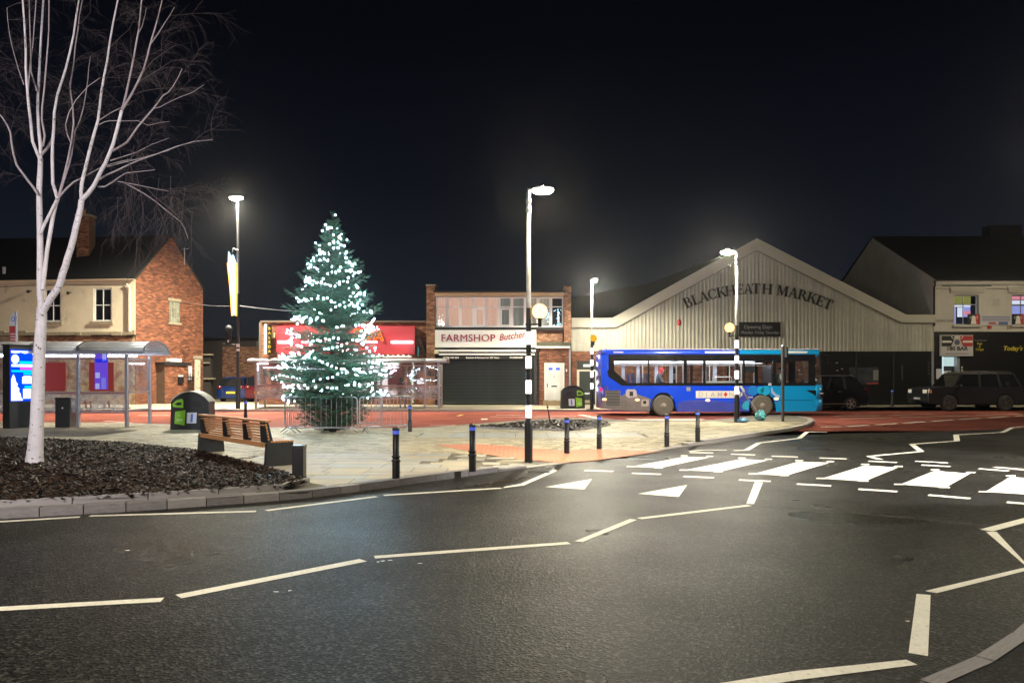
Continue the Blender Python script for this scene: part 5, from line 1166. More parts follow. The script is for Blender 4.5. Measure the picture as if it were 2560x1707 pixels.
hh = (Z(899, D)-zsh0)/ns; m = MB(); m.hexa([(sx0_, -.16, 0), (sx1_, -.16, 0), (sx1_, -.05, 0), (sx0_, -.05, 0), (sx0_, -.235, hh*.76), (sx1_, -.235, hh*.76), (sx1_, -.05, hh*.76), (sx0_, -.05, hh*.76)])
sl_ = m.build('shutter_slat', SHUT, fs); sl_.location = (0, D, zsh0)
for k in range(1, ns): put(sl_.data, 'shutter_slat', fs, (0, D+random.uniform(-.004, .004), zsh0+k*hh))
m = MB(); m.box(sx0_, sx1_, D-.05, D+.28, zsh0, Z(899, D)); m.build('shutter_back', LOUV, fs)
m = MB(); m.box(sx1_+.002, x(1341), D-.25, D+.28, fb, Z(869.5, D)); m.build('shutter_guide', DGREY, fs)
m = MB(); m.box(x(1089), x(1106.5), D-.22, D+.28, fb, Z(899, D)); pnl = m.build('side_panel', BLACK, fs)
for i, ch in enumerate('FRESH MEAT'):
    if ch != ' ': text(ch, .17, LETW, 'lettering', pnl, (x(1095.5), D-.225, Z(911+i*7.2, D)), depth=.003)
m = MB(); m.box(x(1072), x(1081), D-.36, D-.262, Z(938, D), Z(925, D)); m.build('wall_box', BLACK, fs)
# porch block with white door
dr = 1362, 1409
hl = [(x(1360)-x(1341)-.0, x(1411)-x(1341), fb, Z(906, D))]
brick_face(fs, (x(1341)+.004, D-.2), 0, lambda z: (0, x(1422)-x(1341)), fb, Z(871, D), BRICK, MORTAR, hl, name='porch_wall', thick=.45)
brick_face(fs, (x(1341)+.004, D-.02), 0, lambda z: (0, x(1409)-x(1341)-.01), Z(855.5, D), Z(820.5, D), BRICKB, MORTARD, name='upper_wall', thick=.28)
m = MB(); m.box(x(1338), x(1425), D-.36, D-.05, Z(866, D), Z(856, D)); m.build('porch_parapet', pbr('parapet_green', (.075, .078, .05), .85, noise=(3, .25)), fs)
m = MB(); m.box(x(1336), x(1424), D-.40, D-.37, Z(870.5, D), Z(866.3, D)); m.build('porch_fascia', WHITE, fs)
m = MB(); m.box(x(1360)+.01, x(1411)-.01, D-.17, D-.02, fb+.30, Z(907, D)); fr = m.build('door_frame', WHITE, fs)
m = MB(); m.box(x(1365), x(1406), D-.20, D-.172, fb+.38, Z(911, D)); dd = m.build('door', pbr('door_white', (.70, .69, .64), .4), fs)
for (u0, u1, v0, v1) in ((1370, 1382, 934, 955), (1390, 1402, 934, 955), (1370, 1382, 968, 1001), (1390, 1402, 968, 1001)):
    m = MB(); dd_ = D-.2; m.box(x(u0), x(u1), dd_-.012, dd_-.001, Z(v1, D), Z(v0, D)); m.build('door_panel', pbr('panel_white', (.66, .65, .60), .4) if 'panel_white' not in MATS else MATS['panel_white'], dd, bevel=.004)
for u0, u1 in ((1371, 1381), (1389, 1399)):
    m = MB(); m.box(x(u0), x(u1), D-.212, D-.201, Z(925, D), Z(919, D)); m.build('door_light', pbr('door_glass_blue', (.05, .12, .70), .2, emit=((.05, .12, 1), .35)) if 'door_glass_blue' not in MATS else MATS['door_glass_blue'], dd)
m = MB(); m.box(x(1378), x(1392), D-.215, D-.201, Z(967, D), Z(963.5, D)); m.build('letter_slot', BLACKM, dd)
m = MB(); m.ball((x(1384.5), D-.22, Z(941, D)), .035, sc=(.6, .6, 1.3), n=8, k=6); m.build('knocker', BLACKM, dd)
m = MB(); m.box(x(1367), x(1369), D-.25, D-.201, Z(968, D), Z(958, D)); m.build('handle', BLACKM, dd)
m = MB(); m.box(x(1357), x(1414), D-.5, D-.21, fb, fb+.28); m.build('door_step', pbr('step_stone', (.30, .22, .12), .8), fs)
m = MB(); m.tube([(x(1349), D-.26, Z(872, D)), (x(1346), D-.26, Z(880, D)), (x(1346), D-.26, fb)], .045, 8); m.build('drain_pipe', BLACK, fs)
m = MB(); m.tube([(x(1423.5), D-.28, Z(872, D)), (x(1423.5), D-.28, fb+.2)], .05, 8); m.build('rain_pipe', GREYP, fs)
m = MB(); m.box(x(1414), x(1417), D-.25, D-.21, Z(929, D), Z(923, D)); m.build('door_bell', WHITE, fs)
# ---- market hall -----------------------------------------------------------------------------------
D = 40.3; mk = thing('market_hall', 'market hall with wide gable of pale ribbed metal cladding', 'market hall', (0, 0, 0))
x = lambda u: X(u, D)
OUT = [(x(1428.5), Z(795, D)), (x(1530), Z(795, D)), (x(1890), Z(597, D)), (x(2262), Z(787, D)), (x(2334), Z(787, D))]
INN = [(x(1428.5), Z(818, D)), (x(1540), Z(818, D)), (x(1890), Z(626, D)), (x(2250), Z(806, D)), (x(2334), Z(806, D))]
zc = Z(878, D); mb_ = fz_(4, D)-.05
def topz(xx, line):
    for (a, b), (c, d) in zip(line, line[1:]):
        if a <= xx <= c: return b+(d-b)*(xx-a)/(c-a)
    return line[0][1]
m = MB(); per = .205; xa = x(1428.5); sh_n = 0
while xa < x(2334)-.01:
    xb = min(xa+per, x(2334)); r0, r1 = xa+per*.22, xa+per*.34; r2, r3 = xa+per*.66, xa+per*.78
    P = [(xa, 0), (r0, 0), (r1, -.035), (r2, -.035), (r3, 0), (xb, 0)]; P = [(min(p, xb), q) for p, q in P]
    sh_n += 1; t = (.5 if sh_n % 5 else .40)+random.uniform(-.05, .05)
    for (p, q), (r, s) in zip(P, P[1:]):
        if r-p > 1e-4: m.add([(p, D+q, zc), (r, D+s, zc), (r, D+s, topz(r, INN)+.1), (p, D+q, topz(p, INN)+.1)], [(0, 1, 2, 3)], 0, False, t)
    xa = xb
m.build('cladding', CLAD, mk)
m = MB()
for (a, b), (c, d), (e1, f1), (g1, h1) in zip(OUT, OUT[1:], INN, INN[1:]):
    m.hexa([(e1, D-.12, f1), (g1, D-.12, h1), (g1, D+.1, h1), (e1, D+.1, f1), (a, D-.16, b), (c, D-.16, d), (c, D+.1, d), (a, D+.1, b)])
m.build('fascia', CLADF, mk)
m = MB()
for (e1, f1), (g1, h1) in zip(INN, INN[1:]): m.hexa([(e1, D-.125, f1-.05), (g1, D-.125, h1-.05), (g1, D-.04, h1-.05), (e1, D-.04, f1-.05), (e1, D-.14, f1-.004), (g1, D-.14, h1-.004), (g1, D-.04, h1-.004), (e1, D-.04, f1-.004)])
m.build('fascia_drip', pbr('drip_grey', (.2, .19, .15), .6), mk)
m = MB()
for (a, b), (c, d) in zip(OUT, OUT[1:]): m.hexa([(a, D+.11, b-.12), (c, D+.11, d-.12), (c, D+24, d-.12), (a, D+24, b-.12), (a, D+.11, b-.02), (c, D+.11, d-.02), (c, D+24, d-.02), (a, D+24, b-.02)])
m.build('roof', ROOFD, mk)
DB = 47.0; xx_ = lambda u: X(u, DB)
m = MB(); m.ext([(xx_(1428), 4), (xx_(1428), Z(748, DB)), (xx_(1540), Z(722, DB)), (xx_(1615), Z(712, DB)), (xx_(1800), Z(640, DB)), (xx_(1850), Z(640, DB)), (xx_(1850), 4)], DB, DB+18); m.build('rear_roof', ROOFD, mk)
m = MB(); m.box(x(1428.5), x(2334), D+.12, D+.3, mb_, zc+.4); m.build('inner_wall', BLACKM, mk)
xd0, xd1 = x(1442), x(1494)
brick_face(mk, (x(1428.5), D-.02), 0, lambda z: (0, x(2048)-x(1428.5)), mb_, zc-.02, BRICK, MORTAR, [(xd0-x(1428.5), xd1-x(1428.5), mb_, Z(902, D))], name='brick_wall', thick=.1)
m = MB(); m.box(xd0, xd0+.13, D-.06, D+.08, mb_, Z(924, D)); m.box(xd1-.13, xd1, D-.06, D+.08, mb_, Z(924, D)); m.box(xd0+.13, xd1-.13, D-.06, D+.08, Z(928, D), Z(924, D)); m.build('door_frame', pbr('frame_cream', (.62, .56, .44), .5), mk)
m = MB(); m.box(xd0+.132, xd1-.132, D+.01, D+.07, mb_+.1, Z(928, D)-.003); dk = m.build('door', pbr('door_green', (.018, .024, .018), .45), mk)
m = MB(); m.box(x(1461), x(1476), D-.02, D+.008, Z(985, D), Z(981.5, D)); m.build('letter_slot', STICK, dk); m = MB(); m.box(x(1455), x(1476), D-.03, D+.008, mb_+.12, mb_+.28); m.build('kick_plate', pbr('brass_plate', (.45, .38, .24), .4), dk)
m = MB(); m.box(xd0+.01, xd1-.01, D-.03, D+.07, Z(924, D)+.003, Z(903, D)); tr = m.build('transom_panel', pbr('door_green_2', (.018, .022, .018), .5), mk); m = MB(); m.box(x(1458), x(1476), D-.045, D-.032, Z(917, D), Z(910.5, D)); m.build('name_plate', STICK, tr)
# black shop front under the right half
m = MB(); m.box(x(2048)+.003, x(2334), D-.03, D+.1, mb_, zc-.02); sf = m.build('shop_front', pbr('front_black', (.006, .007, .007), .35), mk)
for u in (2048, 2140, 2232, 2330): m = MB(); m.box(x(u)-.05, x(u)+.05, D-.09, D-.032, mb_, zc-.03); m.build('front_post', BLACKM if u < 2330 else GREYP, sf)
m = MB(); m.box(x(2123), x(2195), D-.045, D-.032, Z(960, D), Z(918, D)); fw_ = m.build('front_window', pbr('window_dim', (.05, .052, .06), .2, noise=(3, .4)), sf)
m = MB(); m.box(x(2182), x(2195), D-.052, D-.046, Z(950, D), Z(925, D)); m.build('notice', pbr('notice_grey', (.18, .18, .17), .5), fw_); m = MB(); m.box(x(2166), x(2195), D-.05, D-.046, Z(960, D), Z(957, D)); m.build('red_strip', POSTR, fw_)
for i, ch in enumerate('MARKET'): text(ch, .16, pbr('front_letter', (.15, .15, .14), .6) if i == 0 else MATS['front_letter'], 'lettering', sf, (x(2255), D-.034, Z(920+i*6.2, D)), depth=.003)
for i, ch in enumerate('OPEN'): text(ch, .15, MATS['front_letter'], 'lettering', sf, (x(2321), D-.034, Z(910+i*9, D)), depth=.003)
for u, v in ((2091, 907), (2092, 926), (2104, 922)): m = MB(); m.ball((x(u), D-.06, Z(v, D)), .05, n=8, k=6, sc=(1.4, .5, .7)); m.build('sensor', pbr('sensor_grey', (.3, .3, .28), .5) if 'sensor_grey' not in MATS else MATS['sensor_grey'], sf)
m = MB(); m.lathe([(.115, -.03), (.115, 0), (.02, .03)], 16); rd = m.build('alarm_bell', pbr('alarm_red', (.45, .02, .03), .4), mk); rd.location = (x(1697.5), D-.06, Z(806.5, D)); rd.rotation_euler = (math.pi/2, 0, 0); rd.scale = (1, 1.55, 1)
m = MB(); m.box(x(1846), x(1949), D-.14, D-.05, Z(840, D), Z(807, D)); ob = m.build('opening_sign', pbr('sign_black', (.012, .011, .012), .35), mk)
m = MB(); a, b, c, d = x(1846), x(1949), Z(840, D), Z(807, D)
m.box(a-.02, b+.02, D-.15, D-.05, c-.03, c-.001); m.box(a-.02, b+.02, D-.15, D-.05, d+.001, d+.03); m.build('sign_frame', BLACKM, ob)
LG = pbr('letter_grey', (.30, .29, .29), .6)
# ---- serif capitals (thick and thin strokes with serifs)
def glyph(ch):
    P = []; R = lambda a, b, c, d: P.append([(a, b), (c, b), (c, d), (a, d)])
    T, t_ = .20, .075
    def stem(xc, w=T): R(xc-w/2, 0, xc+w/2, 1); R(xc-w/2-.10, 0, xc+w/2+.10, .055); R(xc-w/2-.10, .945, xc+w/2+.10, 1)
    def arc(cx, cy, rx, ry, a0, a1, tw, th, n=14):
        for i in range(n):
            a, b = math.radians(a0+(a1-a0)*i/n), math.radians(a0+(a1-a0)*(i+1)/n)
            q = lambda w, f: (cx+(rx-tw*f)*math.cos(w), cy+(ry-th*f)*math.sin(w)); P.append([q(a, 0), q(b, 0), q(b, 1), q(a, 1)])
    if ch == 'B': stem(.22); R(.22, 0, .45, t_); R(.22, .5, .45, .56); R(.22, 1-t_, .45, 1); arc(.43, .76, .27, .24, -90, 90, .17, t_); arc(.45, .27, .33, .27, -90, 90, .19, t_); w = .85
    elif ch == 'L': stem(.22); R(.22, 0, .74, t_); P.append([(.68, 0), (.76, 0), (.78, .28), (.74, .28)]); w = .84
    elif ch == 'A': P.append([(.10, 0), (.18, 0), (.50, 1), (.42, 1)]); P.append([(.66, 0), (.88, 0), (.54, 1), (.40, 1)]); R(.24, .30, .72, .37); R(.0, 0, .28, .05); R(.56, 0, .98, .05); w = .98
    elif ch == 'C': arc(.50, .5, .46, .51, 42, 318, .19, t_); P.append([(.80, .66), (.86, .66), (.86, .98), (.80, .90)]); P.append([(.80, .12), (.86, .05), (.88, .26), (.83, .26)]); w = .95
    elif ch == 'K': stem(.22); P.append([(.30, .40), (.38, .40), (.80, .96), (.70, .96)]); P.append([(.38, .56), (.50, .66), (.98, .03), (.74, .03)]); R(.60, .95, .92, 1); R(.64, 0, 1.02, .05); w = 1.0
    elif ch == 'H': stem(.22); stem(.84); R(.3, .47, .76, .54); w = 1.06
    elif ch == 'E': stem(.22); R(.22, 0, .74, t_); R(.22, .47, .58, .54); R(.22, 1-t_, .70, 1); R(.66, .74, .72, 1); R(.56, .38, .61, .64); P.append([(.70, 0), (.77, 0), (.78, .28), (.74, .28)]); w = .84
    elif ch == 'T': R(.36, 0, .56, 1); R(.26, 0, .66, .055); R(.06, 1-t_, .86, 1); P.append([(.06, .72), (.10, .72), (.14, 1), (.06, 1)]); P.append([(.82, .72), (.86, .72), (.86, 1), (.78, 1)]); w = .92
    elif ch == 'M': R(.14, 0, .21, 1); R(.04, 0, .31, .05); R(.86, 0, 1.06, 1); R(.76, 0, 1.16, .05); P.append([(.12, 1), (.34, 1), (.64, .10), (.52, .02)]); P.append([(.54, .05), (.60, .05), (.92, 1), (.84, 1)]); R(.03, .95, .32, 1); R(.84, .95, 1.16, 1); w = 1.2
    elif ch == 'R': stem(.22); R(.22, .48, .45, .55); R(.22, 1-t_, .45, 1); arc(.43, .745, .30, .255, -90, 90, .18, t_); P.append([(.38, .52), (.56, .52), (1.0, .03), (.76, .03)]); R(.72, 0, 1.04, .05); w = .98
    return P, w
def serif(s, size, parent, mat, plane_y, place):
    for ch, (cx, cz, rot) in zip(s, place):
        P, w = glyph(ch); m = MB()
        for poly in P:
            A_ = sum(a[0]*b[1]-b[0]*a[1] for a, b in zip(poly, poly[1:]+poly[:1]))
            m.ext([((p-w/2)*size, (q-.5)*size) for p, q in (poly if A_ > 0 else poly[::-1])], -.02, .02, 'y', t=random.random())
        o = m.build('sign_letter', mat, parent); o.location = (cx, plane_y, cz); o.rotation_euler = (0, -rot, 0)
cu_, cv_, rr = 1889, 1163, 441                                          # arc centre and radius in the photo's pixels
def arcplace(us):
    out = []
    for u in us:
        s = (u-cu_)/rr; v = cv_-math.sqrt(rr*rr-(u-cu_)**2); out.append((x(u), Z(v, D), -math.asin(s)))
    return out
serif('BLACKHEATH', .56, mk, LETB, D-.06, arcplace([1719, 1738.5, 1758.5, 1780, 1802.5, 1825.5, 1849, 1870, 1889.5, 1917]))
serif('MARKET', .56, mk, LETB, D-.06, arcplace([1956, 1983, 2006, 2029, 2050, 2069]))
text('Opening Days', .27, LG, 'lettering', ob, (x(1893), D-.144, Z(821.5, D)), depth=.003)
text('Monday  Friday  Saturday', .205, LG, 'lettering', ob, (x(1898), D-.144, Z(834.5, D)), depth=.003, sx=.97)
# ---- pub on the right ---------------------------------------------------------------------------------
D = 40.3; pub = thing('pub_building', 'rendered two storey pub with black ground floor and steep dark roof', 'pub', (0, 0, 0))
x0p = x(2336); x1p = x0p+24; zb_ = fz_(23, D)-.05; ze_ = Z(696, D); ydp = 6.85; zr_ = 10.75; zfl = Z(829, D)
W1 = (x(2386), x(2447), Z(812, D), Z(737, D)); W2 = (x(2530), x(2592), Z(812, D), Z(737, D)); W3 = (x(2680), x(2742), Z(812, D), Z(737, D))
m = MB(); xs = [x0p, W1[0], W1[1], W2[0], W2[1], W3[0], W3[1], x1p]
for i in range(0, 8, 2): m.box(xs[i], xs[i+1], D, D+.3, zfl, ze_)
for w in (W1, W2, W3): m.box(w[0], w[1], D, D+.3, zfl, w[2]); m.box(w[0], w[1], D, D+.3, w[3], ze_)
m.build('front_wall', PUBR, pub)
m = MB(); m.ext([(D+.002, zb_), (D+2*ydp, zb_), (D+2*ydp, ze_), (D+ydp, zr_), (D+.002, ze_)], x0p-.02, x0p+.28, 'x'); m.build('gable_wall', PUBR, pub)
roofquad('roof', (x0p-.05, D-.25, ze_-.12), (x1p, D-.25, ze_-.12), (x1p, D+ydp, zr_), (x0p-.05, D+ydp, zr_), .12, ROOFD, pub)
roofquad('rear_roof', (x0p-.05, D+ydp, zr_), (x1p, D+ydp, zr_), (x1p, D+2*ydp+.2, ze_), (x0p-.05, D+2*ydp+.2, ze_), .12, ROOFD, pub)
m = MB(); m.box(x0p+7.2, x0p+9.2, D+ydp-.4, D+ydp+.4, zr_-.6, zr_+.75); m.build('chimney', ROOFD, pub)
m = MB(); m.box(x0p, x1p, D-.16, D-.002, Z(712, D), Z(704, D)); m.box(x0p, x1p, D-.10, D-.002, Z(722, D), Z(713, D)); m.build('cornice', PUBR, pub)
m = MB(); m.tube([(x0p-.06, D-.1, ze_-.15), (x0p+.02, D-.08, ze_-.3), (x0p-.05, D-.07, ze_-.5), (x0p-.05, D-.07, Z(815, D))], .05, 8); m.build('drain_pipe', BLACKM, pub)
m = MB(); m.box(x(2352), x(2475), D-.13, D-.10, Z(716, D), Z(714, D)); m.build('wall_cable', BLACKM, pub)
PW = [glow('pub_glow_violet', (.42, .46, 1.0), .85), glow('pub_glow_white', (.80, .85, 1.0), 1.1), glow('pub_glow_yellow', (.62, .60, .16), .42), glow('pub_glow_pink', (1.0, .32, .42), .9)]
def pubwin(w, kinds):
    a, b, c, d = w; q = MB(); wd = b-a
    fo = win(pub, a, b, c, d, D+.18, GREYP, GL_THIN, .06, (a+wd*.42,), (c+(d-c)*.68,), name='window')
    for (f0, f1, g0, g1, k) in kinds:
        q = MB(); q.box(a+wd*f0, a+wd*f1, D+.75-.02*k, D+.76-.02*k, c+(d-c)*g0, c+(d-c)*g1); q.build('lit_interior', PW[k], fo)
    q = MB(); q.hexa([(a-.22, D-.12, d+.18), (b+.22, D-.12, d+.18), (b+.22, D-.002, d+.18), (a-.22, D-.002, d+.18), (a-.34, D-.16, d+.42), (b+.34, D-.16, d+.42), (b+.34, D-.002, d+.42), (a-.34, D-.002, d+.42)]); q.box(a-.26, b+.26, D-.09, D-.002, d+.10, d+.175); q.build('window_hood', PUBR, pub)
    q = MB(); q.box(a-.1, b+.1, D-.14, D-.002, c-.12, c-.003); q.build('window_sill', PUBR, pub)
pubwin(W1, [(0, 1, .73, 1, 2), (0, 1, .64, .73, 1), (.0, .40, .06, .62, 0), (.45, .72, .3, .62, 1), (.72, 1, .3, .64, 0), (.72, .98, .36, .5, 3)])
pubwin(W2, [(0, 1, .88, 1, 3), (0, 1, .70, .86, 1), (0, .5, .06, .68, 0), (.08, .22, .3, .6, 3), (.5, 1, .1, .68, 0)])
pubwin(W3, [(0, 1, .7, .95, 1), (0, 1, .1, .68, 0)])
def flagpanel(u0):                                                       # small black, white and red panel on a sill
    q = MB(); a, b, c, d = x(u0), x(u0+29), Z(811, D), Z(785, D); q.box(a, b, D-.05, D-.02, c, d); o = q.build('window_banner', LETB, pub)
    q = MB(); q.ext([(a+.16, c+.02), (b-.16, c+.02), ((a+b)/2+.06, d-.1), ((a+b)/2-.06, d-.1)], D-.06, D-.051); q.build('white_wedge', pbr('banner_white', (.72, .66, .6), .5) if 'banner_white' not in MATS else MATS['banner_white'], o)
    q = MB(); q.box(b-.2, b, D-.058, D-.051, c, d); q.build('red_edge', POSTR, o)
    text('OAO', .2, LETW, 'lettering', o, ((a+b)/2, D-.065, c+.30), depth=.003)
flagpanel(2418); flagpanel(2529)
q = MB(); q.box(x(2449), x(2527), D-.05, D-.01, Z(813, D), Z(788, D)); bn = q.build('banner', pbr('banner_pale', (.5, .48, .5), .5), pub)
for i in range(3): q = MB(); q.box(x(2453), x(2524), D-.056, D-.051, Z(793+i*4.6, D), Z(791+i*4.6, D)); q.build('banner_line', pbr('banner_blue', (.10, .13, .28), .5) if 'banner_blue' not in MATS else MATS['banner_blue'], bn)
q = MB(); q.box(x(2495), x(2518), D-.056, D-.051, Z(812, D), Z(804.5, D)); q.build('blue_block', MATS['banner_blue'], bn)
q = MB(); q.box(x(2470), x(2488), D-.056, D-.051, Z(810, D), Z(805.5, D)); q.build('red_block', POSTR, bn)
q = MB(); q.box(x(2482), x(2499), D-.02, D-.002, Z(765, D), Z(747, D)); q.build('wall_plaque', pbr('plaque', (.44, .41, .37), .8), pub)
q = MB(); q.box(x(2342), x(2383), D-.02, D-.002, Z(806, D), Z(797, D)); sn = q.build('street_nameplate', pbr('plate_grey', (.42, .40, .36), .6), pub); text('LONG LANE', .16, LETB, 'lettering', sn, (x(2362.5), D-.024, Z(804.5, D)), depth=.003)
for u, mt in ((2473, POSTR), (2522, STONE)): q = MB(); q.box(x(u-5), x(u+5), D-.04, D-.002, Z(822, D), Z(814, D)); q.build('small_plaque', mt, pub)
m = MB(); m.box(x(2353), x1p, D-.04, D+.25, zb_, zfl-.003)
xdl, xdr = x(2354), x(2399)
m = MB(); m.box(x0p, xdl, D-.04, D+.25, zb_, zfl-.003); m.box(xdr, x1p, D-.04, D+.25, zb_, zfl-.003); m.box(xdl, xdr, D-.04, D+.25, Z(891, D), zfl-.003); gf = m.build('ground_floor', pbr('pub_black', (.007, .007, .008), .4), pub)
m = MB(); m.box(xdl, xdr, D+.35, D+.38, zb_, Z(891, D)); m.build('porch_back', pbr('porch_black', (.02, .022, .024), .5), gf)
m = MB(); m.box(xdl+.05, xdr-.14, D+.28, D+.34, Z(915, D), Z(892, D)); m.build('lit_fanlight', glow('fanlight', (.70, .93, .92), .72), gf)
m = MB(); m.box(xdl, xdl+.14, D+.05, D+.3, zb_, Z(891, D)); m.build('lit_jamb', glow('jamb_glow', (.75, .93, .95), .85), gf); m = MB(); m.box(xdr-.14, xdr, D-.02, D+.3, zb_, Z(891, D)); m.build('door_jamb', GREYP, gf)
m = MB(); m.box(xdl+.2, xdr-.2, D+.26, D+.32, zb_, Z(919, D)); dr_ = m.build('door', pbr('pub_door', (.05, .055, .065), .35), gf); m = MB(); m.box(x(2366), x(2384), D+.24, D+.258, Z(940, D), Z(927, D)); nt_ = m.build('notice', STICK, dr_)
m = MB(); m.box(x(2376), x(2383), D+.232, D+.238, Z(938, D), Z(930, D)); m.build('red_mark', POSTR, nt_)
m = MB(); m.box(x(2339), x(2354)-.01, D-.07, D-.042, Z(947, D), Z(922, D)); m.build('poster', STICK, gf)
for i, ch in enumerate('BAR'): text(ch, .17, LETW, 'lettering', gf, (x(2404), D-.045, Z(921+i*7, D)), depth=.003)
m = MB(); m.box(x(2347), x(2427), D-.2, D-.05, Z(890, D), Z(838, D)); br_ = m.build('bar_sign', pbr('bar_sign_white', (.50, .48, .48), .5), gf)
yS = D-.203
m = MB(); m.ext([(x(2349), Z(866, D)), (x(2372), Z(866, D)), (x(2383), Z(840, D)), (x(2349), Z(840, D))], yS-.01, yS); m.build('black_field', LETB, br_)
m = MB(); m.ext([(x(2402), Z(866, D)), (x(2426), Z(866, D)), (x(2426), Z(840, D)), (x(2391), Z(840, D))], yS-.01, yS); m.build('red_field', POSTR, br_)
m = MB()
for k in range(20): a, b = k*math.pi/10, (k+1)*math.pi/10; c_ = (x(2387), Z(856, D)); m.add([(c_[0], yS-.014, c_[1]), (c_[0]+.15*math.cos(a), yS-.014, c_[1]+.15*math.sin(a)), (c_[0]+.15*math.cos(b), yS-.014, c_[1]+.15*math.sin(b))], [(0, 1, 2)])
m.build('dartboard_disc', pbr('dart_grey', (.10, .10, .16), .5), br_)
for a, b in ((2350, 2373), (2401, 2425)): m = MB(); m.box(x(a), x(b), yS-.016, yS-.011, Z(857, D), Z(852, D)); m.build('white_bar', MATS['banner_white'], br_)
text('OAO', .28, LETW, 'lettering', br_, (x(2387), yS-.02, Z(847, D)), depth=.004); text('180 BAR', .29, LETB, 'lettering', br_, (x(2387), yS-.004, Z(876, D)), depth=.004, bold=.008, sx=1.1)
m = MB(); m.box(x(2358), x(2416), yS-.006, yS, Z(886, D), Z(883, D)); m.build('print_line', pbr('print_mauve', (.3, .26, .32), .5), br_)
yl = D-.044
text('Traditional', .115, pbr('letter_dim', (.22, .22, .2), .6), 'lettering', gf, (x(2449), yl, Z(852.5, D)), depth=.003, sx=1.3)
text('Fish', .19, LETY, 'lettering', gf, (x(2448), yl, Z(862, D)), depth=.003); text('&', .16, LETY, 'lettering', gf, (x(2448), yl, Z(868.5, D)), depth=.003); text('Chips', .19, LETY, 'lettering', gf, (x(2448), yl, Z(876, D)), depth=.003)
text("Today's", .34, LETY, 'lettering', gf, (x(2506), yl, Z(876, D)), depth=.003, align='LEFT', shear=.25, bold=.006)
# ------------------------------------------------------------------ people
def person(name, label, loc, rz, J, RAD, edges, body_mat, extras, group=None, mats=None):
    """One continuous skinned body from joints J (metres, local), radii RAD and bone edges; hair or clothing as children."""
    ks = list(J); me = bpy.data.meshes.new('tmp'); me.from_pydata([J[k] for k in ks], [(ks.index(a), ks.index(b)) for a, b in edges], [])
    o = bpy.data.objects.new('tmp', me); COL.objects.link(o); md = o.modifiers.new('skin', 'SKIN'); me.skin_vertices or me.attributes
    for i, k in enumerate(ks):
        r = RAD[k]; r = r if isinstance(r, tuple) else (r, r); me.skin_vertices[0].data[i].radius = r
        me.skin_vertices[0].data[i].use_root = (k == 'pelvis')
    o.modifiers.new('sub', 'SUBSURF').levels = 2; o.modifiers['sub'].render_levels = 2
    dg = bpy.context.evaluated_depsgraph_get(); m2 = bpy.data.meshes.new_from_object(o.evaluated_get(dg)); bpy.data.objects.remove(o)
    for p in m2.polygons: p.use_smooth = True
    m2.materials.clear()
    for q in body_mat: m2.materials.append(q[0])
    for p in m2.polygons:                                     # skin, coat, trousers by region of the body
        c = p.center
        for i, q in enumerate(body_mat):
            if q[1](c): p.material_index = i; break
    t = bpy.data.objects.new(name, m2); COL.objects.link(t); t.location = loc; t.rotation_euler = (0, 0, rz); tag(t, label, 'person', group)
    for nm, mb, mt in extras: mb.build(nm, mt, t)
    return t
def fingers(J, RAD, E, hand, d, s):
    """five short chains out of a palm; d = pointing direction, s = +1/-1 for the thumb side"""
    h = Vector(J[hand]); d = Vector(d).normalized(); a = d.cross(Vector((0, 0, 1))); a = a.normalized() if a.length > .1 else Vector((1, 0, 0)); dn = d.cross(a)
    for i, (off, L) in enumerate(((-.03, .065), (-.01, .078), (.01, .073), (.03, .055))):
        k1, k2 = f'{hand}f{i}a', f'{hand}f{i}b'; J[k1] = tuple(h+d*(.05+L*.5)+a*off); J[k2] = tuple(h+d*(.05+L*.9)+a*off-dn*.02); RAD[k1] = .009; RAD[k2] = .008; E += [(hand, k1), (k1, k2)]
    k1 = f'{hand}th'; J[k1] = tuple(h+d*.04+a*s*.055); RAD[k1] = .011; E.append((hand, k1))
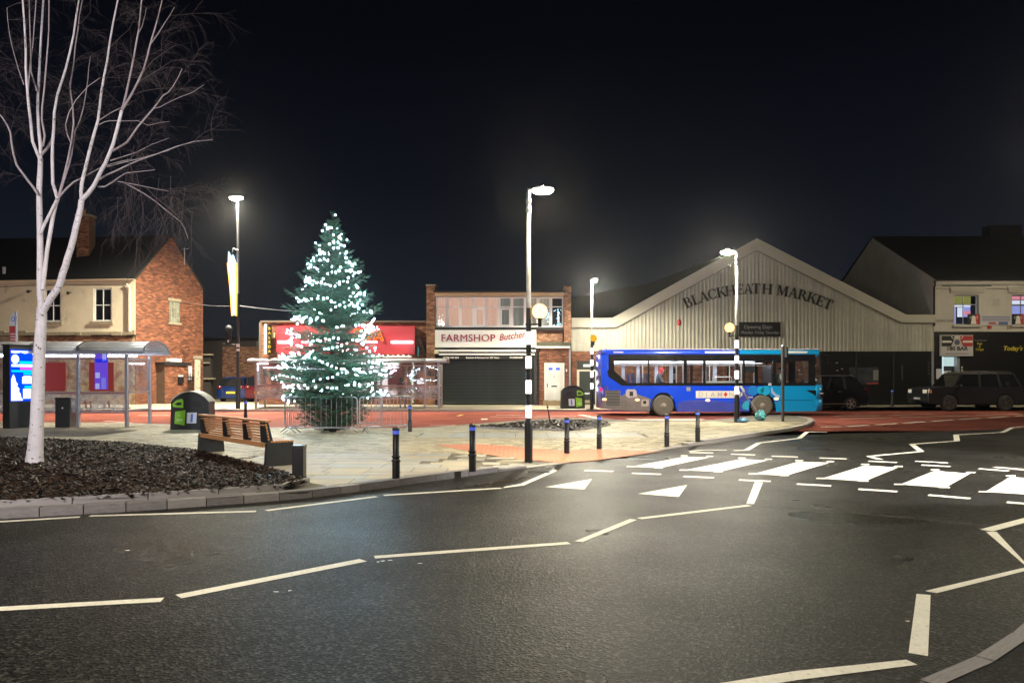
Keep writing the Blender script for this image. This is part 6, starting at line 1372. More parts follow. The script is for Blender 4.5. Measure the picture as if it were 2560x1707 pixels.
def sitter(hunch=.12, arms='lap', lean=0.0):
    J = {'pelvis': (0, 0, .48), 'waist': (.0, -.02+lean*.3, .66), 'chest': (0, -.02-hunch*.3+lean, .88), 'neck': (0, -.04-hunch*.6+lean, 1.04), 'head': (0, -.07-hunch+lean, 1.14), 'crown': (0, -.07-hunch+lean, 1.25), 'nose': (0, -.155-hunch+lean, 1.16),
         'shl': (-.17, -.02-hunch*.4+lean, .97), 'shr': (.17, -.02-hunch*.4+lean, .97), 'ell': (-.23, -.10+lean, .70), 'elr': (.23, -.10+lean, .70), 'hal': (-.10, -.34, .66), 'har': (.10, -.34, .66),
         'hipl': (-.10, -.03, .46), 'hipr': (.10, -.03, .46), 'knl': (-.12, -.44, .50), 'knr': (.12, -.44, .50), 'anl': (-.12, -.42, .10), 'anr': (.12, -.42, .10), 'tol': (-.12, -.57, .04), 'tor': (.12, -.57, .04)}
    RAD = {'pelvis': (.15, .12), 'waist': (.15, .11), 'chest': (.17, .12), 'neck': .055, 'head': (.08, .095), 'crown': (.075, .09), 'nose': .02, 'shl': .075, 'shr': .075, 'ell': .05, 'elr': .05, 'hal': .03, 'har': .03, 'hipl': .10, 'hipr': .10, 'knl': .065, 'knr': .065, 'anl': .045, 'anr': .045, 'tol': .04, 'tor': .04}
    E = [('pelvis', 'waist'), ('waist', 'chest'), ('chest', 'neck'), ('neck', 'head'), ('head', 'crown'), ('head', 'nose'), ('chest', 'shl'), ('chest', 'shr'), ('shl', 'ell'), ('ell', 'hal'), ('shr', 'elr'), ('elr', 'har'), ('pelvis', 'hipl'), ('pelvis', 'hipr'), ('hipl', 'knl'), ('knl', 'anl'), ('anl', 'tol'), ('hipr', 'knr'), ('knr', 'anr'), ('anr', 'tor')]
    fingers(J, RAD, E, 'hal', (.2, -1, -.1), 1); fingers(J, RAD, E, 'har', (-.2, -1, -.1), -1)
    return J, RAD, E
# ------------------------------------------------------------------ bus
random.seed(44)
BY = 32.4; BX = X(1504, BY); BZ = gz(0, BY)
bus = thing('bus', 'blue single decker bus with lit windows passing behind the island', 'bus', (BX, BY, BZ), math.radians(-.4))
BL_, BW = 9.75, 2.45
NAVY = pbr('bus_blue', (.003, .062, .78), .25, coat=.4, noise=(1.2, .1)); SKY = pbr('bus_light_blue', (.002, .27, .62), .25, coat=.5); DUST = pbr('bus_road_dirt', (.17, .15, .15), .7, noise=(2.5, .25)); VIOL = pbr('bus_violet', (.05, .07, .42), .3, coat=.4, noise=(1.5, .15))
BLK = pbr('bus_black', (.008, .008, .010), .2, coat=.3)
def arch(cx, r, n=12): return [(cx+r*math.cos(math.pi*i/n), .33+(r+.14)*math.sin(math.pi*i/n)) for i in range(n+1)]
RW, FW = 2.70, 7.04
for yy, nm in ((0, 'side_panel'), (BW-.05, 'side_panel')):
    zr0 = .20
    def seg(pts, mat, name=nm, y0=yy): m = MB(); m.ext(pts, y0, y0+.05); return m.build(name, mat, bus)
    a1 = arch(RW, .58)[::-1]; a2 = arch(FW, .58)[::-1]
    seg([(.30, .30), (RW-.58, zr0)]+[(RW-.58, .33)]+a1[1:-1]+[(RW+.58, .33), (RW+.58, zr0), (FW-.58, zr0), (FW-.58, .33)]+a2[1:len(a2)//2+1]+[(FW, 1.33), (.30, 1.33)], NAVY)
    seg([(FW+.002, .33+.72)]+a2[len(a2)//2+1:-1]+[(FW+.58, .33), (FW+.58, zr0), (9.35, zr0+.02), (9.35, 1.33), (FW+.002, 1.33)], SKY)
def cap(x0, sgn, r, z0, z1, mat, name, lean0=0, lean1=0, n=8, y_in=0.0):
    pl = [(x0, y_in)]+[(x0+sgn*r*math.sin(math.pi/2*i/n), y_in+r*.8*(1-math.cos(math.pi/2*i/n))) for i in range(1, n+1)]
    pl += [(p, BW-q) for p, q in pl[::-1]]
    m = MB(); vs = []
    for z, l in ((z0, lean0), (z1, lean1)):
        for p, q in pl: vs.append((p+l*((p-x0)/(sgn*r))*1.0, q, z))
    k = len(pl); m.add(vs, [(i, i+1, k+i+1, k+i) for i in range(k-1)], 0, True)
    o = m.build(name, mat, bus); s = o.modifiers.new('thickness', 'SOLIDIFY'); s.thickness = .04; s.offset = -1
    return o
cap(.30, -1, .30, .32, 1.33, VIOL, 'rear_panel'); cap(.30, -1, .30, 1.33, 2.72, NAVY, 'rear_upper')
cap(9.35, 1, .42, .24, .75, SKY, 'front_panel', -.02, 0); cap(9.35, 1, .42, .75, 1.36, SKY, 'front_panel', 0, -.02)
cap(9.35, 1, .42, 1.36, 2.60, GL_BUS, 'windscreen', -.02, -.16); cap(9.35, 1, .40, 2.60, 2.80, SKY, 'front_header', -.16, -.20)
# roof with rounded edges
pr_f = [(0, 2.70), (.0, 2.78), (.03, 2.86), (.12, 2.92), (.35, 2.955), (BW/2, 2.97), (BW-.35, 2.955), (BW-.12, 2.92), (BW-.03, 2.86), (BW, 2.78), (BW, 2.70)]
for a, b, mt in ((.22, 6.05, NAVY), (6.05, 9.52, SKY)): m = MB(); m.ext(pr_f, a, b, 'x', sm=True); m.build('roof', mt, bus)
m = MB(); m.ext([(y_, z_-.02) for y_, z_ in pr_f[1:-1]], .05, .219, 'x'); m.build('roof_end', NAVY, bus)
# window band, near side
WIN = [(.55, 2.02), (2.09, 3.60), (3.74, 4.44), (4.56, 6.18), (6.26, 7.48), (7.62, 7.98), (8.06, 9.04)]
edges_ = [.24]+[q for w in WIN for q in w]+[9.36]
for yy in (0.004, BW-.044):
    m = MB()
    m.box(.24, 9.36, yy, yy+.04, 2.41, 2.70); m.box(.24, 9.36, yy, yy+.04, 1.332, 1.46)
    for i in range(0, len(edges_), 2): m.box(edges_[i], edges_[i+1], yy, yy+.04, 1.46, 2.41)
    m.ext([(.55, 2.0), (.55, 1.46), (1.12, 1.46)], yy+.001, yy+.041); wb_ = m.build('window_band', BLK, bus)
    for a, b in WIN: m = MB(); m.box(a+.004, b-.004, yy+.012, yy+.02, 1.464, 2.406); m.build('window', GL_BUS, wb_)
    if yy < .1:
        for a, b in WIN[:2]+WIN[3:5]: m = MB(); m.box(a+.02, b-.02, yy-.006, yy+.01, 2.20, 2.225); m.build('hopper_bar', GREYP, wb_)
        m = MB(); m.ext([(-.0, 1.36), (-.0, 2.66), (.24, 2.70), (.239, 2.0), (.30, 1.72), (.9, 1.333), (.2, 1.333)], -.004, .003); m.build('rear_swoop', NAVY, bus)
        m = MB(); m.ext([(.245, 2.0), (.5, 2.0), (.5, 1.92), (1.1, 1.46), (1.15, 1.34), (.92, 1.334), (.30, 1.73)], -.003, .0035); m.build('swoop_black', BLK, bus)
# lower body details on the near side
def patch(name, pts, mat, d=.004, par=bus): m = MB(); m.ext(pts, -d, -.001); return m.build(name, mat, par)
patch('dirt_patch', [(.02, .32), (RW-.60, .205), (RW-.60, .50), (RW-.54, .76), (1.5, .98), (1.2, 1.12), (.9, .90), (.02, .78)], DUST, .003)
patch('dirt_streak', [(RW+.62, .22), (FW-.6, .21), (FW-.6, .62), (6.0, .56), (4.2, .74), (RW+.66, .60)], VIOL, .003)
patch('violet_sweep', [(6.3, 1.30), (6.85, 1.30), (7.3, 1.06), (7.72, .66), (7.72, .60), (7.66, .56), (7.5, .90), (7.2, 1.06), (6.85, 1.06), (6.5, .85), (6.42, .6), (6.1, .4), (6.05, 1.0)], VIOL, .003)
for cx, cz, r, mt in ((6.95, 1.14, .16, pbr('disc_cyan', (.01, .42, .70), .3)), (6.6, 1.12, .22, pbr('disc_blue', (.01, .20, .62), .3)), (7.15, 1.12, .20, pbr('disc_pale', (.01, .34, .62), .3))):
    patch('livery_disc', [(cx+r*math.cos(k*.3927), cz+r*math.sin(k*.3927)) for k in range(16)], mt, .005)
patch('livery_crescent', [(7.45, 1.30), (7.50, 1.10), (7.62, .98), (7.80, .90), (7.78, .82), (7.58, .88), (7.42, 1.02), (7.40, 1.2)], pbr('pale_crescent', (.35, .45, .75), .4), .006)
patch('livery_drop', [(6.42, .28), (6.46, .6), (6.40, .72), (6.22, .62), (6.12, .45), (6.2, .3)], pbr('teal_drop', (.03, .40, .62), .4), .006)
lg = patch('logo_panel', [(4.12, .80), (6.02, .80), (6.15, .90), (6.15, 1.02), (6.02, 1.11), (4.12, 1.11)], pbr('logo_white', (.74, .72, .66), .4), .006)
for ch, cx in zip('DIAMND', (4.34, 4.58, 4.86, 5.17, 5.67, 5.94)): text(ch, .30, pbr('logo_letter', (.44, .44, .52), .4) if 'logo_letter' not in MATS else MATS['logo_letter'], 'lettering', lg, (cx, -.009, .85), depth=.003, bold=.004)
m = MB(); m.ext([(5.42, .84), (5.51, .955), (5.42, 1.07), (5.33, .955)], -.012, -.006); m.build('red_diamond', pbr('diamond_red', (.6, .03, .03), .4), lg)
gr = patch('grille', [(.17, .45), (.82, .45), (.82, 1.13), (.17, 1.13)], pbr('grille_grey', (.20, .19, .19), .6), .006)
for k in range(10): m = MB(); m.box(.20, .80, -.012, -.006, .48+k*.066, .515+k*.066); m.build('louvre', LOUV, gr)
bd = patch('engine_badge', [(1.06, .88), (1.06, 1.10), (1.12, 1.18), (1.46, 1.18), (1.52, 1.10), (1.56, .86), (1.2, .80)], pbr('badge_pale', (.45, .42, .45), .5), .006); m = MB(); m.ext([(1.22, .88), (1.38, .88), (1.38, 1.08), (1.22, 1.08)], -.009, -.006); m.build('print', LOUV, bd)
fl_ = patch('filler_flap', [(1.74, .44), (2.06, .44), (2.06, .74), (1.74, .74)], pbr('flap_pale', (.42, .38, .36), .5), .006); m = MB(); m.box(1.82, 1.95, -.009, -.006, .54, .68); m.build('filler_cap', LOUV, fl_)
vt = patch('vent', [(3.70, 1.10), (3.90, 1.10), (3.90, 1.29), (3.70, 1.29)], LOUV, .005)
for k in range(3): m = MB(); m.box(3.71, 3.89, -.009, -.005, 1.12+k*.06, 1.145+k*.06); m.build('vent_bar', STICK, vt)
for cx, cz in ((.12, .74), (1.56, .72), (4.64, .70), (7.63, .77)):
    m = MB(); m.ball((cx, -.01, cz), .10, sc=(1, .25, .5), n=12, k=8); m.build('side_marker', AMBL, bus)
m = MB(); m.ball((-.02, .03, 1.16), .085, n=10, k=8, sc=(.6, .6, 1)); m.build('tail_lamp', TAIL, bus)
patch('headlight_shroud', [(8.93, 1.13), (9.36, 1.14), (9.36, .88), (9.2, 1.0)], BLK, .005)
m = MB(); m.ext([(9.36, .86), (9.36, 1.14), (9.74, 1.10), (9.78, .86), (9.6, .80)], .06, .16); m.build('headlight_shroud', BLK, bus); m = MB(); m.ball((9.62, .05, 1.0), .05, sc=(2, .5, .5)); m.build('headlight', STICK, bus)
patch('panel_line', [(7.75, .695), (9.25, .695), (9.25, .715), (7.75, .715)], BLK, .004); patch('panel_line', [(RW+.8, .66), (FW-.8, .66), (FW-.8, .672), (RW+.8, .672)], pbr('pale_line', (.12, .16, .5), .4), .004)
patch('side_destination', [(4.52, 2.755), (5.92, 2.755), (5.92, 2.84), (4.52, 2.84)], SIGNW, .008)
patch('side_notice', [(8.06, 2.76), (8.98, 2.76), (9.02, 2.84), (8.06, 2.84)], SIGNW, .008); patch('rear_notice', [(.52, 2.78), (.95, 2.78), (.95, 2.83), (.52, 2.83)], SIGNW, .008)
patch('fleet_number', [(7.28, 1.35), (7.42, 1.35), (7.42, 1.45), (7.28, 1.45)], STICK, .008)
m = MB(); m.box(.25, 9.5, -.012, .03, 2.915, 2.945); m.build('roof_trim', pbr('roof_trim_pale', (.7, .72, .78), .35), bus)
for s_ in (1,):
    m = MB(); m.tube([(9.55, -.02, 2.68), (9.85, -.05, 2.6), (9.92, -.06, 2.45)], .035, 8); m.box(9.86, 9.98, -.14, .02, 2.28, 2.5); m.build('mirror', BLK, bus)
# chassis, wheels
m = MB(); m.box(.3, 9.4, .08, BW-.08, .30, .36); m.build('floor', BLK, bus)
for cx in (RW, FW):
    for y0, y1 in ((.06, .14), (BW-.14, BW-.06)): m = MB(); m.ext(arch(cx, .57)+[(cx-.57, .33), (cx+.57, .33)], y0+.2 if y0 < 1 else y0-.2, y1+.2 if y0 < 1 else y1-.2); m.build('wheel_housing', LOUV, bus)
def wheel(parent, c, r, w, tyre, hub_mat, name='wheel', face=-1, spokes=0, hub_r=.58):
    o = thing(name, None, None, c); o.parent = parent
    def lathe_y(prof, mat, nm, n=28):
        m = MB(); m.lathe(prof, n); q = m.build(nm, mat, o); q.rotation_euler = (math.pi/2*(1 if face < 0 else -1), 0, 0); return q
    lathe_y([(r*hub_r, -w), (r*.92, -w), (r, -w*.8), (r, -w*.15), (r*.94, 0), (r*.80, .012), (r*hub_r, 0)], tyre, 'tyre')
    if spokes:
        m = MB(); m.lathe([(r*hub_r, -.12), (r*hub_r, .0), (r*(hub_r-.06), .008), (r*(hub_r-.06), -.11)], 28); m.lathe([(r*.14, -.05), (r*.14, .0), (0, .01)], 14)
        for k in range(spokes):
            a = 2*math.pi*k/spokes; ca, sa = math.cos(a), math.sin(a); P = []
            for (p, q) in ((r*.10, r*.085), (r*(hub_r-.03), r*.12)):
                for s in (-1, 1):
                    for z in (-.05, .002): P.append((p*ca-s*q*sa, p*sa+s*q*ca, z))
            m.hexa([P[0], P[2], P[6], P[4], P[1], P[3], P[7], P[5]])
        q = m.build('rim', hub_mat, o); q.rotation_euler = (math.pi/2*(1 if face < 0 else -1), 0, 0)
        lathe_y([(0, -.10), (r*(hub_r-.05), -.10)], LOUV, 'brake_disc', 24)
    else: lathe_y([(r*hub_r, -.02), (r*(hub_r-.04), .0), (r*.38, -.05), (r*.34, -.02), (r*.22, .02), (r*.12, .05), (0, .055)], hub_mat, 'rim')
    return o
for cx in (RW, FW):
    wheel(bus, (cx, .0, .46), .46, .28, TYRED, pbr('hub_dusty', (.26, .235, .205), .6) if 'hub_dusty' not in MATS else MATS['hub_dusty']); wheel(bus, (cx, BW, .46), .46, .28, TYRED, MATS['hub_dusty'], face=1)
# interior
m = MB(); m.box(.3, 9.3, .06, BW-.06, 2.60, 2.64); m.build('ceiling', pbr('bus_ceiling', (.6, .6, .62), .6), bus)
for a, b in ((.6, 3.5), (3.9, 7.2)):
    for y_ in (.35, BW-.45): m = MB(); m.box(a, b, y_, y_+.12, 2.56, 2.597); m.build('ceiling_light', glow('bus_tube', (.92, .93, 1), 34) if 'bus_tube' not in bpy.data.materials else bpy.data.materials['bus_tube'], bus)
SEAT = pbr('bus_seat', (.05, .06, .16), .9, noise=(30, .3)); RAIL = pbr('bus_rail', (.60, .60, .58), .35, .2)
for xs_ in (.75, 1.5, 2.15, 3.9, 4.75, 5.6):
    for y_ in (.32, 1.72): m = MB(); m.M = Matrix.Translation((0, 0, .46 if xs_ < 2.5 else 0)); m.box(xs_, xs_+.42, y_, y_+.42, .74, .82); m.hexa([(xs_-.04, y_, .80), (xs_+.06, y_, .80), (xs_+.06, y_+.42, .80), (xs_-.04, y_+.42, .80), (xs_-.12, y_, 1.40), (xs_-.03, y_, 1.40), (xs_-.03, y_+.42, 1.40), (xs_-.12, y_+.42, 1.40)]); m.build('seat', SEAT, bus, bevel=.02)
m = MB(); m.box(.35, 3.1, .1, BW-.1, .37, .82); m.build('rear_platform', DGREY, bus)
for px, py in ((1.95, .9), (3.66, .5), (3.66, 1.8), (4.85, .5), (5.35, 1.75), (5.75, .55), (6.4, 1.0), (7.2, 1.7)): m = MB(); m.tube([(px, py, .36), (px, py, 2.6)], .025, 8); m.build('grab_pole', RAIL, bus)
for y_ in (.5, 1.8): m = MB(); m.tube([(.8, y_, 2.32), (7.2, y_, 2.32)], .022, 8); m.build('grab_rail', RAIL, bus)
m = MB(); m.box(.5, 7.4, BW-.30, BW-.12, 2.30, 2.56); m.build('light_cove', pbr('cove_pale', (.7, .7, .72), .5), bus)
for px in (1.2, 1.9, 2.75, 3.45, 4.1, 5.0, 5.5, 6.5): m = MB(); m.box(px, px+.14, BW-.22, BW-.08, .4, 2.58); m.build('interior_pillar', pbr('pillar_pale', (.62, .62, .66), .5) if 'pillar_pale' not in MATS else MATS['pillar_pale'], bus)
m = MB(); m.box(4.6, 6.2, .16, .2, 1.46, 1.54); m.tube([(4.95, .3, 1.45), (4.95, .3, 1.68), (5.0, .3, 1.72), (5.75, .3, 1.72), (5.8, .3, 1.45)], .02, 6); m.build('luggage_rack', RAIL, bus)
m = MB(); m.box(7.5, 7.56, .25, 1.5, .4, 2.2); m.build('cab_partition', DGREY, bus); m = MB(); m.box(6.42, 6.84, .5, .6, 1.92, 2.25); m.build('display_screen', LOUV, bus)
m = MB(); m.box(7.65, 8.15, .4, .9, 1.1, 1.28); m.box(7.62, 7.75, .4, .9, 1.28, 1.95); m.build('driver_seat', SEAT, bus, bevel=.03)
m = MB(); m.ext([(8.75, .4), (9.5, .4), (9.5, 1.25), (9.0, 1.32), (8.75, 1.2)], .2, BW-.2); m.build('dashboard', BLK, bus)
m = MB()
for k in range(20): a, b = k*math.pi/10, (k+1)*math.pi/10; q = lambda w: (8.62+.16*math.cos(w)*.5, .65+.22*math.sin(w), 1.42+.16*math.cos(w)*.85); m.tube([q(a), q(b)], .016, 6)
m.build('steering_wheel', BLK, bus)
PANTS = lambda c: c.z < .60 and c.y < -.08
J, R_, E_ = sitter(.14); hd = J['head']
hb = MB(); hb.ball((hd[0], hd[1]+.03, hd[2]+.06), .115, sc=(1, 1.05, 1.1)); hb.ball((0, hd[1]+.10, hd[2]-.12), .12, sc=(1.1, .7, 1.1))
hb.v = [p if not (p[1] < hd[1]-.035) else (p[0], hd[1]-.035, p[2]) for p in hb.v]
W2B = lambda x_, y_, z_: Vector((BX+x_, BY+y_, BZ+z_))
person('person', 'seated bus passenger in grey jacket with red hood looking down', W2B(2.55, .53, .83), math.radians(90), J, R_, E_, [(SKIN, lambda c: (c.z > 1.05 and c.y < -.10) or (c.y < -.325 and c.z > .6)), (TROUS, PANTS), (COATG, lambda c: True)], [('hood', hb, HOODR)])
J, R_, E_ = sitter(.04); hb = MB(); hd = J['head']; hb.ball((0, hd[1]+.015, hd[2]+.09), .10, sc=(.95, 1.05, .7))
person('person', 'bus driver in pale shirt at the wheel of blue bus', W2B(7.95, .65, .86), math.radians(90), J, R_, E_, [(SKIN, lambda c: c.z > 1.05 or (c.y < -.325 and c.z > .6)), (TROUS, PANTS), (SHIRT, lambda c: True)], [('hair', hb, COATD)])
# person waiting in the far shelter, perched on its rail seat
J, R_, E_ = sitter(.10)
for k in ('pelvis', 'hipl', 'hipr'): J[k] = (J[k][0], J[k][1], J[k][2]+.02)
up = .20
for k in list(J):
    x_, y_, z_ = J[k]
    if k in ('anl', 'anr', 'tol', 'tor'): J[k] = (x_, y_+.05, z_)
    elif k in ('knl', 'knr'): J[k] = (x_, y_+.06, z_+.06)
    else: J[k] = (x_, y_, z_+up)
hd = J['head']; hb = MB(); hb.ball((0, hd[1]+.02, hd[2]+.07), .125, sc=(1, 1, 1.15)); hb.v = [p if not (p[1] < hd[1]-.05) else (p[0], hd[1]-.05, p[2]) for p in hb.v]
px = X(1003, 37.0); PYW = 36.5+.30
person('person', 'person in dark hooded coat perched inside the far bus shelter', Vector((px, PYW, fz_(px, 37.0))), math.radians(172), J, R_, E_, [(SKIN, lambda c: (c.z > 1.25 and c.y < -.1)), (pbr('grey_trousers', (.14, .13, .13), .9), lambda c: c.z < .62 and c.y < -.1), (COATD, lambda c: True)], [('hood', hb, COATD)])
# ------------------------------------------------------------------ cars
def car(name, label, cat, p, rz, L, H, W, body, prof, glassp, wx, wr, paint, rim, extras=None, roof_rail=False, plate=None, group='parked cars'):
    """side profile car; x forward along its length from the tail (0) to the nose (L), y across"""
    t = thing(name, label, cat, p, rz, group); hw = W/2
    def arcp(cx): r = wr*1.16; return [(cx+r*math.cos(math.pi-math.pi*i/12), wr*.96+r*math.sin(math.pi-math.pi*i/12)) for i in range(13)]
    low = []; zl = body[0]
    low = [(body[1], zl)]
    for cx in wx: low += [(cx-wr*1.16, zl)]+arcp(cx)+[(cx+wr*1.16, zl)]
    low += [(body[2], zl)]
    poly = low+prof
    from mathutils.geometry import tessellate_polygon
    def loft(poly, ys, mat, nm, bev=0):
        m = MB(); n = len(poly); tri = tessellate_polygon([[Vector((a, b, 0)) for a, b in poly]])
        for k, (y, sx_, sz_) in enumerate(ys):
            cx = sum(q[0] for q in poly)/n; vs = [((a-cx)*sx_+cx, y, b if b < sz_[0] else sz_[0]+(b-sz_[0])*sz_[1]) for a, b in poly]
            if k == 0: base = []
            base.append(vs)
        V = [v for q in base for v in q]; Fs = [tuple(reversed(x)) for x in tri]+[tuple((len(ys)-1)*n+i for i in x) for x in tri]
        for k in range(len(ys)-1):
            for i in range(n): j = (i+1) % n; Fs.append((k*n+i, k*n+j, (k+1)*n+j, (k+1)*n+i))
        m.add(V, Fs, 0, False); o = m.build(nm, mat, t); o.data.polygons.foreach_set('use_smooth', [True]*len(o.data.polygons)); o.data.set_sharp_from_angle(angle=math.radians(32)); return o
    S = (zl, 1)
    loft(poly, [(-hw, .985, S), (-hw+.05, 1, S), (hw-.05, 1, S), (hw, .985, S)], paint, 'body')
    m = MB(); m.box(wx[0]-.5, wx[1]+.5, -hw+.12, hw-.12, zl-.06, zl+.35); m.build('chassis', LOUV, t)
    zb0 = min(q[1] for q in glassp); zt0 = max(q[1] for q in glassp)
    m = MB(); n = len(glassp); ins = lambda z: .07+.16*(z-zb0)/(zt0-zb0)
    tri = tessellate_polygon([[Vector((a, b, 0)) for a, b in glassp]])
    V = [(a, -hw+ins(b), b) for a, b in glassp]+[(a, hw-ins(b), b) for a, b in glassp]
    m.add(V, [tuple(x) for x in tri]+[tuple(n+i for i in reversed(x)) for x in tri]+[(i, (i+1) % n, n+(i+1) % n, n+i) for i in range(n)]); m.build('glazing', WGLASS, t)
    top = [q for q in glassp if q[1] > zt0-.03]; a, b = min(q[0] for q in top), max(q[0] for q in top)
    m = MB(); m.hexa([(a-.10, -hw+.20, zt0-.01), (b+.06, -hw+.20, zt0-.01), (b+.06, hw-.20, zt0-.01), (a-.10, hw-.20, zt0-.01), (a, -hw+.30, zt0+.06), (b-.05, -hw+.30, zt0+.06), (b-.05, hw-.30, zt0+.06), (a, hw-.30, zt0+.06)]); m.build('roof', paint, t, bevel=.02)
    bot = [q for q in glassp if q[1] < zb0+.08]; ra, rb = min(q[0] for q in bot), max(q[0] for q in bot)
    for s in (-1, 1):
        P_ = [(ra+.02, a-.04), (ra+(rb-ra)*.30, a+(b-a)*.30), (ra+(rb-ra)*.60, a+(b-a)*.66), (rb-.05, b+.02)]
        for k, (p0, p1) in enumerate(P_):
            w = .07; y0, y1 = s*(hw-.07+.006), s*(hw-.23+.006)
            m = MB(); m.hexa([(p0-w, y0-s*.02, zb0), (p0+w, y0-s*.02, zb0), (p0+w, y0+s*.012, zb0), (p0-w, y0+s*.012, zb0), (p1-w*.7, y1-s*.02, zt0), (p1+w*.7, y1-s*.02, zt0), (p1+w*.7, y1+s*.012, zt0), (p1-w*.7, y1+s*.012, zt0)]); m.build('pillar', paint if k in (0, 3) else BLACK, t)
        for cx in wx: wheel(t, (cx, s*(hw-.005), wr), wr, .22, TYRE, rim, face=-1 if s < 0 else 1, spokes=5, hub_r=.68)
        for xx_h in (ra+(rb-ra)*.40, ra+(rb-ra)*.70): m = MB(); m.box(xx_h-.09, xx_h+.09, s*hw-(.02 if s > 0 else .025), s*hw+(.025 if s > 0 else .02), zb0-.13, zb0-.10); m.build('door_handle', rim, t)
        m = MB(); m.ball((rb-.32, s*(hw+.09), zb0+.07), .10, sc=(.7, 1, .75), n=10, k=6); m.build('door_mirror', paint, t)
        if roof_rail: m = MB(); m.tube([(a, s*(hw-.32), zt0+.06), (a+.1, s*(hw-.32), zt0+.10), (b-.2, s*(hw-.32), zt0+.10), (b-.1, s*(hw-.32), zt0+.06)], .018, 6); m.build('roof_rail', rim, t)
    if extras: extras(t, hw)
    return t
def suv_ex(t, hw):
    for s in (-1, 1):
        m = MB(); m.box(-.02, .10, s*(hw-.16)-.07, s*(hw-.16)+.07, .82, 1.12); m.build('tail_light', pbr('tail_red', (.14, .01, .01), .25) if 'tail_red' not in MATS else MATS['tail_red'], t)
        m = MB(); m.box(4.36, 4.5, s*(hw-.25)-.15, s*(hw-.25)+.15, .72, .86); m.build('headlight', ALLOY, t)
        m = MB(); m.tube([(.95, s*(hw+.01), .34), (3.3, s*(hw+.01), .34)], .022, 6); m.build('side_strip', ALLOY, t)
    m = MB(); m.box(-.04, -.005, -.26, .26, .62, .73); m.build('number_plate', YPAINT, t)
BLKC = pbr('black_car_paint', (.006, .007, .010), .18, coat=.6)
PYC = 37.55
car('parked_car', 'black estate car with alloy wheels half hidden by the front of the bus', 'car', (X(2171, 36.7), PYC, gz(0, PYC)), math.pi, 4.5, 1.68, 1.82, (.26, .05, 4.42), [(4.48, .40), (4.50, .78), (4.36, .92), (3.2, 1.08), (.35, 1.08), (.06, 1.00), (.0, .55)],
    [(.22, 1.06), (.62, 1.62), (1.0, 1.64), (2.4, 1.64), (3.25, 1.07)], (.88, 3.52), .335, BLKC, ALLOY, suv_ex, True)
def rr_ex(t, hw):
    for s in (-1, 1):
        m = MB(); m.box(4.66, 4.785, s*(hw-.33)-.2, s*(hw-.33)+.2, .88, 1.05); hl_ = m.build('headlight', pbr('headlight_pale', (.7, .66, .58), .2, emit=((1, .9, .75), .22)) if 'headlight_pale' not in MATS else MATS['headlight_pale'], t)
        m = MB(); m.box(4.60, 4.72, s*(hw-.02)-.03, s*(hw-.02)+.03, .88, 1.05); m.build('indicator', pbr('indicator_amber', (.6, .25, .08), .3) if 'indicator_amber' not in MATS else MATS['indicator_amber'], t)
        m = MB(); m.box(-.03, .12, s*(hw-.12)-.1, s*(hw-.12)+.1, .85, 1.15); m.build('tail_light', MATS['tail_red'], t)
    m = MB(); m.box(4.76, 4.80, -.5, .5, .82, 1.05); m.build('radiator_grille', LOUV, t); m = MB(); m.box(4.78, 4.82, -.26, .26, .56, .66); m.build('number_plate', STICK, t)
RRP = pbr('charcoal_car_paint', (.020, .021, .025), .28, coat=.4)
RX = X(2322, 36.2)+4.82
car('parked_car', 'charcoal boxy off road car parked outside the black fronted pub', 'car', (RX, 37.3, gz(0, 37.3)), math.pi, 4.8, 1.86, 1.95, (.36, .08, 4.66), [(4.74, .42), (4.78, .55), (4.78, .92), (4.72, 1.12), (4.55, 1.16), (3.6, 1.21), (.16, 1.19), (.02, 1.08), (.0, .55)],
    [(.14, 1.17), (.28, 1.80), (.5, 1.84), (3.0, 1.84), (3.55, 1.18)], (.95, 3.72), .40, RRP, pbr('dark_alloy', (.12, .12, .125), .4, .8), rr_ex, True)
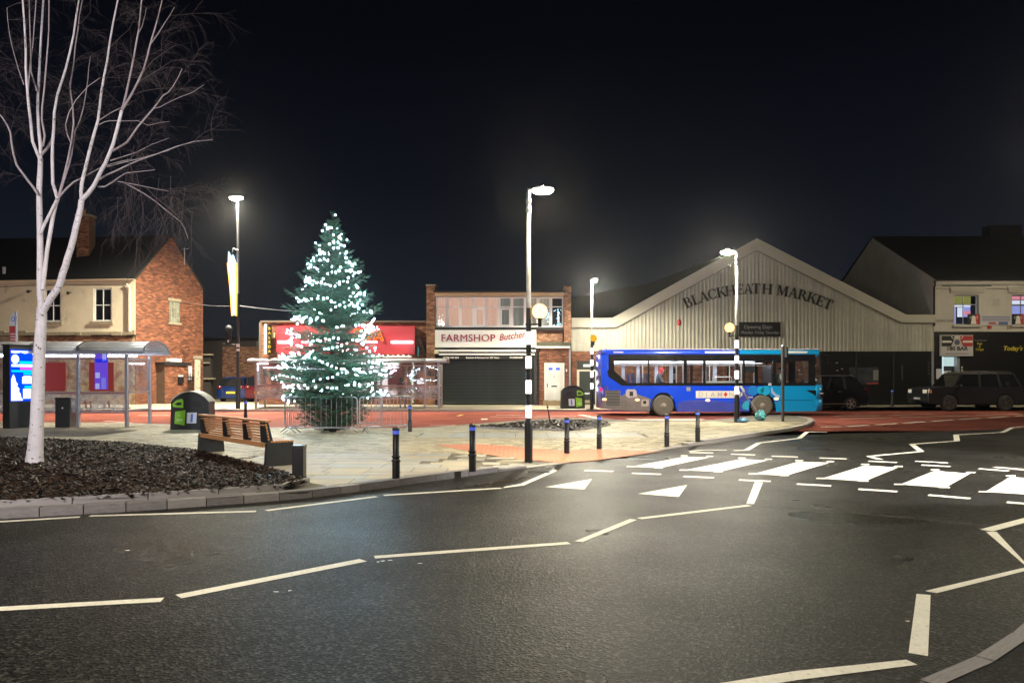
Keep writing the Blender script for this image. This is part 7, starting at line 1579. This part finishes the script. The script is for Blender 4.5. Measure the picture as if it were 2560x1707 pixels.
def hb_ex(t, hw):
    for s in (-1, 1):
        m = MB(); m.box(-.05, .12, s*(hw-.17)-.15, s*(hw-.17)+.12, .80, .98); m.build('tail_light', MATS['tail_red'], t); m = MB(); m.ball((-.05, s*(hw-.2), .93), .04, n=8, k=6); m.build('reflector', STICK, t)
        m = MB(); m.box(3.86, 3.98, s*(hw-.25)-.15, s*(hw-.25)+.15, .62, .78); m.build('headlight', ALLOY, t)
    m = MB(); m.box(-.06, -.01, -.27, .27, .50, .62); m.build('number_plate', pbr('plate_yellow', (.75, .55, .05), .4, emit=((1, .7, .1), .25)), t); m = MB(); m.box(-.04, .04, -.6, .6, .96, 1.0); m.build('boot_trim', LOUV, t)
    m = MB(); m.hexa([(-.02, -.62, 1.02), (.02, -.62, 1.02), (.02, .62, 1.02), (-.02, .62, 1.02), (.26, -.52, 1.40), (.30, -.52, 1.40), (.30, .52, 1.40), (.26, .52, 1.40)]); m.build('rear_window', WGLASS, t)
hz_ = fz_(-18, 45.5)
car('parked_car', 'blue hatchback with yellow plate parked in the dark alley seen from behind', 'car', (X(577, 45.2), 45.2, hz_), math.pi/2, 4.0, 1.48, 1.72, (.22, .04, 3.9), [(3.98, .36), (3.98, .66), (3.8, .80), (2.95, .94), (.30, .98), (.0, .96), (-.01, .42)],
    [(.02, .95), (.34, 1.42), (.6, 1.45), (1.9, 1.45), (2.85, .93)], (.72, 3.2), .31, pbr('blue_car_paint', (.004, .022, .11), .25, coat=.5), ALLOY, hb_ex)
car('parked_car', 'red car mostly hidden behind the left post of far shelter', 'car', (X(648, 44.6), 44.6, hz_), math.pi/2, 4.2, 1.6, 1.75, (.24, .04, 4.1), [(4.18, .36), (4.18, .7), (4.0, .86), (3.2, 1.0), (.30, 1.05), (.0, 1.0), (-.01, .42)],
    [(.04, 1.0), (.25, 1.52), (.5, 1.55), (2.1, 1.55), (3.1, .98)], (.76, 3.36), .32, pbr('red_car_paint', (.10, .004, .012), .25, coat=.5, emit=None), ALLOY, hb_ex)
# ------------------------------------------------------------------ thin mist added to give the lamps halos like lens glare
hm = bpy.data.materials.new('haze'); hm.use_nodes = True; ht = hm.node_tree; ht.nodes.remove(ht.nodes['Principled BSDF'])
pv = ht.nodes.new('ShaderNodeVolumePrincipled'); pv.inputs['Color'].default_value = (.95, .96, 1, 1); pv.inputs['Density'].default_value = .00030; pv.inputs['Anisotropy'].default_value = .9
ht.links.new(pv.outputs[0], ht.nodes['Material Output'].inputs['Volume'])
m = MB(); m.box(-70, 70, -20, 80, -2.2, 16); tag(m.build('haze', hm), kind='stuff')
